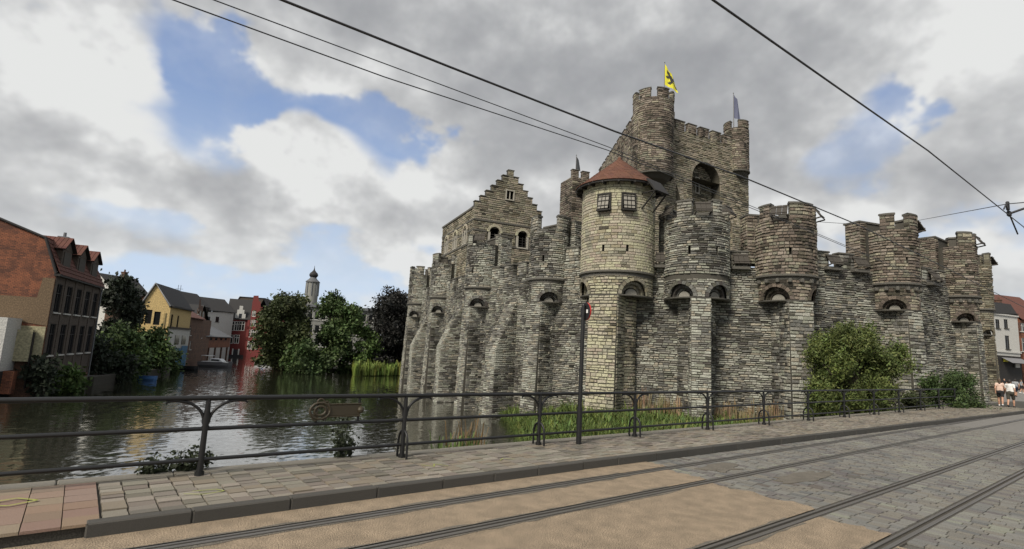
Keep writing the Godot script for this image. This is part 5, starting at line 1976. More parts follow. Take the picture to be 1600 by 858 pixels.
	for q in [[412, 735, 0.80, 0.42, "tall thin weed with dark stems below the bronze plate", 6], [296, 742, 0.30, 0.45, "low dark weed round the foot of the plain railing post", 7], [545, 722, 0.30, 0.22, "small dark weed tuft beside the tall weed", 5], [240, 746, 0.14, 0.25, "tiny green weed on the pavement edge", 4]]:
		var px: float = q[0] if q[0] != 412 else 524.0
		var b := atz(px, q[1], -8.72)
		var root := thing("weed", q[4], "plant", Vector3(b.x, 0.0, -8.80), 0.0, "weeds along the pavement edge")
		var xf := []
		var cols := []
		for s in q[5]:
			var st := MB.new()
			var top := Vector3(rng.randfn(0, q[3] * 0.6), q[2] * rnd(0.6, 1.1), rng.randfn(0, 0.06))
			var foot := Vector3(top.x * 0.45, -0.05, 0)
			st.tube([foot, foot.lerp(top, 0.5) + Vector3(0.01, 0, 0), top], [0.008, 0.006, 0.003], 4)
			part("stem", st, wm, root)
			for j in (7 if q[2] > 0.6 else 14):
				xf.append(Transform3D(Basis(Vector3(rnd(-1, 1), rnd(-1, 1), rnd(-1, 1)).normalized(), rnd(0, TAU)), foot.lerp(top, rnd(0.1, 1.0)) + Vector3(rng.randfn(0, 0.02), 0, rng.randfn(0, 0.02))))
				var g := rnd(0.6, 1.5)
				cols.append(Color(g, g, g))
		scatter("leaves", wl, wm, xf, cols, root)
	var om := leaf_mat("sedge_tan", lin(0.20, 0.125, 0.05))
	var b := atz(735, 690, -9.3)
	var root := thing("sedge_clump", "orange-tan seed heads over a green clump behind the railing", "plant", Vector3(b.x, -0.55, -9.5))
	for q in [["seed_heads", om, 0.95, 9], ["blades", gm, 0.6, 30]]:
		var xf := []
		var cols := []
		for i in q[3]:
			xf.append(Transform3D(Basis(UP, rnd(0, TAU)) * Basis.from_scale(Vector3.ONE * rnd(0.8, 1.2)), Vector3(rng.randfn(0, 0.28), 0, rng.randfn(0, 0.18))))
			cols.append(Color.WHITE * rnd(0.7, 1.2))
		scatter(q[0], blade_mesh(5, q[2], 0.025, 9, 0.3), q[1], xf, cols, root)

# ---------------------------------------------------------------- houses
func on_wall(a: Vector3, b: Vector3, px: float, py: float) -> Vector2:   # along the wall from a, and height
	var t := Vector3(b.x - a.x, 0, b.z - a.z).normalized()
	var n := t.cross(UP)
	var d := ray(px, py)
	var k := (a - EYE).dot(n) / d.dot(n)
	var p := EYE + d * k
	return Vector2((p - a).dot(t), p.y)

func window_part(root: Node3D, at: Vector3, t: Vector3, n: Vector3, w: float, h: float, frame: Material, pane: Material, o := {}) -> void:
	var b := Basis(t, UP, n)
	var g := MB.new()
	g.box(Transform3D(b, at - n * 0.13), Vector3(w, h, 0.02))
	var win := part("window", g, pane, root)
	var fr := MB.new()
	var e: float = o.get("bar", 0.07)
	for s in [-1, 1]:
		fr.box(Transform3D(b, at + t * s * (w - e) * 0.5 - n * 0.09), Vector3(e, h, 0.07))
	fr.box(Transform3D(b, at + UP * (h - e) * 0.5 - n * 0.09), Vector3(w - 2 * e, e, 0.07))
	fr.box(Transform3D(b, at - UP * (h - e) * 0.5 - n * 0.09), Vector3(w - 2 * e, e, 0.07))
	if o.get("cross", true):
		fr.box(Transform3D(b, at - n * 0.09), Vector3(e, h - 2 * e, 0.065))
		fr.box(Transform3D(b, at + UP * h * 0.17 - n * 0.089), Vector3(w - 2 * e, e * 0.9, 0.06))
	part("window_frame", fr, frame, win)
	if o.get("sill", true):
		var sl := MB.new()
		sl.box(Transform3D(b, at - UP * (h * 0.5 + 0.06) + n * 0.03), Vector3(w + 0.16, 0.11, 0.22))
		part("sill", sl, o.get("sill_mat", frame), win)

# walls round a plan from a to b (left to right seen from outside) and back; all places along the front are photo pixels on that wall
func house(called: String, label: String, category: String, a: Vector3, b: Vector3, back: float, y0: float, top: Array, wall: Material, roof: Material, wins: Array, o := {}) -> Node3D:
	var t := Vector3(b.x - a.x, 0, b.z - a.z)
	var w := t.length()
	t = t.normalized()
	var n := t.cross(UP)
	var root := thing(called, label, category, Vector3(a.x, y0, a.z), atan2(n.x, n.z), o.get("group", ""))
	var prof := []
	for q in top:
		var p := on_wall(a, b, q[0], q[1])
		prof.append(Vector2(clampf(p.x, 0, w), p.y - y0))
	prof[0].x = 0.0
	prof[-1].x = w
	var holes := []
	for q in wins:                                           # [px, py top, py bottom, width]
		var p := on_wall(a, b, q[0], q[1])
		var r := on_wall(a, b, q[0], q[2])
		holes.append([p.x - q[3] * 0.5, r.y - y0, p.x + q[3] * 0.5, p.y - y0])
	var mb := MB.new()
	wall_panel(mb, Vector3.ZERO, Vector3.RIGHT, Vector3.BACK, prof, holes)
	var la: Vector2 = prof[0]
	var lb: Vector2 = prof[-1]
	mb.quad(Vector3(0, 0, -back), Vector3.ZERO, Vector3(0, la.y, 0), Vector3(0, la.y, -back))
	var side: Array = o.get("side", [])
	wall_panel(mb, Vector3(w, 0, 0), Vector3.FORWARD, Vector3.RIGHT, [Vector2(0, lb.y), Vector2(back, lb.y)], side)
	mb.quad(Vector3(w, 0, -back), Vector3(0, 0, -back), Vector3(0, la.y, -back), Vector3(w, lb.y, -back))
	for i in prof.size() - 1:
		mb.quad(Vector3(prof[i + 1].x, la.y, -back), Vector3(prof[i].x, la.y, -back), Vector3(prof[i].x, prof[i].y, -back), Vector3(prof[i + 1].x, prof[i + 1].y, -back))
	part("wall", mb, wall, root)
	for h in holes:
		window_part(root, Vector3((h[0] + h[2]) * 0.5, (h[1] + h[3]) * 0.5, 0), Vector3.RIGHT, Vector3.BACK, h[2] - h[0], h[3] - h[1], o.get("frame", mats.white_paint), mats.window_glass, o)
	for h in side:
		window_part(root, Vector3(w, (h[1] + h[3]) * 0.5, -(h[0] + h[2]) * 0.5), Vector3.FORWARD, Vector3.RIGHT, h[2] - h[0], h[3] - h[1], o.get("frame", mats.white_paint), mats.window_glass, o)
	if o.has("pitch"):                                       # eaves to the front, ridge along the house
		var rm := MB.new()
		var hy: float = o.pitch
		var e := maxf(la.y, lb.y)
		rm.quad(Vector3(-0.2, e - 0.12, 0.35), Vector3(w + 0.2, e - 0.12, 0.35), Vector3(w + 0.2, e + hy, -back * 0.5), Vector3(-0.2, e + hy, -back * 0.5))
		rm.quad(Vector3(w + 0.2, e - 0.12, -back - 0.3), Vector3(-0.2, e - 0.12, -back - 0.3), Vector3(-0.2, e + hy, -back * 0.5), Vector3(w + 0.2, e + hy, -back * 0.5))
		rm.quad(Vector3(-0.2, e - 0.24, 0.35), Vector3(w + 0.2, e - 0.24, 0.35), Vector3(w + 0.2, e - 0.12, 0.35), Vector3(-0.2, e - 0.12, 0.35))
		part("roof", rm, roof, root)
		for s in [0.0, w]:
			var gb := MB.new()
			if s == 0.0:
				gb.tri(Vector3(0, e - 0.3, -back), Vector3(0, e - 0.3, 0), Vector3(0, e + hy - 0.1, -back * 0.5))
			else:
				gb.tri(Vector3(w, e - 0.3, 0), Vector3(w, e - 0.3, -back), Vector3(w, e + hy - 0.1, -back * 0.5))
			part("gable", gb, wall, root)
	elif o.has("steps"):
		var rm := MB.new()                                   # a roof kept below the stepped gable
		var pk := 0.0
		for p in prof:
			pk = maxf(pk, p.y)
		rm.quad(Vector3(0, la.y - 0.3, -0.3), Vector3(w * 0.5, pk - 0.8, -0.3), Vector3(w * 0.5, pk - 0.8, -back), Vector3(0, la.y - 0.3, -back))
		rm.quad(Vector3(w * 0.5, pk - 0.8, -0.3), Vector3(w, lb.y - 0.3, -0.3), Vector3(w, lb.y - 0.3, -back), Vector3(w * 0.5, pk - 0.8, -back))
		part("roof", rm, roof, root)
	else:
		for i in prof.size() - 1:
			if prof[i + 1].x - prof[i].x < 0.02:
				continue
			var rm := MB.new()
			var p := Vector3(prof[i].x, prof[i].y, 0)
			var q := Vector3(prof[i + 1].x, prof[i + 1].y, 0)
			var up := (q - p).cross(Vector3.FORWARD).normalized()
			if up.y < 0:
				up = -up
			rm.box(Transform3D(Basis((q - p).normalized(), up, (q - p).normalized().cross(up)), (p + q) * 0.5 - Vector3(0, 0, back * 0.5 - 0.05) + up * 0.07), Vector3((q - p).length() + 0.12, 0.14, back + 0.3))
			part("roof", rm, roof, root)
	return root

func chimney(root: Node3D, at: Vector3, h: float, m: Material) -> void:
	var mb := MB.new()
	mb.box(Transform3D(Basis(), at + UP * h * 0.5), Vector3(0.6, h, 0.6))
	mb.box(Transform3D(Basis(), at + UP * (h + 0.05)), Vector3(0.74, 0.14, 0.74))
	mb.tube([at + UP * h, at + UP * (h + 0.5)], [0.13, 0.11], 8)
	part("chimney", mb, m, root)

func brick_tex(a: Color, b: Color, mortar: Color, seed_: int) -> ImageTexture:
	# small bricks too far off to tell apart: courses, tone from brick to brick and larger weathered patches
	var f := FastNoiseLite.new()
	f.seed = seed_
	f.frequency = 0.012
	f.fractal_octaves = 4
	var im := Image.create(256, 256, false, Image.FORMAT_RGB8)
	var r := RandomNumberGenerator.new()
	r.seed = seed_
	for j in 32:
		for i in 17:
			var s := clampf(0.5 + 0.9 * f.get_noise_2d(i * 16.0, j * 8.0) + r.randfn(0, 0.2), 0, 1)
			var c := a.lerp(b, s).linear_to_srgb()
			im.fill_rect(Rect2i(i * 16 - (8 if j % 2 else 0), j * 8, 15, 7), c)
			im.fill_rect(Rect2i(i * 16 - (8 if j % 2 else 0), j * 8 + 7, 16, 1), mortar.linear_to_srgb())
	return ImageTexture.create_from_image(im)

func build_left_bank() -> void:
	var grain: Texture2D = mats.stone.albedo_texture
	mat("white_paint", lin(0.72, 0.71, 0.66), 0.7, grain, 0.5)
	mat("window_glass", lin(0.012, 0.013, 0.014), 0.08)
	mat("brick_orange", Color.WHITE, 0.9, brick_tex(Color(0.085, 0.034, 0.021), Color(0.25, 0.088, 0.042), Color(0.10, 0.05, 0.03), 51), 0.30)
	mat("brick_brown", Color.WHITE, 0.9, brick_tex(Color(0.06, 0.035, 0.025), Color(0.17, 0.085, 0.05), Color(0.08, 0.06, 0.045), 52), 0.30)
	mat("grey_render", lin(0.105, 0.082, 0.064), 0.95, grain, 0.35)
	mat("cream_render", lin(0.47, 0.43, 0.27), 0.95, grain, 0.3)
	mat("buff_render", lin(0.21, 0.145, 0.085), 0.95, grain, 0.5)
	mat("yellow_render", lin(0.76, 0.56, 0.25), 0.95, grain, 0.3)
	mat("red_render", lin(0.165, 0.024, 0.021), 0.9, grain, 0.3)
	mat("roof_tile_red", lin(0.155, 0.055, 0.036), 0.9, grain, 0.9)
	mat("roof_dark", lin(0.030, 0.028, 0.027), 0.8, grain, 0.6)
	mat("roof_grey", lin(0.15, 0.155, 0.16), 0.6, grain, 0.6)
	mat("zinc", lin(0.22, 0.23, 0.24), 0.5, grain, 1.0)
	mat("black_paint", lin(0.010, 0.010, 0.011), 0.7)
	mat("office_pale", lin(0.34, 0.34, 0.31), 0.9, grain, 0.3)
	mat("blue_screen", lin(0.045, 0.20, 0.38), 0.6, grain, 0.6)
	mat("grey_wall", lin(0.07, 0.064, 0.05), 0.95, grain, 0.5)
	# brick house with its gable to the bridge and five bays to the river
	var b := atd(88, 428, 41.0)
	var ev := b.y
	var far := aty(158, 449, ev)
	var f := Vector3(far.x - b.x, 0, far.z - b.z)
	var back := f.length()
	f = f.normalized()
	var u := Vector3(-f.z, 0, f.x)
	var w := 15.0
	var a := b - u * w
	var y0 := WATER - 0.4
	var e := ev - y0
	var bay := back / 5.0
	var side := []
	for k in 5:
		var c := bay * (k + 0.5)
		side.append([c - bay * 0.27, 3.0 - y0, c + bay * 0.27, 5.2 - y0])
		side.append([c - bay * 0.26, -0.3 - y0, c + bay * 0.26, 2.1 - y0])
	var root := thing("brick_house", "old brick house with grey river front, tiled mansard roof and three dormers", "house", Vector3(a.x, y0, a.z), atan2(-f.x, -f.z))
	var mb := MB.new()
	var prof := [Vector2(0, e), Vector2(2.5, 10.4 - y0), Vector2(w * 0.5, 11.0 - y0), Vector2(w - 1.0, 8.55 - y0), Vector2(w, e)]
	wall_panel(mb, Vector3.ZERO, Vector3.RIGHT, Vector3.BACK, prof, [])
	mb.quad(Vector3(0, 0, -back), Vector3.ZERO, Vector3(0, e, 0), Vector3(0, e, -back))
	mb.quad(Vector3(w, 0, -back), Vector3(0, 0, -back), Vector3(0, e, -back), Vector3(w, e, -back))
	for i in prof.size() - 1:
		mb.quad(Vector3(prof[i + 1].x, e, -back), Vector3(prof[i].x, e, -back), Vector3(prof[i].x, prof[i].y, -back), Vector3(prof[i + 1].x, prof[i + 1].y, -back))
	part("gable_wall", mb, mats.brick_orange, root)
	mb = MB.new()
	wall_panel(mb, Vector3(w, 0, 0), Vector3.FORWARD, Vector3.RIGHT, [Vector2(0, e), Vector2(back, e)], side, 1.5, 0.2)
	part("river_front", mb, mats.grey_render, root)
	mb = MB.new()
	mb.bx(Vector3(w - 0.3, 0.0, -back), Vector3(w + 0.06, 1.5, 0.0))
	part("plinth", mb, mats.brick_brown, root)
	for h in side:
		window_part(root, Vector3(w, (h[1] + h[3]) * 0.5, -(h[0] + h[2]) * 0.5), Vector3.FORWARD, Vector3.RIGHT, h[2] - h[0], h[3] - h[1], mats.black_paint, mats.window_glass, {"sill_mat": mats.white_paint, "bar": 0.06})
	for i in 6:                                              # flat strips of wall between the bays
		mb = MB.new()
		var z := -clampf(bay * i, 0.24, back - 0.24)
		mb.bx(Vector3(w, 1.5, z - 0.22), Vector3(w + 0.05, e - 0.2, z + 0.22))
		part("pilaster", mb, mats.grey_render, root)
	mb = MB.new()
	mb.bx(Vector3(w - 0.1, e - 0.16, -back - 0.1), Vector3(w + 0.28, e + 0.02, 0.1))
	part("gutter", mb, mats.black_wood, root)
	for seg in [[w - 1.0, 8.55 - y0, w + 0.22, e - 0.02], [w * 0.5, 11.0 - y0, w - 0.98, 8.56 - y0]]:
		var p := Vector3(seg[0], seg[1], 0)
		var q := Vector3(seg[2], seg[3], 0)
		var along := (q - p).normalized()
		var up := Vector3(-along.y, along.x, 0)
		var rows := int((q - p).length() / 0.34)
		mb = MB.new()
		for k in rows:                                       # lapped courses of pantiles
			var c := p.lerp(q, (k + 0.5) / rows)
			for j in 40:
				var g := rnd(0.7, 1.25)
				mb.box(Transform3D(Basis(along.rotated(Vector3.BACK, 0.12), up.rotated(Vector3.BACK, 0.12), Vector3.BACK), c + up * 0.05 + Vector3(0, 0, -(j + 0.5) * back / 40.0)), Vector3((q - p).length() / rows * 1.12, 0.05, back / 40.0 - 0.02), Color(g, g * rnd(0.85, 1.1), g * rnd(0.85, 1.1)))
		stuff(part("roof_tiles", mb, mats.roof_tile_red, root))
		mb = MB.new()
		mb.quad(p, q, q + Vector3(0, 0, -back), p + Vector3(0, 0, -back))
		part("roof_boards", mb, mats.black_wood, root)
	mb = MB.new()
	for i in 3:
		mb.tube([Vector3(prof[i + 1].x, prof[i + 1].y + 0.03, 0.05), Vector3(prof[i + 2].x, prof[i + 2].y + 0.03, 0.05)], [0.10, 0.10], 5)
	part("verge", mb, mats.roof_dark, root)
	for k in 3:                                              # broad dormers under shed roofs of pantiles
		var z := -back * (0.17 + 0.31 * k)
		var hw := back * 0.088
		mb = MB.new()
		mb.bx(Vector3(w - 1.6, e + 0.4, z - hw), Vector3(w - 0.12, e + 2.05, z + hw))
		var dm := part("dormer", mb, mats.grey_render, root)
		mb = MB.new()
		mb.bx(Vector3(w - 0.12, e + 0.7, z - hw * 0.7), Vector3(w - 0.07, e + 1.9, z + hw * 0.7))  # the dormer window, made a dark board so no sky reflects in it
		part("dormer_window_board", mb, mats.old_wood, dm)
		var rx := [Vector3(w - 1.9, e + 3.05, z), Vector3(w + 0.12, e + 3.05, z)]   # gabled roof, its ridge towards the river
		for sd in [-1.0, 1.0]:
			var ed := Vector3(0, -1.05, sd * (hw + 0.28))
			mb = MB.new()
			if sd > 0:
				mb.quad(rx[0] + ed, rx[1] + ed, rx[1], rx[0])
			else:
				mb.quad(rx[1] + ed, rx[0] + ed, rx[0], rx[1])
			part("dormer_roof_board", mb, mats.black_wood, dm)
			mb = MB.new()
			var dn := ed.normalized()
			var nn := Vector3.RIGHT.cross(dn)
			if nn.y < 0:
				nn = -nn
			for j in 7:
				for q in 5:
					var g := rnd(0.75, 1.35)
					mb.box(Transform3D(Basis(Vector3.RIGHT, nn, Vector3.RIGHT.cross(nn)), Vector3(w - 1.75 + j * 0.29, e + 3.07, z) + ed * ((q + 0.5) / 5.0) + nn * (0.05 + 0.008 * q)), Vector3(0.26, 0.05, ed.length() / 5.0 * 1.08), Color(g, g * rnd(0.85, 1.1), g))
			stuff(part("dormer_tiles", mb, mats.roof_tile_red, dm))
		mb = MB.new()
		mb.tri(Vector3(w - 0.1, e + 2.05, z + hw), Vector3(w - 0.1, e + 2.05, z - hw), Vector3(w - 0.1, e + 2.98, z))
		part("dormer_gable", mb, mats.grey_render, dm)
		mb = MB.new()
		mb.tube([Vector3(w - 0.9, e + 2.2, z + hw + 0.35), Vector3(w + 0.15, e + 0.1, z + hw + 0.35)], [0.09, 0.09], 5)
		part("hip_flashing", mb, mats.zinc, dm)
	chimney(root, Vector3(w - 1.5, 8.5 - y0, -back * 0.45), 0.9, mats.zinc)
	mb = MB.new()
	mb.tube([Vector3(w + 0.12, 0.5, -back + 0.1), Vector3(w + 0.12, e - 0.1, -back + 0.1)], [0.06, 0.06], 6)
	part("downpipe", mb, mats.zinc, root)
	mb = MB.new()                                            # render left on the brick: a strip by the corner and a lobe lower down
	var ps := [Vector2(w - 0.75, e - 0.35), Vector2(w - 0.02, e - 0.35), Vector2(w - 0.02, 1.9 - y0), Vector2(w - 3.3, 2.4 - y0), Vector2(w - 3.0, 3.0 - y0), Vector2(w - 4.1, 3.6 - y0), Vector2(w - 3.6, 4.0 - y0), Vector2(w - 0.9, 4.0 - y0)]
	var tr := Geometry2D.triangulate_polygon(PackedVector2Array(ps))
	for i in range(0, tr.size(), 3):
		var q0: Vector2 = ps[tr[i]]
		var q1: Vector2 = ps[tr[i + 1]]
		var q2: Vector2 = ps[tr[i + 2]]
		mb.tri(Vector3(q0.x, q0.y, 0.035), Vector3(q1.x, q1.y, 0.035), Vector3(q2.x, q2.y, 0.035))
	part("old_render", mb, mats.buff_render, root)
	mb = MB.new()
	mb.bx(Vector3(w - 6.0, -0.55 - y0, 0.0), Vector3(w - 0.05, 1.85 - y0, 0.10))
	part("cream_band", mb, mats.cream_render, root)
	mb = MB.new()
	mb.bx(Vector3(w - 6.0, 0.0, 0.0), Vector3(w - 0.02, -0.56 - y0, 0.06))  # dark brick sheet stands in for the shaded opening below the cream band
	part("shaded_opening_sheet", mb, mats.brick_brown, root)
	# white annex before the gable
	var an := thing("white_annex", "white flat-roofed annex on a black base before the brick gable", "house", Vector3(a.x, y0, a.z) + (-f) * 0.12, atan2(-f.x, -f.z))
	var nx := w - 1.5
	mb = MB.new()
	wall_panel(mb, Vector3(0, 0, 2.4), Vector3.RIGHT, Vector3.BACK, [Vector2(0, 2.55 - y0), Vector2(nx, 2.35 - y0)], [[nx - 2.9, -1.2 - y0, nx - 2.0, 0.75 - y0], [nx - 6, -1.2 - y0, nx - 5, 0.7 - y0]], -1.4 - y0)
	mb.quad(Vector3(nx, -1.4 - y0, 2.4), Vector3(nx, -1.4 - y0, 0), Vector3(nx, 2.35 - y0, 0), Vector3(nx, 2.35 - y0, 2.4))
	mb.quad(Vector3(0, 2.55 - y0, 2.4), Vector3(nx, 2.35 - y0, 2.4), Vector3(nx, 2.35 - y0, 0), Vector3(0, 2.55 - y0, 0))
	part("wall", mb, mats.white_paint, an)
	mb = MB.new()
	mb.bx(Vector3(0, 0, 0), Vector3(nx - 0.01, -1.41 - y0, 2.42))
	part("black_base", mb, mats.black_paint, an)
	for c in [nx - 2.45, nx - 5.5]:
		window_part(an, Vector3(c, -0.23 - y0, 2.4), Vector3.RIGHT, Vector3.BACK, 0.9 if c > nx - 3 else 1.0, 1.93, mats.black_paint, mats.window_glass, {"sill": false})
	mb = MB.new()
	mb.bx(Vector3(nx, -0.75 - y0, 0.05), Vector3(nx + 0.9, 1.55 - y0, 0.5))
	part("cream_lobby", mb, mats.cream_render, an)
	mb = MB.new()
	mb.bx(Vector3(nx + 0.91, -2.7 - y0, 0.2), Vector3(nx + 0.97, 1.4 - y0, 0.45))
	part("dark_post", mb, mats.black_wood, an)
	mb = MB.new()
	mb.bx(Vector3(nx - 0.2, -3.0 - y0, 1.0), Vector3(nx + 0.6, -1.4 - y0, 1.6))
	part("brick_pier", mb, mats.brick_orange, an)
	# quay wall past the house
	mb = MB.new()
	var w0 := aty(140, 602, WATER)
	var w1 := aty(262, 584, WATER)
	var wt := (w1 - w0).normalized()
	mb.cbox(Transform3D(Basis(wt, UP, wt.cross(UP)), (w0 + w1) * 0.5 - UP * 0.25), Vector3((w1 - w0).length(), 2.1, 0.5), 0.05)
	single("garden_wall", mb, mats.grey_wall, "low grey garden wall at the water's edge behind the bushes", "wall")
	# yellow house: a gable to the bridge and a longer side along the water
	b = atd(257, 548, 71.0)
	var cn := atd(291, 548, 81.0)
	var yn := Vector3(b.x - cn.x, 0, b.z - cn.z)
	var deep := yn.length()
	yn = yn.normalized()
	var yt := UP.cross(yn)
	a = b + yt * on_wall(b, b + yt, 199, 540).x
	var yb := WATER - 0.3
	side = []
	for px in [260.0, 269.5, 279.0]:
		var hi := on_wall(b, cn, px, 489.5 + (px - 260.0) * 0.2)
		var lw := on_wall(b, cn, px, 509.5 + (px - 260.0) * 0.15)
		side.append([hi.x - 0.42, lw.y - yb, hi.x + 0.42, hi.y - yb])
	root = house("yellow_house", "yellow rendered house with dark roof above a blue screen", "house", a, b, deep, yb, [[199, 496], [244, 444], [257, 478]], mats.yellow_render, mats.roof_dark, [[233.4, 484, 506, 0.75], [246.5, 487, 508, 0.75]], {"frame": mats.black_paint, "sill": false, "cross": false, "side": side})
	var yw := (b - a).length()
	var fl := on_wall(b, cn, 262, 513).y - yb
	mb = MB.new()
	mb.bx(Vector3(yw, 0.3, -deep), Vector3(yw + 0.12, fl, -0.3))
	part("pale_ground_floor", mb, mats.white_paint, root)
	mb = MB.new()
	mb.bx(Vector3(yw, fl, -deep), Vector3(yw + 0.3, fl + 0.25, -0.3))
	part("moulding", mb, mats.grey_render, root)
	mb = MB.new()
	mb.bx(Vector3(yw - 0.2, on_wall(b, cn, 262, 478).y - yb - 0.1, -deep), Vector3(yw + 0.4, on_wall(b, cn, 262, 478).y - yb + 0.12, 0.1))
	part("gutter", mb, mats.black_wood, root)
	for k in 2:
		mb = MB.new()
		mb.bx(Vector3(yw + 0.3, 0.5, -deep * (0.30 + 0.32 * k) - deep * 0.28), Vector3(yw + 0.36, 3.4 + 0.3 * k, -deep * (0.30 + 0.32 * k)))
		part("blue_screen", mb, mats.blue_screen, root)
		mb = MB.new()
		mb.bx(Vector3(yw + 0.12, 3.9, -deep * (0.32 + 0.32 * k) - 2.0), Vector3(yw + 0.18, 5.2, -deep * (0.32 + 0.32 * k)))
		part("shop_window", mb, mats.window_glass, root)
	mb = MB.new()
	var pk := on_wall(a, b, 244, 444)
	mb.tube([Vector3(0.0, on_wall(a, b, 199, 496).y - yb, 0.1), Vector3(pk.x, pk.y - yb + 0.1, 0.1), Vector3(yw, on_wall(a, b, 257, 478).y - yb, 0.1)], [0.16, 0.16, 0.16], 5)
	part("bargeboard", mb, mats.zinc, root)
	var q: Vector2
	# dark house behind it, with a skylight
	a = atd(185, 520, 78.0); b = atd(240, 520, 84.0)
	root = house("dark_roofed_house", "house with long dark roof behind the yellow gable", "house", a, b, 10.0, WATER, [[185, 480], [240, 478]], mats.white_paint, mats.roof_dark, [], {"pitch": 4.3})
	mb = MB.new()
	mb.box(Transform3D(Basis(Vector3.RIGHT, -0.9), Vector3(1.0, on_wall(a, b, 195, 480).y - WATER + 1.3, -1.2)), Vector3(1.6, 0.1, 1.2))
	part("skylight", mb, mats.zinc, root)
	chimney(root, Vector3(4.2, on_wall(a, b, 235, 480).y - WATER + 4.0, -5.0), 1.2, mats.brick_brown)
	# brick warehouse along the water
	a = atd(280, 540, 80.0); b = atd(312, 545, 92.0)
	root = house("brick_warehouse", "dark brick warehouse with brown tiled roof past the yellow house", "house", a, b, 10.0, WATER - 0.2, [[280, 492], [312, 497]], mats.brick_brown, mats.roof_tile_red, [[288, 512, 524, 0.9], [298, 512, 524, 0.9], [288, 533, 546, 0.9], [298, 533, 546, 0.9]], {"pitch": 2.8, "frame": mats.white_paint})
	# narrow stepped gable house
	a = atd(301, 548, 92.0); b = atd(324, 551, 103.0)
	root = house("step_gable_house", "narrow stone and brick house with stepped gable beside the warehouse", "house", a, b, 9.0, WATER - 0.2, [[301, 500], [303.5, 500], [303.6, 489], [306, 489], [306.1, 478], [309, 478], [309.1, 467], [314, 467], [314.1, 478], [317, 478], [317.1, 489], [320, 489], [320.1, 500], [324, 500]], mats.brick_brown, mats.roof_dark, [[307, 500, 510, 0.9], [315, 500, 510, 0.9], [307, 518, 528, 0.9], [315, 518, 528, 0.9], [311, 482, 491, 0.8]], {"steps": true})
	for k in 4:
		mb = MB.new()
		mb.bx(Vector3(0.3 + k * 1.1, 0.3, 0.0), Vector3(0.55 + k * 1.1, 9.5, 0.16))
		part("pilaster", mb, mats.white_paint if k % 2 else mats.buff_render, root)
	# low building with a grey roof and a window band, on posts over the water
	a = atd(316, 550, 100.0); b = atd(357, 553, 118.0)
	root = house("low_boathouse", "low brick boathouse with grey sloping roof and window band", "house", a, b, 8.0, -0.6, [[316, 527], [357, 526]], mats.brick_orange, mats.roof_grey, [[322, 527.5, 532, 1.6], [330, 527.5, 532, 1.6], [338, 527.5, 532, 1.6], [346, 527.5, 532, 1.6], [353, 527.5, 532, 1.6]], {"pitch": 2.0, "sill": false, "frame": mats.black_paint})
	for k in 5:
		mb = MB.new()
		var x := 0.4 + k * ((b - a).length() - 0.8) / 4.0
		mb.bx(Vector3(x - 0.15, -3.2, -0.5), Vector3(x + 0.15, 0.0, -0.2))
		part("post", mb, mats.brick_brown, root)
	mb = MB.new()
	mb.bx(Vector3(0, -3.2, -7.5), Vector3((b - a).length(), 0.0, -4.0))
	part("rear_base", mb, mats.black_paint, root)
	# white house and dark roofs behind
	a = atd(318, 545, 128.0); b = atd(358, 548, 134.0)
	house("white_house", "plain white house behind the boathouse", "house", a, b, 9.0, WATER, [[318, 487], [358, 487]], mats.white_paint, mats.roof_dark, [[326, 495, 503, 0.9], [340, 495, 503, 0.9]], {"pitch": 3.2, "frame": mats.black_paint})
	a = atd(355, 545, 158.0); b = atd(405, 548, 160.0)
	house("dark_gabled_block", "large dark roofed block rising behind the red house", "house", a, b, 12.0, WATER, [[355, 482], [375, 464], [405, 466]], mats.grey_render, mats.roof_dark, [], {})
	a = atd(255, 520, 120.0); b = atd(286, 520, 120.0)
	root = house("grey_gabled_house", "grey gabled house with roof rail behind the yellow house", "house", a, b, 9.0, WATER, [[255, 482], [271, 454], [286, 476]], mats.grey_wall, mats.roof_dark, [], {})
	for s in [0.15, 0.28]:
		mb = MB.new()
		var x = (b - a).length() * s
		mb.tube([Vector3(x, 9.5, -2), Vector3(x, 16.2, -2)], [0.05, 0.05], 4)
		mb.tube([Vector3(x - 0.6, 15.3, -2), Vector3(x + 0.6, 15.3, -2)], [0.04, 0.04], 4)
		part("roof_rail", mb, mats.black_paint, root)
	# red house: a wing with eaves and a stepped gable
	var fr := {"pitch": 5.2, "bar": 0.13, "sill": false}
	a = atd(346, 556, 134.0); b = atd(384, 558, 136.0)
	root = house("red_house", "deep red house with white windows at the water's bend", "house", a, b, 9.0, WATER - 0.2, [[346, 500], [384, 498.5]], mats.red_render, mats.roof_dark, [[351.5, 502, 513, 1.5], [363, 502, 517, 1.2], [371, 502, 517, 1.1], [378.5, 502, 517, 1.4], [360.5, 523, 537, 1.3], [370.5, 523, 537, 1.2]], fr)
	var dp := on_wall(a, b, 368.5, 546)
	mb = MB.new()
	mb.bx(Vector3(dp.x - 0.55, 0.3, 0.0), Vector3(dp.x + 0.55, dp.y - WATER + 0.2, 0.1))
	var door := part("door", mb, mats.black_paint, root)
	for s in [-1, 1]:
		mb = MB.new()
		mb.bx(Vector3(dp.x + s * 0.68 - 0.14, 0.3, 0.0), Vector3(dp.x + s * 0.68 + 0.14, dp.y - WATER + 0.35, 0.16))
		part("door_jamb", mb, mats.white_paint, door)
	mb = MB.new()
	mb.bx(Vector3(0, 0, 0), Vector3((b - a).length(), 0.75, 0.25))
	part("dark_plinth", mb, mats.black_paint, root)
	var dq := on_wall(a, b, 375, 497)
	mb = MB.new()                                            # a little stepped dormer at the eaves
	for s in [[1.2, 1.3], [0.8, 2.3], [0.4, 3.3]]:
		mb.bx(Vector3(dq.x - s[0], dq.y - WATER - 0.2, -0.5 - s[1] * 0.01), Vector3(dq.x + s[0], dq.y - WATER + s[1], 0.12 + s[1] * 0.01))
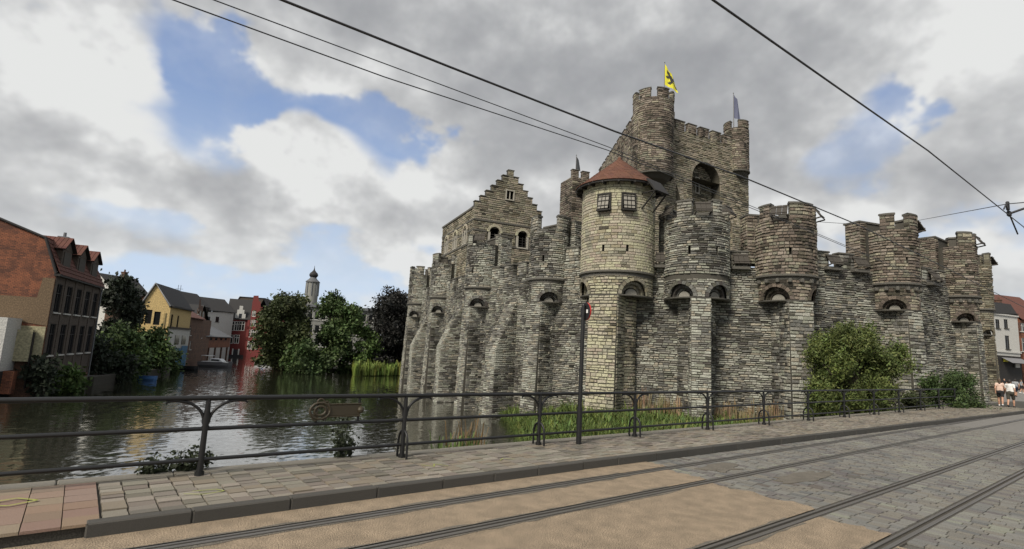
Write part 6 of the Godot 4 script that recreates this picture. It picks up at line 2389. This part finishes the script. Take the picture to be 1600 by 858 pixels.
	var ds := part("stepped_dormer", mb, mats.white_paint, root)
	mb = MB.new()
	mb.bx(Vector3(dq.x - 0.35, dq.y - WATER + 0.2, 0.14), Vector3(dq.x + 0.35, dq.y - WATER + 1.3, 0.17))
	part("dormer_window", mb, mats.window_glass, ds)
	a = atd(384, 558, 133.0); b = atd(416, 560, 131.0)
	house("red_gable_house", "deep red house with tall white-edged stepped gable", "house", a, b, 10.0, WATER - 0.2, [[384, 498], [387, 498], [387.2, 489], [390, 489], [390.2, 480], [393, 480], [393.2, 471], [396, 471], [396.2, 462], [404, 462], [404.2, 471], [407, 471], [407.2, 480], [410, 480], [410.2, 489], [413, 489], [413.2, 498], [416, 498]], mats.red_render, mats.roof_dark, [[397, 486, 495, 1.2], [390, 500, 510, 1.2], [397, 500, 510, 1.2], [388.5, 515, 527, 1.3], [396, 515, 527, 1.5], [387.5, 533, 546, 1.2], [393, 533, 546, 1.3], [400, 533, 546, 1.2], [404, 515, 527, 1.3]], {"steps": true, "bar": 0.13, "sill": false})
	# office block behind the trees
	a = atd(468, 560, 112.0); b = atd(590, 566, 118.0)
	var wins := []
	for j in 4:
		for i in 11:
			wins.append([475.0 + i * 10.5, 486.0 + j * 21.0 + i * 0.5, 499.0 + j * 21.0 + i * 0.5, 1.0])
	root = house("office_block", "pale flat-roofed office block half hidden behind the far trees", "building", a, b, 10.0, WATER, [[468, 478], [590, 483]], mats.office_pale, mats.roof_grey, wins, {"cross": false, "bar": 0.09})
	mb = MB.new()
	mb.bx(Vector3(-0.3, on_wall(a, b, 520, 480).y - WATER - 0.3, 0.0), Vector3((b - a).length() + 0.3, on_wall(a, b, 520, 480).y - WATER + 0.2, 0.5))
	part("cornice", mb, mats.zinc, root)
	# onion-domed turret far behind
	var d := 165.0
	f = atd(487, 460, d)
	root = thing("onion_tower", "grey tower with onion dome and spike above the far trees", "tower", Vector3(f.x, WATER, f.z))
	var y := func(py: float) -> float: return atd(487, py, d).y - WATER
	mb = MB.new()
	mb.lathe([Vector2(2.0, 0.0), Vector2(1.9, y.call(441))], 8, -PI, PI)
	part("shaft", mb, mats.office_pale, root)
	for k in 8:
		var an2 := TAU * (k + 0.5) / 8.0
		mb = MB.new()
		mb.tube([Vector3(sin(an2) * 1.9, y.call(462), cos(an2) * 1.9), Vector3(sin(an2) * 1.86, y.call(442), cos(an2) * 1.86)], [0.16, 0.16], 5)
		part("rib", mb, mats.zinc, root)
	mb = MB.new()
	mb.lathe([Vector2(1.9, y.call(441.5)), Vector2(2.25, y.call(441)), Vector2(2.2, y.call(440)), Vector2(1.3, y.call(436)), Vector2(0.95, y.call(433.5)), Vector2(0.95, y.call(432))], 8, -PI, PI)
	part("skirt_roof", mb, mats.roof_grey, root)
	mb = MB.new()
	mb.lathe([Vector2(0.9, y.call(433)), Vector2(1.25, y.call(431)), Vector2(1.35, y.call(429)), Vector2(1.15, y.call(426.5)), Vector2(0.65, y.call(424)), Vector2(0.22, y.call(421)), Vector2(0.10, y.call(418)), Vector2(0.03, y.call(414))], 12, -PI, PI)
	part("onion_dome", mb, mats.roof_dark, root)

func hull(l: float, w: float, h: float, m: Material, root: Node3D, called := "hull") -> void:
	var mb := MB.new()
	var prev := []
	for i in 13:
		var s := i / 12.0
		var half := w * 0.5 * (0.82 + 0.18 * sin(s * PI * 0.9)) * sqrt(clampf(1.0 - pow(maxf(0.0, (s - 0.45) / 0.55), 2.6), 0.0, 1.0))
		var sheer := h * (1.0 + 0.3 * s * s)
		var x := (s - 0.5) * l
		var ring := [Vector3(x, sheer, half), Vector3(x, sheer * 0.35, half * 0.93), Vector3(x - 0.05 * s, -0.15, half * 0.55), Vector3(x - 0.05 * s, -0.15, -half * 0.55), Vector3(x, sheer * 0.35, -half * 0.93), Vector3(x, sheer, -half)]
		if prev:
			for k in 5:
				mb.quad(prev[k + 1], ring[k + 1], ring[k], prev[k])
			mb.quad(prev[0] - UP * 0.06, ring[0] - UP * 0.06, ring[5] - UP * 0.06, prev[5] - UP * 0.06)
		else:
			mb.quad(ring[0], ring[5], ring[4], ring[1])
			mb.quad(ring[1], ring[4], ring[3], ring[2])
		prev = ring
	part(called, mb, m, root)

func build_boats() -> void:
	mat("boat_white", lin(0.62, 0.63, 0.62), 0.4)
	mat("boat_grey", lin(0.16, 0.16, 0.17), 0.5)
	mat("boat_blue", lin(0.05, 0.13, 0.30), 0.5)
	var p := aty(337, 573, WATER)
	var r := thing("cabin_cruiser", "white cabin cruiser with grey hull moored below the boathouse", "boat", p, deg_to_rad(-38.0))
	hull(5.4, 2.0, 0.75, mats.boat_grey, r)
	var mb := MB.new()
	mb.cbox(Transform3D(Basis(), Vector3(0.1, 0.78, 0)), Vector3(4.4, 0.14, 1.7), 0.05)
	part("deck", mb, mats.boat_white, r)
	mb = MB.new()
	mb.quad(Vector3(-0.9, 0.85, 0.75), Vector3(1.3, 0.85, 0.7), Vector3(0.8, 1.3, 0.6), Vector3(-0.7, 1.35, 0.65))
	mb.quad(Vector3(1.3, 0.85, -0.7), Vector3(-0.9, 0.85, -0.75), Vector3(-0.7, 1.35, -0.65), Vector3(0.8, 1.3, -0.6))
	mb.quad(Vector3(1.3, 0.85, 0.7), Vector3(1.3, 0.85, -0.7), Vector3(0.8, 1.3, -0.6), Vector3(0.8, 1.3, 0.6))
	mb.quad(Vector3(-0.9, 0.85, -0.75), Vector3(-0.9, 0.85, 0.75), Vector3(-0.7, 1.35, 0.65), Vector3(-0.7, 1.35, -0.65))
	mb.quad(Vector3(-0.7, 1.35, 0.65), Vector3(0.8, 1.3, 0.6), Vector3(0.8, 1.3, -0.6), Vector3(-0.7, 1.35, -0.65))
	part("cabin", mb, mats.boat_white, r)
	mb = MB.new()
	mb.quad(Vector3(-0.55, 0.98, 0.75), Vector3(0.9, 0.98, 0.70), Vector3(0.65, 1.2, 0.66), Vector3(-0.5, 1.22, 0.70))
	part("cabin_window", mb, mats.window_glass, r)
	mb = MB.new()
	mb.cbox(Transform3D(Basis(), Vector3(-1.5, 1.75, 0)), Vector3(1.5, 0.07, 1.5), 0.02)
	part("canopy", mb, mats.boat_white, r)
	for s in [[-2.2, 0.7], [-2.2, -0.7], [-0.8, 0.7], [-0.8, -0.7]]:
		mb = MB.new()
		mb.tube([Vector3(s[0], 0.8, s[1]), Vector3(s[0], 1.74, s[1])], [0.03, 0.03], 4)
		part("canopy_post", mb, mats.zinc, r)
	p = aty(413, 570, WATER)
	r = thing("small_dayboat", "small white boat with blue cover moored before the red gable", "boat", p, deg_to_rad(-30.0))
	hull(3.4, 1.5, 0.6, mats.boat_white, r)
	mb = MB.new()
	mb.lathe([Vector2(0.72, 0.0), Vector2(0.55, 0.2), Vector2(0.02, 0.34)], 10, -PI, PI, Vector3(-0.3, 0.62, 0))
	part("cover", mb, mats.boat_blue, r)
	p = aty(231, 594, WATER)
	r = thing("rowing_boat", "little blue rowing boat under the bank bushes", "boat", p, deg_to_rad(-50.0))
	hull(2.2, 1.0, 0.4, mats.boat_blue, r)
	mb = MB.new()
	mb.cbox(Transform3D(Basis(), Vector3(-0.1, 0.36, 0)), Vector3(0.25, 0.05, 0.8), 0.01)
	part("thwart", mb, mats.boat_white, r)
	p = aty(292, 578, WATER)
	r = thing("dark_barge", "dark low work boat moored below the brick warehouse", "boat", p, deg_to_rad(-55.0))
	hull(4.0, 1.5, 0.5, mats.black_paint, r)

func build_right_side() -> void:
	mat("shop_yellow", lin(0.62, 0.58, 0.06), 0.6)
	mat("awning", lin(0.16, 0.16, 0.165), 0.8)
	var d := 82.0
	var a := atd(1553, 610, d)
	var b := atd(1599, 610, d + 3.0)
	var root := house("white_town_house", "white three-storey town house with black mansard roof past the castle", "house", a, b, 9.0, -0.2, [[1549, 490.5], [1592, 492]], mats.white_paint, mats.roof_dark, [[1571.5, 499, 513, 1.15], [1573.5, 524.5, 545.5, 1.2], [1558.5, 499, 513, 1.15]], {"frame": mats.black_paint, "bar": 0.06, "sill_mat": mats.grey_wall})
	var e := on_wall(a, b, 1570, 491).y + 0.2
	var w := (b - a).length()
	var mb := MB.new()
	mb.quad(Vector3(-0.1, e, 0.1), Vector3(w + 0.1, e, 0.1), Vector3(w - 0.1, e + 1.9, -0.7), Vector3(0.1, e + 1.9, -0.7))
	mb.quad(Vector3(0.1, e + 1.9, -0.7), Vector3(w - 0.1, e + 1.9, -0.7), Vector3(w - 0.1, e + 2.6, -4.0), Vector3(0.1, e + 2.6, -4.0))
	mb.quad(Vector3(w + 0.1, e, 0.1), Vector3(w + 0.1, e, -9), Vector3(w - 0.1, e + 1.9, -8), Vector3(w - 0.1, e + 1.9, -0.7))
	part("mansard_roof", mb, mats.roof_dark, root)
	mb = MB.new()
	mb.bx(Vector3(0.75, e + 0.4, -0.9), Vector3(1.7, e + 1.5, 0.05))
	var dm := part("dormer", mb, mats.white_paint, root)
	mb = MB.new()
	mb.bx(Vector3(0.9, e + 0.55, 0.05), Vector3(1.55, e + 1.35, 0.08))
	part("dormer_window", mb, mats.window_glass, dm)
	chimney(root, Vector3(w - 0.6, e + 1.9, -2.0), 0.7, mats.brick_brown)
	for y in [on_wall(a, b, 1572, 551).y + 0.2, e - 0.25]:
		mb = MB.new()
		mb.bx(Vector3(-0.05, y, 0.0), Vector3(w + 0.05, y + 0.22, 0.18))
		part("cornice", mb, mats.white_paint, root)
	var s0 := on_wall(a, b, 1572, 556).y + 0.2
	mb = MB.new()
	mb.bx(Vector3(0.1, 0.1, 0.0), Vector3(w - 0.1, s0, 0.10))
	part("shop_front", mb, mats.black_wood, root)
	mb = MB.new()
	mb.bx(Vector3(w * 0.36, s0 - 0.95, 0.12), Vector3(w * 0.36 + 1.0, s0 - 0.4, 0.3))
	part("yellow_sign", mb, mats.shop_yellow, root)
	mb = MB.new()
	mb.quad(Vector3(w * 0.3, s0 - 1.1, 1.5), Vector3(w - 0.1, s0 - 1.1, 1.5), Vector3(w - 0.1, s0 - 0.3, 0.13), Vector3(w * 0.3, s0 - 0.3, 0.13))
	part("awning", mb, mats.awning, root)
	mb = MB.new()
	mb.bx(Vector3(w * 0.68, s0 - 1.75, 0.4), Vector3(w * 0.68 + 1.1, s0 - 1.15, 0.5))
	part("white_board", mb, mats.white_paint, root)
	a = atd(1603, 610, d + 4.5)
	b = atd(1655, 610, d + 7.0)
	root = house("brick_town_house", "red brick town house with brown roof next to the white house", "house", a, b, 9.0, -0.2, [[1590.5, 500], [1640, 502]], mats.brick_orange, mats.roof_tile_red, [[1597.5, 528, 549, 1.3], [1612, 528, 549, 1.3], [1597.5, 505, 518, 1.2]], {"pitch": 4.5})
	mb = MB.new()
	mb.bx(Vector3(0.1, 0.1, 0.0), Vector3((b - a).length() - 0.1, s0 - 0.2, 0.1))
	part("shop_front", mb, mats.black_wood, root)
	mb = MB.new()
	mb.quad(Vector3(0.2, s0 - 1.1, 1.6), Vector3(5.0, s0 - 1.1, 1.6), Vector3(5.0, s0 - 0.2, 0.12), Vector3(0.2, s0 - 0.2, 0.12))
	part("awning", mb, mats.awning, root)

# ---------------------------------------------------------------- people
# one skin over tapered bones [a, b, radius at a, radius at b], joined softly and meshed as surface nets
func skin(bones: Array, cell: float, soft: float) -> MB:
	var lo := Vector3(9, 9, 9)
	var hi := -lo
	for b in bones:
		for k in 2:
			var r = Vector3.ONE * (b[2 + k] + cell * 2.0)
			lo = lo.min(b[k] - r)
			hi = hi.max(b[k] + r)
	var nx := int((hi.x - lo.x) / cell) + 2
	var ny := int((hi.y - lo.y) / cell) + 2
	var nz := int((hi.z - lo.z) / cell) + 2
	var f := PackedFloat32Array()
	f.resize(nx * ny * nz)
	f.fill(9.0)
	for b in bones:                                         # only cells near each bone are visited
		var p: Vector3 = b[0]
		var d: Vector3 = b[1] - p
		var l2 := maxf(d.length_squared(), 1e-9)
		var m: float = maxf(b[2], b[3]) + soft * 2.0 + cell
		var q0: Vector3 = (p.min(b[1]) - Vector3.ONE * m - lo) / cell
		var q1: Vector3 = (p.max(b[1]) + Vector3.ONE * m - lo) / cell
		for z in range(maxi(0, int(q0.z)), mini(nz, int(q1.z) + 1)):
			for y in range(maxi(0, int(q0.y)), mini(ny, int(q1.y) + 1)):
				for x in range(maxi(0, int(q0.x)), mini(nx, int(q1.x) + 1)):
					var w := lo + Vector3(x, y, z) * cell - p
					var t := clampf(w.dot(d) / l2, 0.0, 1.0)
					var s: float = (w - d * t).length() - lerpf(b[2], b[3], t)
					var at := (z * ny + y) * nx + x
					var o := f[at]
					var h := maxf(soft - absf(o - s), 0.0) / soft
					f[at] = minf(o, s) - h * h * soft * 0.25
	var vert := {}
	var idx := PackedInt32Array()
	idx.resize(nx * ny * nz)
	idx.fill(-1)
	var pos := PackedVector3Array()
	var steps := [1, nx, nx * ny]
	for z in nz - 1:
		for y in ny - 1:
			for x in nx - 1:
				var at := (z * ny + y) * nx + x
				var any_in := false
				var any_out := false
				for k in 8:
					if f[at + (k & 1) + ((k >> 1) & 1) * nx + (k >> 2) * nx * ny] < 0.0:
						any_in = true
					else:
						any_out = true
				if not (any_in and any_out):
					continue
				var c := Vector3.ZERO
				var n := 0
				for e in [[0, 1], [2, 3], [4, 5], [6, 7], [0, 2], [1, 3], [4, 6], [5, 7], [0, 4], [1, 5], [2, 6], [3, 7]]:
					var va := f[at + (e[0] & 1) + ((e[0] >> 1) & 1) * nx + (e[0] >> 2) * nx * ny]
					var vb := f[at + (e[1] & 1) + ((e[1] >> 1) & 1) * nx + (e[1] >> 2) * nx * ny]
					if (va < 0.0) != (vb < 0.0):
						var t := va / (va - vb)
						c += Vector3(e[0] & 1, (e[0] >> 1) & 1, e[0] >> 2).lerp(Vector3(e[1] & 1, (e[1] >> 1) & 1, e[1] >> 2), t)
						n += 1
				idx[at] = pos.size()
				pos.append(lo + (Vector3(x, y, z) + c / n) * cell)
	var tris := PackedInt32Array()
	for z in range(1, nz - 1):
		for y in range(1, ny - 1):
			for x in range(1, nx - 1):
				var at := (z * ny + y) * nx + x
				for k in 3:
					var nb: int = at + steps[k]
					if (f[at] < 0.0) == (f[nb] < 0.0):
						continue
					var u: int = steps[(k + 1) % 3]
					var v: int = steps[(k + 2) % 3]
					var q := [idx[at - u - v], idx[at - v], idx[at], idx[at - u]]
					if q.min() < 0:
						continue
					if f[at] < 0.0:
						tris.append_array(PackedInt32Array([q[0], q[2], q[1], q[0], q[3], q[2]]))
					else:
						tris.append_array(PackedInt32Array([q[0], q[1], q[2], q[0], q[2], q[3]]))
	var nor := PackedVector3Array()
	nor.resize(pos.size())
	for i in range(0, tris.size(), 3):
		var nn := (pos[tris[i + 2]] - pos[tris[i]]).cross(pos[tris[i + 1]] - pos[tris[i]])
		for k in 3:
			nor[tris[i + k]] += nn
	var mb := MB.new()
	for i in tris:
		mb.v.append(pos[i])
		mb.n.append(nor[i].normalized())
		mb.c.append(Color.WHITE)
	return mb

# facing +z; stride: how far the legs are apart
func person(label: String, where: Vector3, turn: float, o: Dictionary) -> Node3D:
	var root := thing("person", label, "person", where, turn, o.get("group", ""))
	var s: float = o.get("stride", 0.22)
	var wide: float = o.get("wide", 1.0)
	var c: float = o.get("cell", 0.032)
	var hip := 0.92
	var sh := 1.43
	var body := []
	var top := []
	var bottom := []
	var shoes := []
	for k in [-1.0, 1.0]:
		var st: float = s * k
		var h := Vector3(0.095 * k * wide, hip, 0)
		var kn := Vector3(0.09 * k, 0.50, st * 0.62 + 0.05)
		var an := Vector3(0.085 * k, 0.09 + maxf(0.0, -st) * 0.25, st - 0.02)
		body.append([h, kn, 0.085 * wide, 0.056]); body.append([kn, an.lerp(kn, 0.55), 0.054, 0.058]); body.append([an.lerp(kn, 0.55), an, 0.056, 0.037])
		var toe := an + Vector3(0, -0.045 if st > 0 else -0.09, 0.16)
		shoes.append([an + Vector3(0, -0.03, -0.045), an + Vector3(0, -0.045, 0.05), 0.047, 0.046]); shoes.append([an + Vector3(0, -0.045, 0.05), toe, 0.046, 0.034])
		bottom.append([h, h.lerp(kn, o.get("short_len", 0.62)), 0.105 * wide, 0.092])
		var so := Vector3(0.175 * k * wide, sh - 0.02, 0)
		var el := Vector3(0.235 * k * wide, 1.15, -st * 0.35 * o.get("swing", 1.0) - 0.03)
		var wr := Vector3(0.225 * k * wide, 0.91, -st * 0.55 * o.get("swing", 1.0) + 0.06)
		body.append([so, el, 0.047, 0.040]); body.append([el, wr, 0.040, 0.027])
		top.append([so, so.lerp(el, o.get("sleeve", 0.6)), 0.064, 0.060])
		# palm, four fingers and the thumb
		var fw := (wr - el).normalized()
		body.append([wr, wr + fw * 0.075, 0.026, 0.030])
		for q in 4:
			var kx := Vector3(-0.004 * k, 0, (q - 1.5) * 0.019)
			var k0: Vector3 = wr + fw * 0.08 + kx
			var l: float = [0.062, 0.074, 0.070, 0.052][q]
			body.append([k0, k0 + fw * l * 0.55, 0.0095, 0.009]); body.append([k0 + fw * l * 0.55, k0 + fw * l + Vector3(-0.018 * k, 0, 0), 0.009, 0.008])
		body.append([wr + fw * 0.03, wr + fw * 0.06 + Vector3(-0.01 * k, 0, 0.042), 0.012, 0.010])
	body.append([Vector3(0, 1.40, -0.01), Vector3(0, 1.53, 0.015), 0.055, 0.052])
	body.append([Vector3(0, 1.60, 0.0), Vector3(0, 1.665, -0.005), 0.080, 0.088])     # skull
	body.append([Vector3(0, 1.565, 0.045), Vector3(0, 1.55, 0.07), 0.050, 0.034])      # jaw
	body.append([Vector3(0, 1.63, 0.088), Vector3(0, 1.60, 0.108), 0.010, 0.014])      # nose
	for k in [-1.0, 1.0]:
		body.append([Vector3(0.083 * k, 1.625, 0.0), Vector3(0.085 * k, 1.595, 0.005), 0.014, 0.011])
	top.append([Vector3(-0.15 * wide, sh - 0.01, 0), Vector3(0.15 * wide, sh - 0.01, 0), 0.068, 0.068])
	top.append([Vector3(0, 1.36, 0.0), Vector3(0, 1.15, 0.0), 0.135 * wide, 0.125 * wide])
	top.append([Vector3(-0.06 * wide, 1.16, 0), Vector3(-0.07 * wide, 0.98, 0), 0.115, 0.118 * wide])
	top.append([Vector3(0.06 * wide, 1.16, 0), Vector3(0.07 * wide, 0.98, 0), 0.115, 0.118 * wide])
	bottom.append([Vector3(-0.06, 0.99, 0), Vector3(0.06, 0.99, 0), 0.118 * wide, 0.118 * wide])
	bottom.append([Vector3(-0.07, 0.90, -0.02), Vector3(0.07, 0.90, -0.02), 0.122 * wide, 0.122 * wide])
	part("body", skin(body, minf(c, 0.02), 0.02), o.skin, root)
	part("shirt", skin(top, c, 0.04), o.top, root)
	part("shorts", skin(bottom, c, 0.04), o.bottom, root)
	part("shoes", skin(shoes, minf(c, 0.022), 0.02), o.shoes, root)
	var hair := [[Vector3(0, 1.655, -0.02), Vector3(0, 1.68, -0.01), 0.096, 0.088], [Vector3(0, 1.62, -0.045), Vector3(0, 1.57, -0.05), 0.075, 0.055]]
	if o.get("long_hair", false):
		hair.append([Vector3(0, 1.60, -0.06), Vector3(0, 1.46, -0.085), 0.072, 0.055])
	part("hair", skin(hair, minf(c, 0.022), 0.03), o.hair, root)
	var eyes := MB.new()
	for k in [-1.0, 1.0]:
		eyes.lathe([Vector2(0.001, 1.617), Vector2(0.010, 1.625), Vector2(0.001, 1.633)], 6, -PI, PI, Vector3(0.031 * k, 0, 0.075))
	eyes.box(Transform3D(Basis(), Vector3(0, 1.565, 0.092)), Vector3(0.045, 0.008, 0.012))
	part("face", eyes, o.hair, root)
	return root

func again(src: Node3D, label: String, where: Vector3, turn: float, top: Material, bottom: Material, scale_ := 1.0) -> void:
	var p := src.duplicate()
	p.name = numbered("person")
	add_child(p)
	p.position = where
	p.rotation.y = turn
	p.scale = Vector3.ONE * scale_
	tag(p, label, "person", "passers-by at the end of the bridge")
	p.get_node("shirt").set_surface_override_material(0, top)
	p.get_node("shorts").set_surface_override_material(0, bottom)

func build_people() -> void:
	var sk := mat("skin_light", lin(0.42, 0.24, 0.16), 0.6)
	var white := mat("cloth_white", lin(0.66, 0.66, 0.64), 0.9)
	var peach := mat("cloth_peach", lin(0.60, 0.44, 0.36), 0.9)
	var black := mat("cloth_black", lin(0.014, 0.014, 0.015), 0.9)
	var olive := mat("cloth_olive", lin(0.045, 0.042, 0.032), 0.9)
	var greyc := mat("cloth_grey", lin(0.26, 0.27, 0.28), 0.9)
	var navy := mat("cloth_navy", lin(0.02, 0.025, 0.045), 0.9)
	var hd := mat("hair_dark", lin(0.02, 0.015, 0.012), 0.7)
	var hb := mat("hair_brown", lin(0.06, 0.038, 0.022), 0.7)
	var shoe_w := mat("shoe_white", lin(0.68, 0.68, 0.66), 0.7)
	var away := atan2(0.97, -0.05)
	var g := "passers-by at the end of the bridge"
	var p := aty(1564.5, 635, -0.03)
	var woman := person("person in peach top and black shorts walking beside the white-shirted one", p, away + 0.1, {"skin": sk, "top": peach, "bottom": black, "shoes": shoe_w, "hair": hb, "long_hair": true, "wide": 0.96, "sleeve": 0.35, "group": g})
	p = aty(1580.5, 637, -0.05)
	var man := person("person in white T-shirt and dark shorts walking away along the pavement", p, away - 0.15, {"skin": sk, "top": white, "bottom": olive, "shoes": black, "hair": hd, "stride": -0.24, "wide": 1.08, "short_len": 0.85, "group": g})
	again(man, "person in pale grey shirt farther along, ahead of the two walkers", aty(1588, 620.0, -0.14), away + 0.3, greyc, navy, 1.04)
	again(woman, "person in black standing by the shop awning", aty(1571, 612.5, -0.14), away + 2.4, black, navy, 1.0)
	again(man, "person in navy standing under the yellow sign", aty(1562, 612.0, -0.14), away + 1.4, navy, black, 1.0)
	again(woman, "person in grey and black near the white board", aty(1597, 615.0, -0.14), away - 1.0, greyc, black, 1.0)
	# someone stepping into view; only the leading white shoe is inside the frame
	var shoe := aty(1596, 737, -0.13)
	var way := Vector3(-cr.x, 0, -cr.z).normalized()
	person("person stepping in with a white shoe beside the outer tram rail", shoe - way * 0.56, atan2(way.x, way.z), {"skin": sk, "top": navy, "bottom": black, "shoes": shoe_w, "hair": hd, "stride": 0.34, "short_len": 1.0, "swing": 0.0})

func _ready() -> void:
	rng.seed = 5
	patch.seed = 8
	patch.frequency = 0.22
	patch.fractal_octaves = 3
	set_camera_and_light()
	make_palettes()
	build_setting()
	build_castle()
	build_railing()
	build_sign()
	build_wires()
	build_plants()
	build_left_bank()
	build_boats()
	build_right_side()
	build_people()
